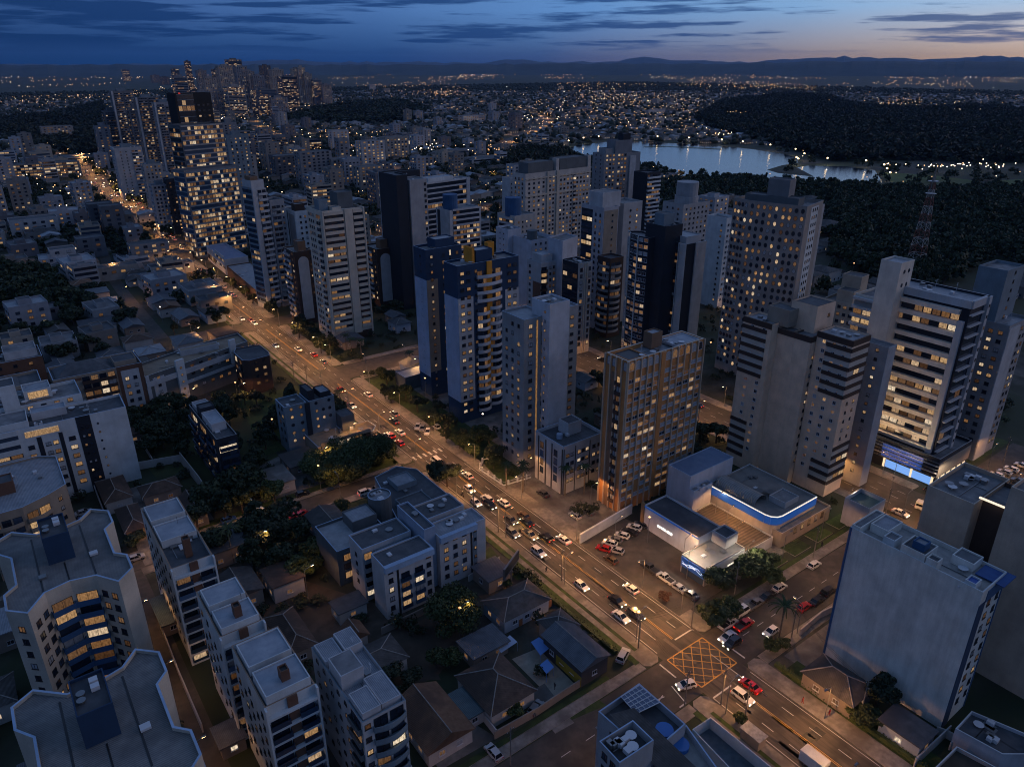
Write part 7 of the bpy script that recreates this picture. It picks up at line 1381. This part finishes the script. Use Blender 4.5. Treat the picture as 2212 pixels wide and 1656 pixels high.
PARKZ = [tuple(P('', *p)) for p in [(1225,300),(1740,318),(1780,340),(2300,352),(2300,415),(1700,415),(1400,395),(1225,352)]]
GROVE = [tuple(P('', *p)) for p in [(-60,575),(60,590),(130,605),(215,670),(205,705),(100,690),(-60,660)]]
WEDGE = 0
# middling blocks of the town, each its own thing
g3 = random.Random(31); MC = [W_(c) for c in ((.30,.31,.33), (.22,.21,.20), (.36,.38,.42), (.15,.15,.17), (.38,.34,.29), (.27,.29,.33))]
LOOK = ['pale', 'grey', 'tan', 'dark', 'blue-grey', 'white']
def in_view0(x, y): return abs((x*cY - y*sY)/(x*sY + y*cY)) < .74
def town_house(x, y, wr, wl):
    kd = g3.choice(('hip', 'gable', 'flat', 'flat')); rm = g3.choice((TILE, TILE2, GREYTILE, DMETAL, METAL, DARKROOF)); house('%s-roofed house with a %s between the grove and the far avenue' % (kd, rm.name.replace('_', ' ')), x, y, wr, wl, g3.uniform(3.2, 6.4), kd, rm, g3.choice((hw, hb, hbl)), rz=g3.uniform(-5, 5), rh=1.6, group='%s-roofed houses with a %s by the far avenue' % (kd, rm.name.replace('_', ' ')), lp=.3)
def midblock(x, y, wr, wl, h, k, grp):
    lk = LOOK[k % 6]; sz = 'low' if h < 9 else ('mid-height' if h < 18 else 'taller'); s = Bld('apartment_block', '%s %s %s block among the houses of the town' % (sz, lk, 'banded' if k % 4 == 0 else 'windowed'), 'apartment block', (x, y), [(0,0),(wr,0),(wr,wl),(0,wl)], h, g3.uniform(-6, 6), 3.0, '%s %s %s blocks of the town' % (sz, lk, 'banded' if k % 4 == 0 else 'windowed')); s.body(MC[k % 6], (CONC, DARKROOF, METAL)[k % 3], par=.7)
    for i in (0, 3):
        L = s.edge(i)[2]; n = max(1, int(L/(4.2 if cdist(x, y) < 900 else 6)))
        if k % 4 == 0: s.band(i, .05, .95, MC[k % 6], 1.3, .25, seg=4)
        else: s.win(i, .05, .95, n, 1.8, 1.3, .38)
    s.top(wr*.3, wr*.65, wl*.3, wl*.7, 2.6, MC[k % 6], DARKROOF); return s.done()
K0 = 0
for i in range(60):
    for _ in range(200):
        x, y = g3.uniform(-55, 185), g3.uniform(95, 335); wr, wl = g3.uniform(6, 12), g3.uniform(6, 12)
        if not (88 < x + wr/2 < 118) and not (104 < x < 134 and 78 < y < 152) and not (x > 112 and y < 118) and not (25 < x < 64 and 178 < y < 262) and not (108 < x < 126 and 150 < y < 190) and all(free(x + a*wr, y + b*wl, 1.6) for a in (0, .5, 1) for b in (0, .5, 1)): break
    else: continue
    kd = g3.choice(('hip', 'gable', 'flat', 'flat')); rm = g3.choice((TILE, GREYTILE, DMETAL, METAL, DARKROOF)); house('low %s-roofed annex with a %s in the yards between the near buildings' % (kd, rm.name.replace('_', ' ')), x, y, wr, wl, g3.uniform(3, 5), kd, rm, g3.choice((hw, hb, hbl)), rh=1.4, name='annex', cat='annex', group='%s-roofed annexes with a %s' % (kd, rm.name.replace('_', ' ')), lp=.35)
for (x0, x1, y0, y1, n, h0, h1) in ((-120, 60, 322, 352, 8, 5, 9), (-230, 90, 350, 700, 74, 5, 14), (128, 330, 540, 1100, 34, 12, 34), (145, 420, 300, 520, 10, 14, 34), (-200, 120, 700, 1300, 24, 8, 30), (280, 700, 420, 1100, 26, 10, 26), (-80, -12, 200, 340, 5, 8, 14), (300, 1100, 1100, 2000, 26, 10, 30), (700, 1900, 900, 1900, 14, 8, 22)):
    t_ = 0
    while n > 0 and t_ < 900:
        t_ += 1; x, y = g3.uniform(x0, x1), g3.uniform(y0, y1); wr, wl = g3.uniform(11, 20), g3.uniform(10, 22); f = x*sY + y*cY; sd = x*cY - y*sY
        if abs(sd/f) < .74 and all(free(x + a*wr, y + b*wl, 2.2) for a in (0, .5, 1) for b in (0, .5, 1)) and not any(in_poly(x+8, y+8, w_) for w_ in (FOREST, WOOD, WOOD2, WOOD3, WOOD4, PARKZ, GROVE)): midblock(x, y, wr, wl, g3.uniform(h0, h1), K0, 'middling blocks of the town'); K0 += 1; n -= 1
for i in range(44):
    for _ in range(150):
        x, y, wr, wl = g3.uniform(-90, 84), g3.uniform(316, 560), g3.uniform(8, 15), g3.uniform(8, 15)
        if in_view0(x, y) and not in_poly(x+5, y+5, GROVE) and all(free(x + a*wr, y + b*wl, 1.0) for a in (0, .5, 1) for b in (0, .5, 1)): town_house(x, y, wr, wl); break
# street grid of the low town: lamps, houses, small blocks
def in_view(x, y, m=.03):
    f = x*sY + y*cY; s_ = x*cY - y*sY
    return f > 50 and abs(s_/f) < .72 + m
WOODS = [FOREST, WOOD, WOOD2, WOOD3, WOOD4]
def town_ok(x, y, r): return in_view(x, y) and free(x, y, r) and not any(in_poly(x, y, w_) for w_ in WOODS + [GROVE]) and (r < 5 or not in_poly(x, y, PARKZ))
EXTRA = [(Vector(p), 14) for p in HIGH + HIGH2] + [(p, 9) for p in smooth(AVEN, 6)]
HW = [wall(c) for c in ((.36,.36,.36), (.24,.22,.20), (.28,.32,.37), (.15,.14,.13))]; HR = [TILE, TILE2, GREYTILE, METAL, CONC, DARKROOF, TILE, GREYTILE, surf('roof_sheet_pale', (.3,.32,.35), (.4,.4,.4))]
def far_house_mb(kind, g_):
    mb = MB(); w_, d, h = g_.uniform(8, 15), g_.uniform(8, 16), g_.choice((3.2, 5.6, 6.2))
    if kind == 0: mb.prism([(0,0),(w_,0),(w_,d),(0,d)], 0, h, 0, cap=False); hroof(mb, 0, w_, 0, d, h, 1.9, 'hip', .4, 1)
    elif kind == 1: mb.prism([(0,0),(w_,0),(w_,d),(0,d)], 0, h, 0, cap=False); hroof(mb, 0, w_, 0, d, h, 1.9, 'gable', .4, 1)
    else: mb.box(0, w_, 0, d, 0, h, 0, 1); mb.box(w_*.2, w_*.6, d*.5, d*.9, h, h+1.6, 0, 1)
    for k in range(3):
        x = w_*(k+.5)/3; mb.quad((x-.6,-.04,1), (x+.6,-.04,1), (x+.6,-.04,2.2), (x-.6,-.04,2.2), 2 if g_.random() < .5 else 3); y = d*(k+.5)/3; mb.quad((-.04,y+.6,1), (-.04,y-.6,1), (-.04,y-.6,2.2), (-.04,y+.6,2.2), 2 if g_.random() < .5 else 3)
    return mb, w_, d
g2 = random.Random(8); PRO = []
for k in range(14):
    mb, w_, d = far_house_mb(k % 3, g2); wl_, rf_ = g2.choice(HW), g2.choice(HR); bodym, roofm = MB(), MB()
    for f, m in zip(mb.f, mb.m):
        (roofm if m == 1 else bodym).add([mb.v[i] for i in f], [tuple(range(len(f)))], 0 if m == 1 else (0 if m == 0 else m-1))
    PRO.append((mb, bodym.mesh('wall', [wl_, LITB, GLASS]), roofm.mesh('roof', [rf_]), w_, d, wl_, rf_))
NH = 0; HP = []; LAMPS = []
for bx in np.arange(-2600, 5200, 58):
    for by in np.arange(-500, 5200, 76):
        dd = math.hypot(bx, by)
        if dd > 3600 or not in_view(bx+25, by+35, .06): continue
        n1_ = math.sin(bx*.0031+1)*math.cos(by*.0027) + .5*math.sin(bx*.009+by*.006)
        dens = .62 + .35*n1_ if dd > 700 else .95
        if dd > 1500: dens *= .72
        for k in range(8):
            if g2.random() > dens: continue
            x, y = bx + 4 + (k % 4)*13 + g2.uniform(-1, 1), by + 6 + (k//4)*31 + g2.uniform(-3, 3)
            if y < 320 and x > -60 and x < 330: continue
            if town_ok(x+6, y+6, 6.5) and all((Vector((x, y))-e).length > r_2 for e, r_2 in EXTRA): HP.append((x, y, g2.randrange(14), g2.uniform(-4, 4)))
        for k in range(2):
            x, y = bx + 56, by + k*38
            if town_ok(x, y, 2) and g2.random() < (.8 if dd < 900 else .42*max(.15, dens)): LAMPS.append((x, y))
HP.sort(key=lambda q: cdist(q[0], q[1])); print('houses', len(HP), 'lamps', len(LAMPS), 'trees', TREES)
for x, y, k, a in HP[:232]:
    lk = {'roof_tile': 'brown tiled roof', 'roof_tile_orange': 'orange-brown tiled roof', 'roof_tile_grey': 'grey tiled roof', 'roof_metal': 'ribbed metal roof', 'roof_concrete': 'pale concrete roof', 'roof_membrane': 'dark flat roof'}.get(PRO[k][6].name, 'pale sheet roof'); fm = ('hipped', 'gabled', 'boxy flat')[k % 3]
    t_ = thing('house', 'low %s house with a %s in the town beyond the near buildings' % (fm, lk), 'house', (x, y, 0), rad(a), 'low %s houses with a %s' % (fm, lk)); put('wall', PRO[k][1], t_); put('roof', PRO[k][2], t_)
def merge(name, items, label):
    mats = []; V, F_, M_ = [], [], []
    for x, y, k, a in items:
        mb, _, _, _, _, wl_, rf_ = PRO[k]; ids = []
        for m in (wl_, rf_, LITB, GLASS):
            if m not in mats: mats.append(m)
            ids.append(mats.index(m))
        c, s_ = math.cos(rad(a)), math.sin(rad(a)); b = len(V); V += [(x+p*c-q*s_, y+p*s_+q*c, r) for p, q, r in mb.v]; F_ += [tuple(b+i for i in f) for f in mb.f]; M_ += [ids[m] for m in mb.m]
    o = MB(); o.v, o.f, o.m = V, F_, M_; return setting(name, o, mats, 'stuff', label=label)
merge('distant_houses', HP[232:], 'distant low houses of the city seen as one mass')
# trees of the low town and of the park wood: the nearest single, the others one mass each
pts = []
for _ in range(26000):
    x, y = g2.uniform(-1600, 4000), g2.uniform(200, 4000)
    if in_view(x, y) and (y > 345 or x < -60 or x > 330) and town_ok(x, y, 4): pts.append((x, y, g2.uniform(6, 12), g2.uniform(3, 5.5)))
for _ in range(7000):
    x, y = g2.uniform(-260, 700), g2.uniform(318, 1250)
    if in_view(x, y) and town_ok(x, y, 2.2) and not 84 < x < 124: pts.append((x, y, g2.uniform(4, 9), g2.uniform(2, 4.2)))
pts.sort(key=lambda q: cdist(q[0], q[1])); park = sorted(zip(*PARKT), key=lambda q: cdist(*q[0])); left = max(0, 298 - TREES); n1, n2 = left//2, left - left//2
for x, y, h, r in pts[:n1]: tree(x, y, h, r, RN.choice(DK), 'dark leafy tree between the low houses of the town', 'trees between the low houses')
for p, h, r in park[:n2]: tree(*p, h, r*1.1, RN.choice(DK), 'dark park tree in the wood right of the oval-window tower', 'park trees in front of the lake', zs=h*.42)
ga, gb, gc = fill(GROVE, 6.5, 11, 4.8); leafmass('grove', ga, gb, gc, LEAFD, 'dense dark grove at the left edge', 260, 9)
near = [q for q in pts[n1:] if cdist(q[0], q[1]) < 1150]; rest = [q for q in pts[n1:] if cdist(q[0], q[1]) >= 1150]; print('near mass', len(near), 'far', len(rest), 'park', len(park))
leafmass('town_trees', [(q[0], q[1]) for q in near], [q[2] for q in near], [q[3] for q in near], LEAFD, 'trees between the town houses seen as one mass', 150, 5)
leafmass('park_wood', [q[0] for q in park[n2:]], [q[1] for q in park[n2:]], [q[2]*1.1 for q in park[n2:]], LEAFD, 'dark park wood between the towers and the lake', 170, 6)
blobs('town_trees', [(q[0], q[1]) for q in rest], [q[2] for q in rest], [q[3]*1.3 for q in rest], FOREM, 77, label='trees scattered among the distant houses')
# shrubs and small yard trees filling the gaps between the near buildings
ug = []
for _ in range(2600):
    x, y = g2.uniform(-60, 330), g2.uniform(60, 345); gd = (109 < x < 132 and 82 < y < 122) or (208 < x < 262 and 28 < y < 76) or (x > 96 and x < 116 and y < 80) or (150 > x > 108 and 78 < y < 100)
    if in_view(x, y) and free(x, y, 1.6) and not gd and not (60 < y < 82) and not (90 < x < 114) and not (172 < y < 186 and x < 96) and not (184 < x < 212): ug.append((x, y))
ug = ug[:1500]; leafmass('undergrowth', ug, [g2.uniform(1.2, 4.2) for _ in ug], [g2.uniform(.9, 2.3) for _ in ug], LEAFD, 'shrubs and low greenery in the gaps between the near buildings', 150, 12, 1.6)
# distant street lamps, one mass: thin poles with glowing heads
LAMPS.sort(key=lambda q: cdist(*q)); far = MB(); glow2 = plain('far_lamp_glow', (.9,.8,.6), .4, 0, (1,.50,.18), 2.4); glow3 = plain('far_lamp_white', (.9,.9,.9), .4, 0, (1,.76,.50), 5)
for m in (glow2, glow3, LAMPM, LAMPW): m.cycles.emission_sampling = 'NONE'
def flamp(x, y, s_, m):
    far.bar((x, y, 0), (x, y, 8), .08, 3, 0); far.add([(x-s_,y-s_,8),(x+s_,y-s_,8),(x+s_,y+s_,8),(x-s_,y+s_,8),(x,y,8+s_*1.3),(x,y,8-s_*.9)], [(0,1,4),(1,2,4),(2,3,4),(3,0,4),(1,0,5),(2,1,5),(3,2,5),(0,3,5)], m)
for x, y in LAMPS:
    d = cdist(x, y); flamp(x, y, .26 + d*.00010, 1 if g2.random() < .82 else 2)
for _ in range(7500):
    d = 1400*(10.5**g2.random()); a = YAW + g2.uniform(-.64, .64); x, y = d*math.sin(a), d*math.cos(a)
    cl_ = math.sin(x*.0016+2)*math.cos(y*.0021) + .6*math.sin(x*.005-y*.004)
    if cl_ < (.2 if d < 4500 else .05) + .5*g2.random() or any(in_poly(x, y, w_) for w_ in WOODS) or in_poly(x, y, LAKE): continue
    flamp(x, y, (.26 + d*.00017)*(1.1 if d > 4500 else 1), 1 if g2.random() < .85 else 2)
for cx_, cy_, n, sx in ((1130,340,40,30),): pass
for (u, v, n, su, sv, wv) in ((300,160,90,260,16,1), (960,205,110,70,9,1), (1180,262,30,60,10,2), (1080,330,60,90,20,1), (2070,372,90,170,8,2), (1560,300,24,60,3,2), (700,300,70,140,14,1), (480,262,30,60,12,1), (60,395,60,110,25,1), (200,430,60,130,30,1), (800,330,60,110,20,1), (920,330,40,60,14,2), (1400,215,60,100,12,1), (1660,190,90,220,10,1), (2010,180,90,220,10,1), (1900,231,36,50,4,1), (2085,243,26,36,3,2), (1665,213,16,30,3,1), (1790,223,16,30,3,1), (1590,249,12,20,3,1), (1990,235,12,24,3,1), (1250,200,70,160,14,1), (1120,160,70,500,5,1), (1700,155,80,500,5,1), (500,160,40,500,4,1)):
    for _ in range(int(n*.6)):
        p = G(u + g2.gauss(0, su*.5), v + g2.gauss(0, sv*.5))
        if in_poly(p.x, p.y, LAKE) or p.length > 14000 or p.length < 60: continue
        if free(p.x, p.y, 1): flamp(p.x, p.y, .32 + p.length*.00020, wv if g2.random() < .8 else 3-wv)
setting('distant_street_lamps', far, [METALG, glow2, glow3], 'stuff', label='street lamps of the distant city seen as scattered points')
# warm pools of lamp light in the low town
for i, (x, y) in enumerate([q for q in LAMPS if cdist(*q) < 1500][::9][:70]): lamp(x, y-4, 0, 'street lamp in the low town', 3000 if cdist(x, y) > 500 else 1500, 'street lamps in the low town')
# special far buildings
def fb(label, name, cat, u, v, h, wr, wl, m, sty=0, lp=.3, ang=0):
    p = G(u, v); s = Bld(name, label, cat, (p.x, p.y), [(0,0),(wr,0),(wr,wl),(0,wl)], h, ang, 3.1); s.body(m, DARKROOF, par=.6)
    for i in (0, 3):
        L = s.edge(i)[2]; n = max(1, int(L/5.5))
        if sty == 0: s.win(i, .05, .95, n, 2.4, 1.5, lp, off=.02)
        elif sty == 1: s.band(i, .03, .97, m, 1.2, lp, seg=3.5)
        else: s.bal(i, .1, .9, m, 1.3, lp)
    if h > 40: s.top(wr*.3, wr*.7, wl*.3, wl*.7, 5, m, DARKROOF)
    return s.done()
dt = [W_(c) for c in ((.20,.21,.23), (.14,.15,.17), (.27,.26,.25), (.09,.10,.12), (.33,.31,.29))]
DN_ = [(392,262,92,26,0),(382,206,100,24,1),(412,205,126,20,3),(436,214,98,30,0),(452,236,84,30,2),(470,212,100,26,3),(484,226,112,40,2),(506,222,128,40,1),(522,232,110,30,0),(500,250,70,40,4),(538,218,96,30,2),(556,232,88,30,0),(574,216,112,30,3),(596,222,102,36,4),(560,246,60,50,1),(616,232,84,44,3),(640,222,104,26,4),(652,222,108,22,4),(664,222,90,24,2),(682,222,74,26,0),(700,222,60,30,0),(268,168,78,50,1),(330,172,50,50,1),(350,176,46,50,3),(476,248,60,34,0),(430,250,58,34,2),(590,246,44,40,0),(662,212,60,60,2)]
nm_ = ['leftmost tower of the distant downtown group', 'slim downtown tower second from the left', 'tallest thin dark tower of the distant downtown', 'grey downtown tower right of the tallest', 'broad lit downtown tower, left cluster', 'dark flat-topped downtown tower', 'pair-like lit downtown tower in the middle', 'dark crowned downtown tower in the middle', 'pale downtown tower right of the crowned one', 'low wide lit downtown block', 'downtown tower with lit top, right of middle', 'grey downtown tower in the second row', 'dark pointed downtown tower', 'cream downtown tower beside the pointed one', 'low dark downtown slab', 'dark slab tower of the right downtown group', 'lit twin tower of the right downtown group, left one', 'lit twin tower of the right downtown group, tall one', 'lit tower after the twin towers', 'grey tower near the right end of downtown', 'rightmost small tower of downtown', 'lone hazy tower on the far left horizon', 'hazy low tower beside the lone left one', 'second hazy low tower on the left horizon', 'small front tower of downtown', 'small front tower at the left foot of downtown', 'front block at the right foot of downtown', 'wide block behind the right downtown group']
for (u, v, h, wd, mi), lb in zip(DN_, nm_): fb(lb, 'downtown_tower', 'tower', u, v + 8, h, wd, wd*.8, dt[mi], RN.choice((0, 1, 0)), .30)
for u, v, h, wr, sty, lb in ((245,345,60,17,2,'slim balcony tower, leftmost behind the left cluster'), (222,352,44,16,0,'lower grey tower at the left foot of the left cluster'), (300,352,66,18,2,'balcony tower behind the middle of the left cluster'), (342,350,58,16,0,'grey windowed tower behind the right of the left cluster'), (492,345,46,18,0,'grey windowed tower right of the glass office tower'), (522,352,38,16,1,'banded tower second right of the glass office tower'), (566,335,34,18,0,'short windowed tower right of the banded one'), (600,345,30,18,2,'short balcony tower behind the slim framed tower')): fb(lb, 'apartment_tower', 'apartment tower', u, v, h, wr, 15, dt[1] if sty == 2 else dt[0], sty, .3)
MD = [(720,330,30,26,14,4,0,.6,'pale block with bright lit windows, left of a pair behind the blue tower'), (785,372,34,30,16,4,0,.75,'bright white lit apartment block behind the cream beam tower'), (835,350,30,34,16,2,0,.7,'second bright lit apartment block, right of the first'), (738,380,40,12,12,0,0,.2,'dark grey slab in front of the bright lit blocks'), (640,330,16,40,20,3,1,.3,'dark low curved office with blue bands'), (95,305,22,46,20,2,0,.6,'pale block group with glowing court at the far left'), (20,392,16,70,24,2,1,.9,'long building with bright lit floors at the left edge'),
      (50,360,7,120,40,4,1,.2,'huge low warehouse roof at the left edge'), (1000,268,16,60,18,4,0,.9,'glowing wide building beside the far curving road'), (800,196,26,30,14,4,0,.3,'pale block in the far wood'), (830,202,20,30,14,2,0,.3,'smaller pale block in the far wood'), (960,190,8,160,30,0,1,.5,'long lit hall near the far road'), (950,204,7,170,30,0,1,.4,'second long lit hall near the far road'), (1210,196,20,24,14,2,0,.9,'glowing block in the far houses above the curving road'),
      (1020,358,7,80,30,4,1,.1,'long white warehouse roof behind the classical tower'), (960,340,8,60,20,0,1,.1,'blue sheet-roofed hall behind the white warehouse'), (1440,391,6,22,14,2,0,.8,'lit round restaurant building on the near lake shore'), (600,392,26,30,20,3,0,.2,'grey slab tower behind the slim framed tower'), (655,405,34,34,16,0,0,.1,'grey blank-faced slab behind the white slit tower'), (720,400,26,28,16,2,0,.7,'beige lit block right of the grey blank slab'), (780,410,22,26,16,2,0,.6,'beige lit block behind the cream beam tower roof'), (830,420,20,26,16,0,0,.5,'grey lit block behind the black slab tower'),
      (900,372,16,24,14,0,0,.3,'small grey block left of the white warehouse'), (1110,400,20,20,14,4,0,.3,'small pale tower left of the classical tower'), (205,515,24,16,12,3,0,.3,'blue-grey narrow block with lit face, left of the tower cluster'), (232,520,24,14,12,1,0,.1,'dark narrow block beside the blue-grey one'), (30,520,14,30,14,4,0,.2,'pale block at the left edge above the grove'), (115,575,10,14,10,4,0,.2,'white small block with window rows above the grove'), (175,560,13,16,12,1,0,.1,'grey block right of the white small block'), (290,575,13,22,11,0,0,.5,'grey double block with lit stair windows, left of the avenue'),
      (330,600,6,24,10,4,0,.4,'white low building with lit terrace, left of the avenue'), (215,610,8,22,10,2,0,.5,'tan low building with lit windows above the hip roofs'), (440,250,30,40,20,1,0,.6,'dark lit block at the foot of downtown'), (1400,250,12,60,20,4,0,.5,'pale long block among the far houses'), (1560,235,9,40,18,4,1,.4,'pale low hall left of the big wood')]
for u, v, h, wr, wl, mi, sty, lp, lb in MD: fb(lb, 'warehouse' if 'warehouse' in lb or 'hall' in lb else 'apartment_block', 'building', u, v, h, wr, wl, dt[mi] if mi < 4 else W_((.42,.42,.43)), sty, lp)
# radio mast: four tapering legs with bracing, painted red and white
b_ = P('', 1975, 580, 0); t_ = thing('radio_mast', 'red and white lattice radio mast standing out of the dark park wood', 'mast', (b_.x, b_.y, 0))
RW = [plain('mast_red', (.22,.07,.05), .6), plain('mast_white', (.42,.40,.37), .6)]; HM = 52; NS = 11
for k in range(NS):
    z0, z1 = HM*k/NS, HM*(k+1)/NS; r0, r1 = 4.2*(1-.78*k/NS), 4.2*(1-.78*(k+1)/NS); mb = MB(); C4 = ((-1,-1),(1,-1),(1,1),(-1,1))
    for i in range(4):
        a, b = C4[i], C4[(i+1) % 4]; mb.bar((a[0]*r0,a[1]*r0,z0), (a[0]*r1,a[1]*r1,z1), .15, 4); mb.bar((a[0]*r0,a[1]*r0,z0), (b[0]*r1,b[1]*r1,z1), .09, 4); mb.bar((b[0]*r0,b[1]*r0,z0), (a[0]*r1,a[1]*r1,z1), .09, 4); mb.bar((a[0]*r1,a[1]*r1,z1), (b[0]*r1,b[1]*r1,z1), .1, 4)
    put('mast_section', mb.mesh('mast_section', [RW[k % 2]]), t_)
put('platform', MB().cyl(0, 0, HM, HM+.4, 3, n=12).cyl(0, 0, HM-7, HM-6.7, 3, n=12).mesh('platform', [METALG]), t_); put('antenna', MB().bar((0,0,HM), (0,0,HM+9), .3, 6).bar((1.5,0,HM-6), (1.5,0,HM+3), .25, 6).bar((-1.5,0,HM-6), (-1.5,0,HM+3), .25, 6).mesh('antenna', [METALG]), t_)
# hills on the horizon
def ridge(name, prof, dist, depth, m, seed):
    g_ = random.Random(seed); n = 160; rows = 10; mb = MB(); V = []
    for i in range(n+1):
        u = -150 + 2520*i/n; 
        for (u0, h0), (u1, h1) in zip(prof, prof[1:]):
            if u0 <= u <= u1: h = h0 + (h1-h0)*(.5-.5*math.cos(math.pi*(u-u0)/(u1-u0))); break
        a = math.atan((u-CX)/(FPX*math.cos(PITCH)*1.0)) + YAW; h = CAM_H + dist*(139.5-h)/FPX*.9 + g_.uniform(-1, 1)*dist*.0011
        for j in range(rows+1):
            q = j/rows; rr = dist + depth*(q-.5); V.append((rr*math.sin(a), rr*math.cos(a), max(0, h)*math.sin(math.pi*q)**1.1*(1 + .0*q) - 2 + g_.uniform(0, dist*.0008)*math.sin(math.pi*q)))
    mb.add(V, [(i*(rows+1)+j, (i+1)*(rows+1)+j, (i+1)*(rows+1)+j+1, i*(rows+1)+j+1) for i in range(n) for j in range(rows)]); return setting(name, mb, [m])
HM1 = surf('hill_cover', (.03,.05,.06), (.05,.075,.085), .002, .95); HM2 = surf('hill_cover_far', (.06,.10,.15), (.09,.13,.18), .002, .95)  # distant haze is mixed into these bluish hill colours
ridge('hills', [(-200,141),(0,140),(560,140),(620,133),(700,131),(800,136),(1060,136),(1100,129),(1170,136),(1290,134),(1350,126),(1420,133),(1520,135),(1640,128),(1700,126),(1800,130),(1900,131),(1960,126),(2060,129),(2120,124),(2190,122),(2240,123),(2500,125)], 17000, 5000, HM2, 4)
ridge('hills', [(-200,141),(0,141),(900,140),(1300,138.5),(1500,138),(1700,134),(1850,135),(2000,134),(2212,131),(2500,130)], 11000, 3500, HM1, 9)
# air
if HAZE > 0:
    hz = MB().box(-13000, 26000, -1500, 26000, -3, 420); hm, ht, hb_ = mat_base('haze'); ht.n.remove(hb_); pv = ht.new('ShaderNodeVolumePrincipled'); pv.inputs['Color'].default_value = (.28,.52,1,1); pv.inputs['Density'].default_value = HAZE; pv.inputs['Anisotropy'].default_value = .2
    ht.l.new(pv.outputs[0], ht.n['Material Output'].inputs['Volume']); setting('haze', hz, [hm], 'stuff')
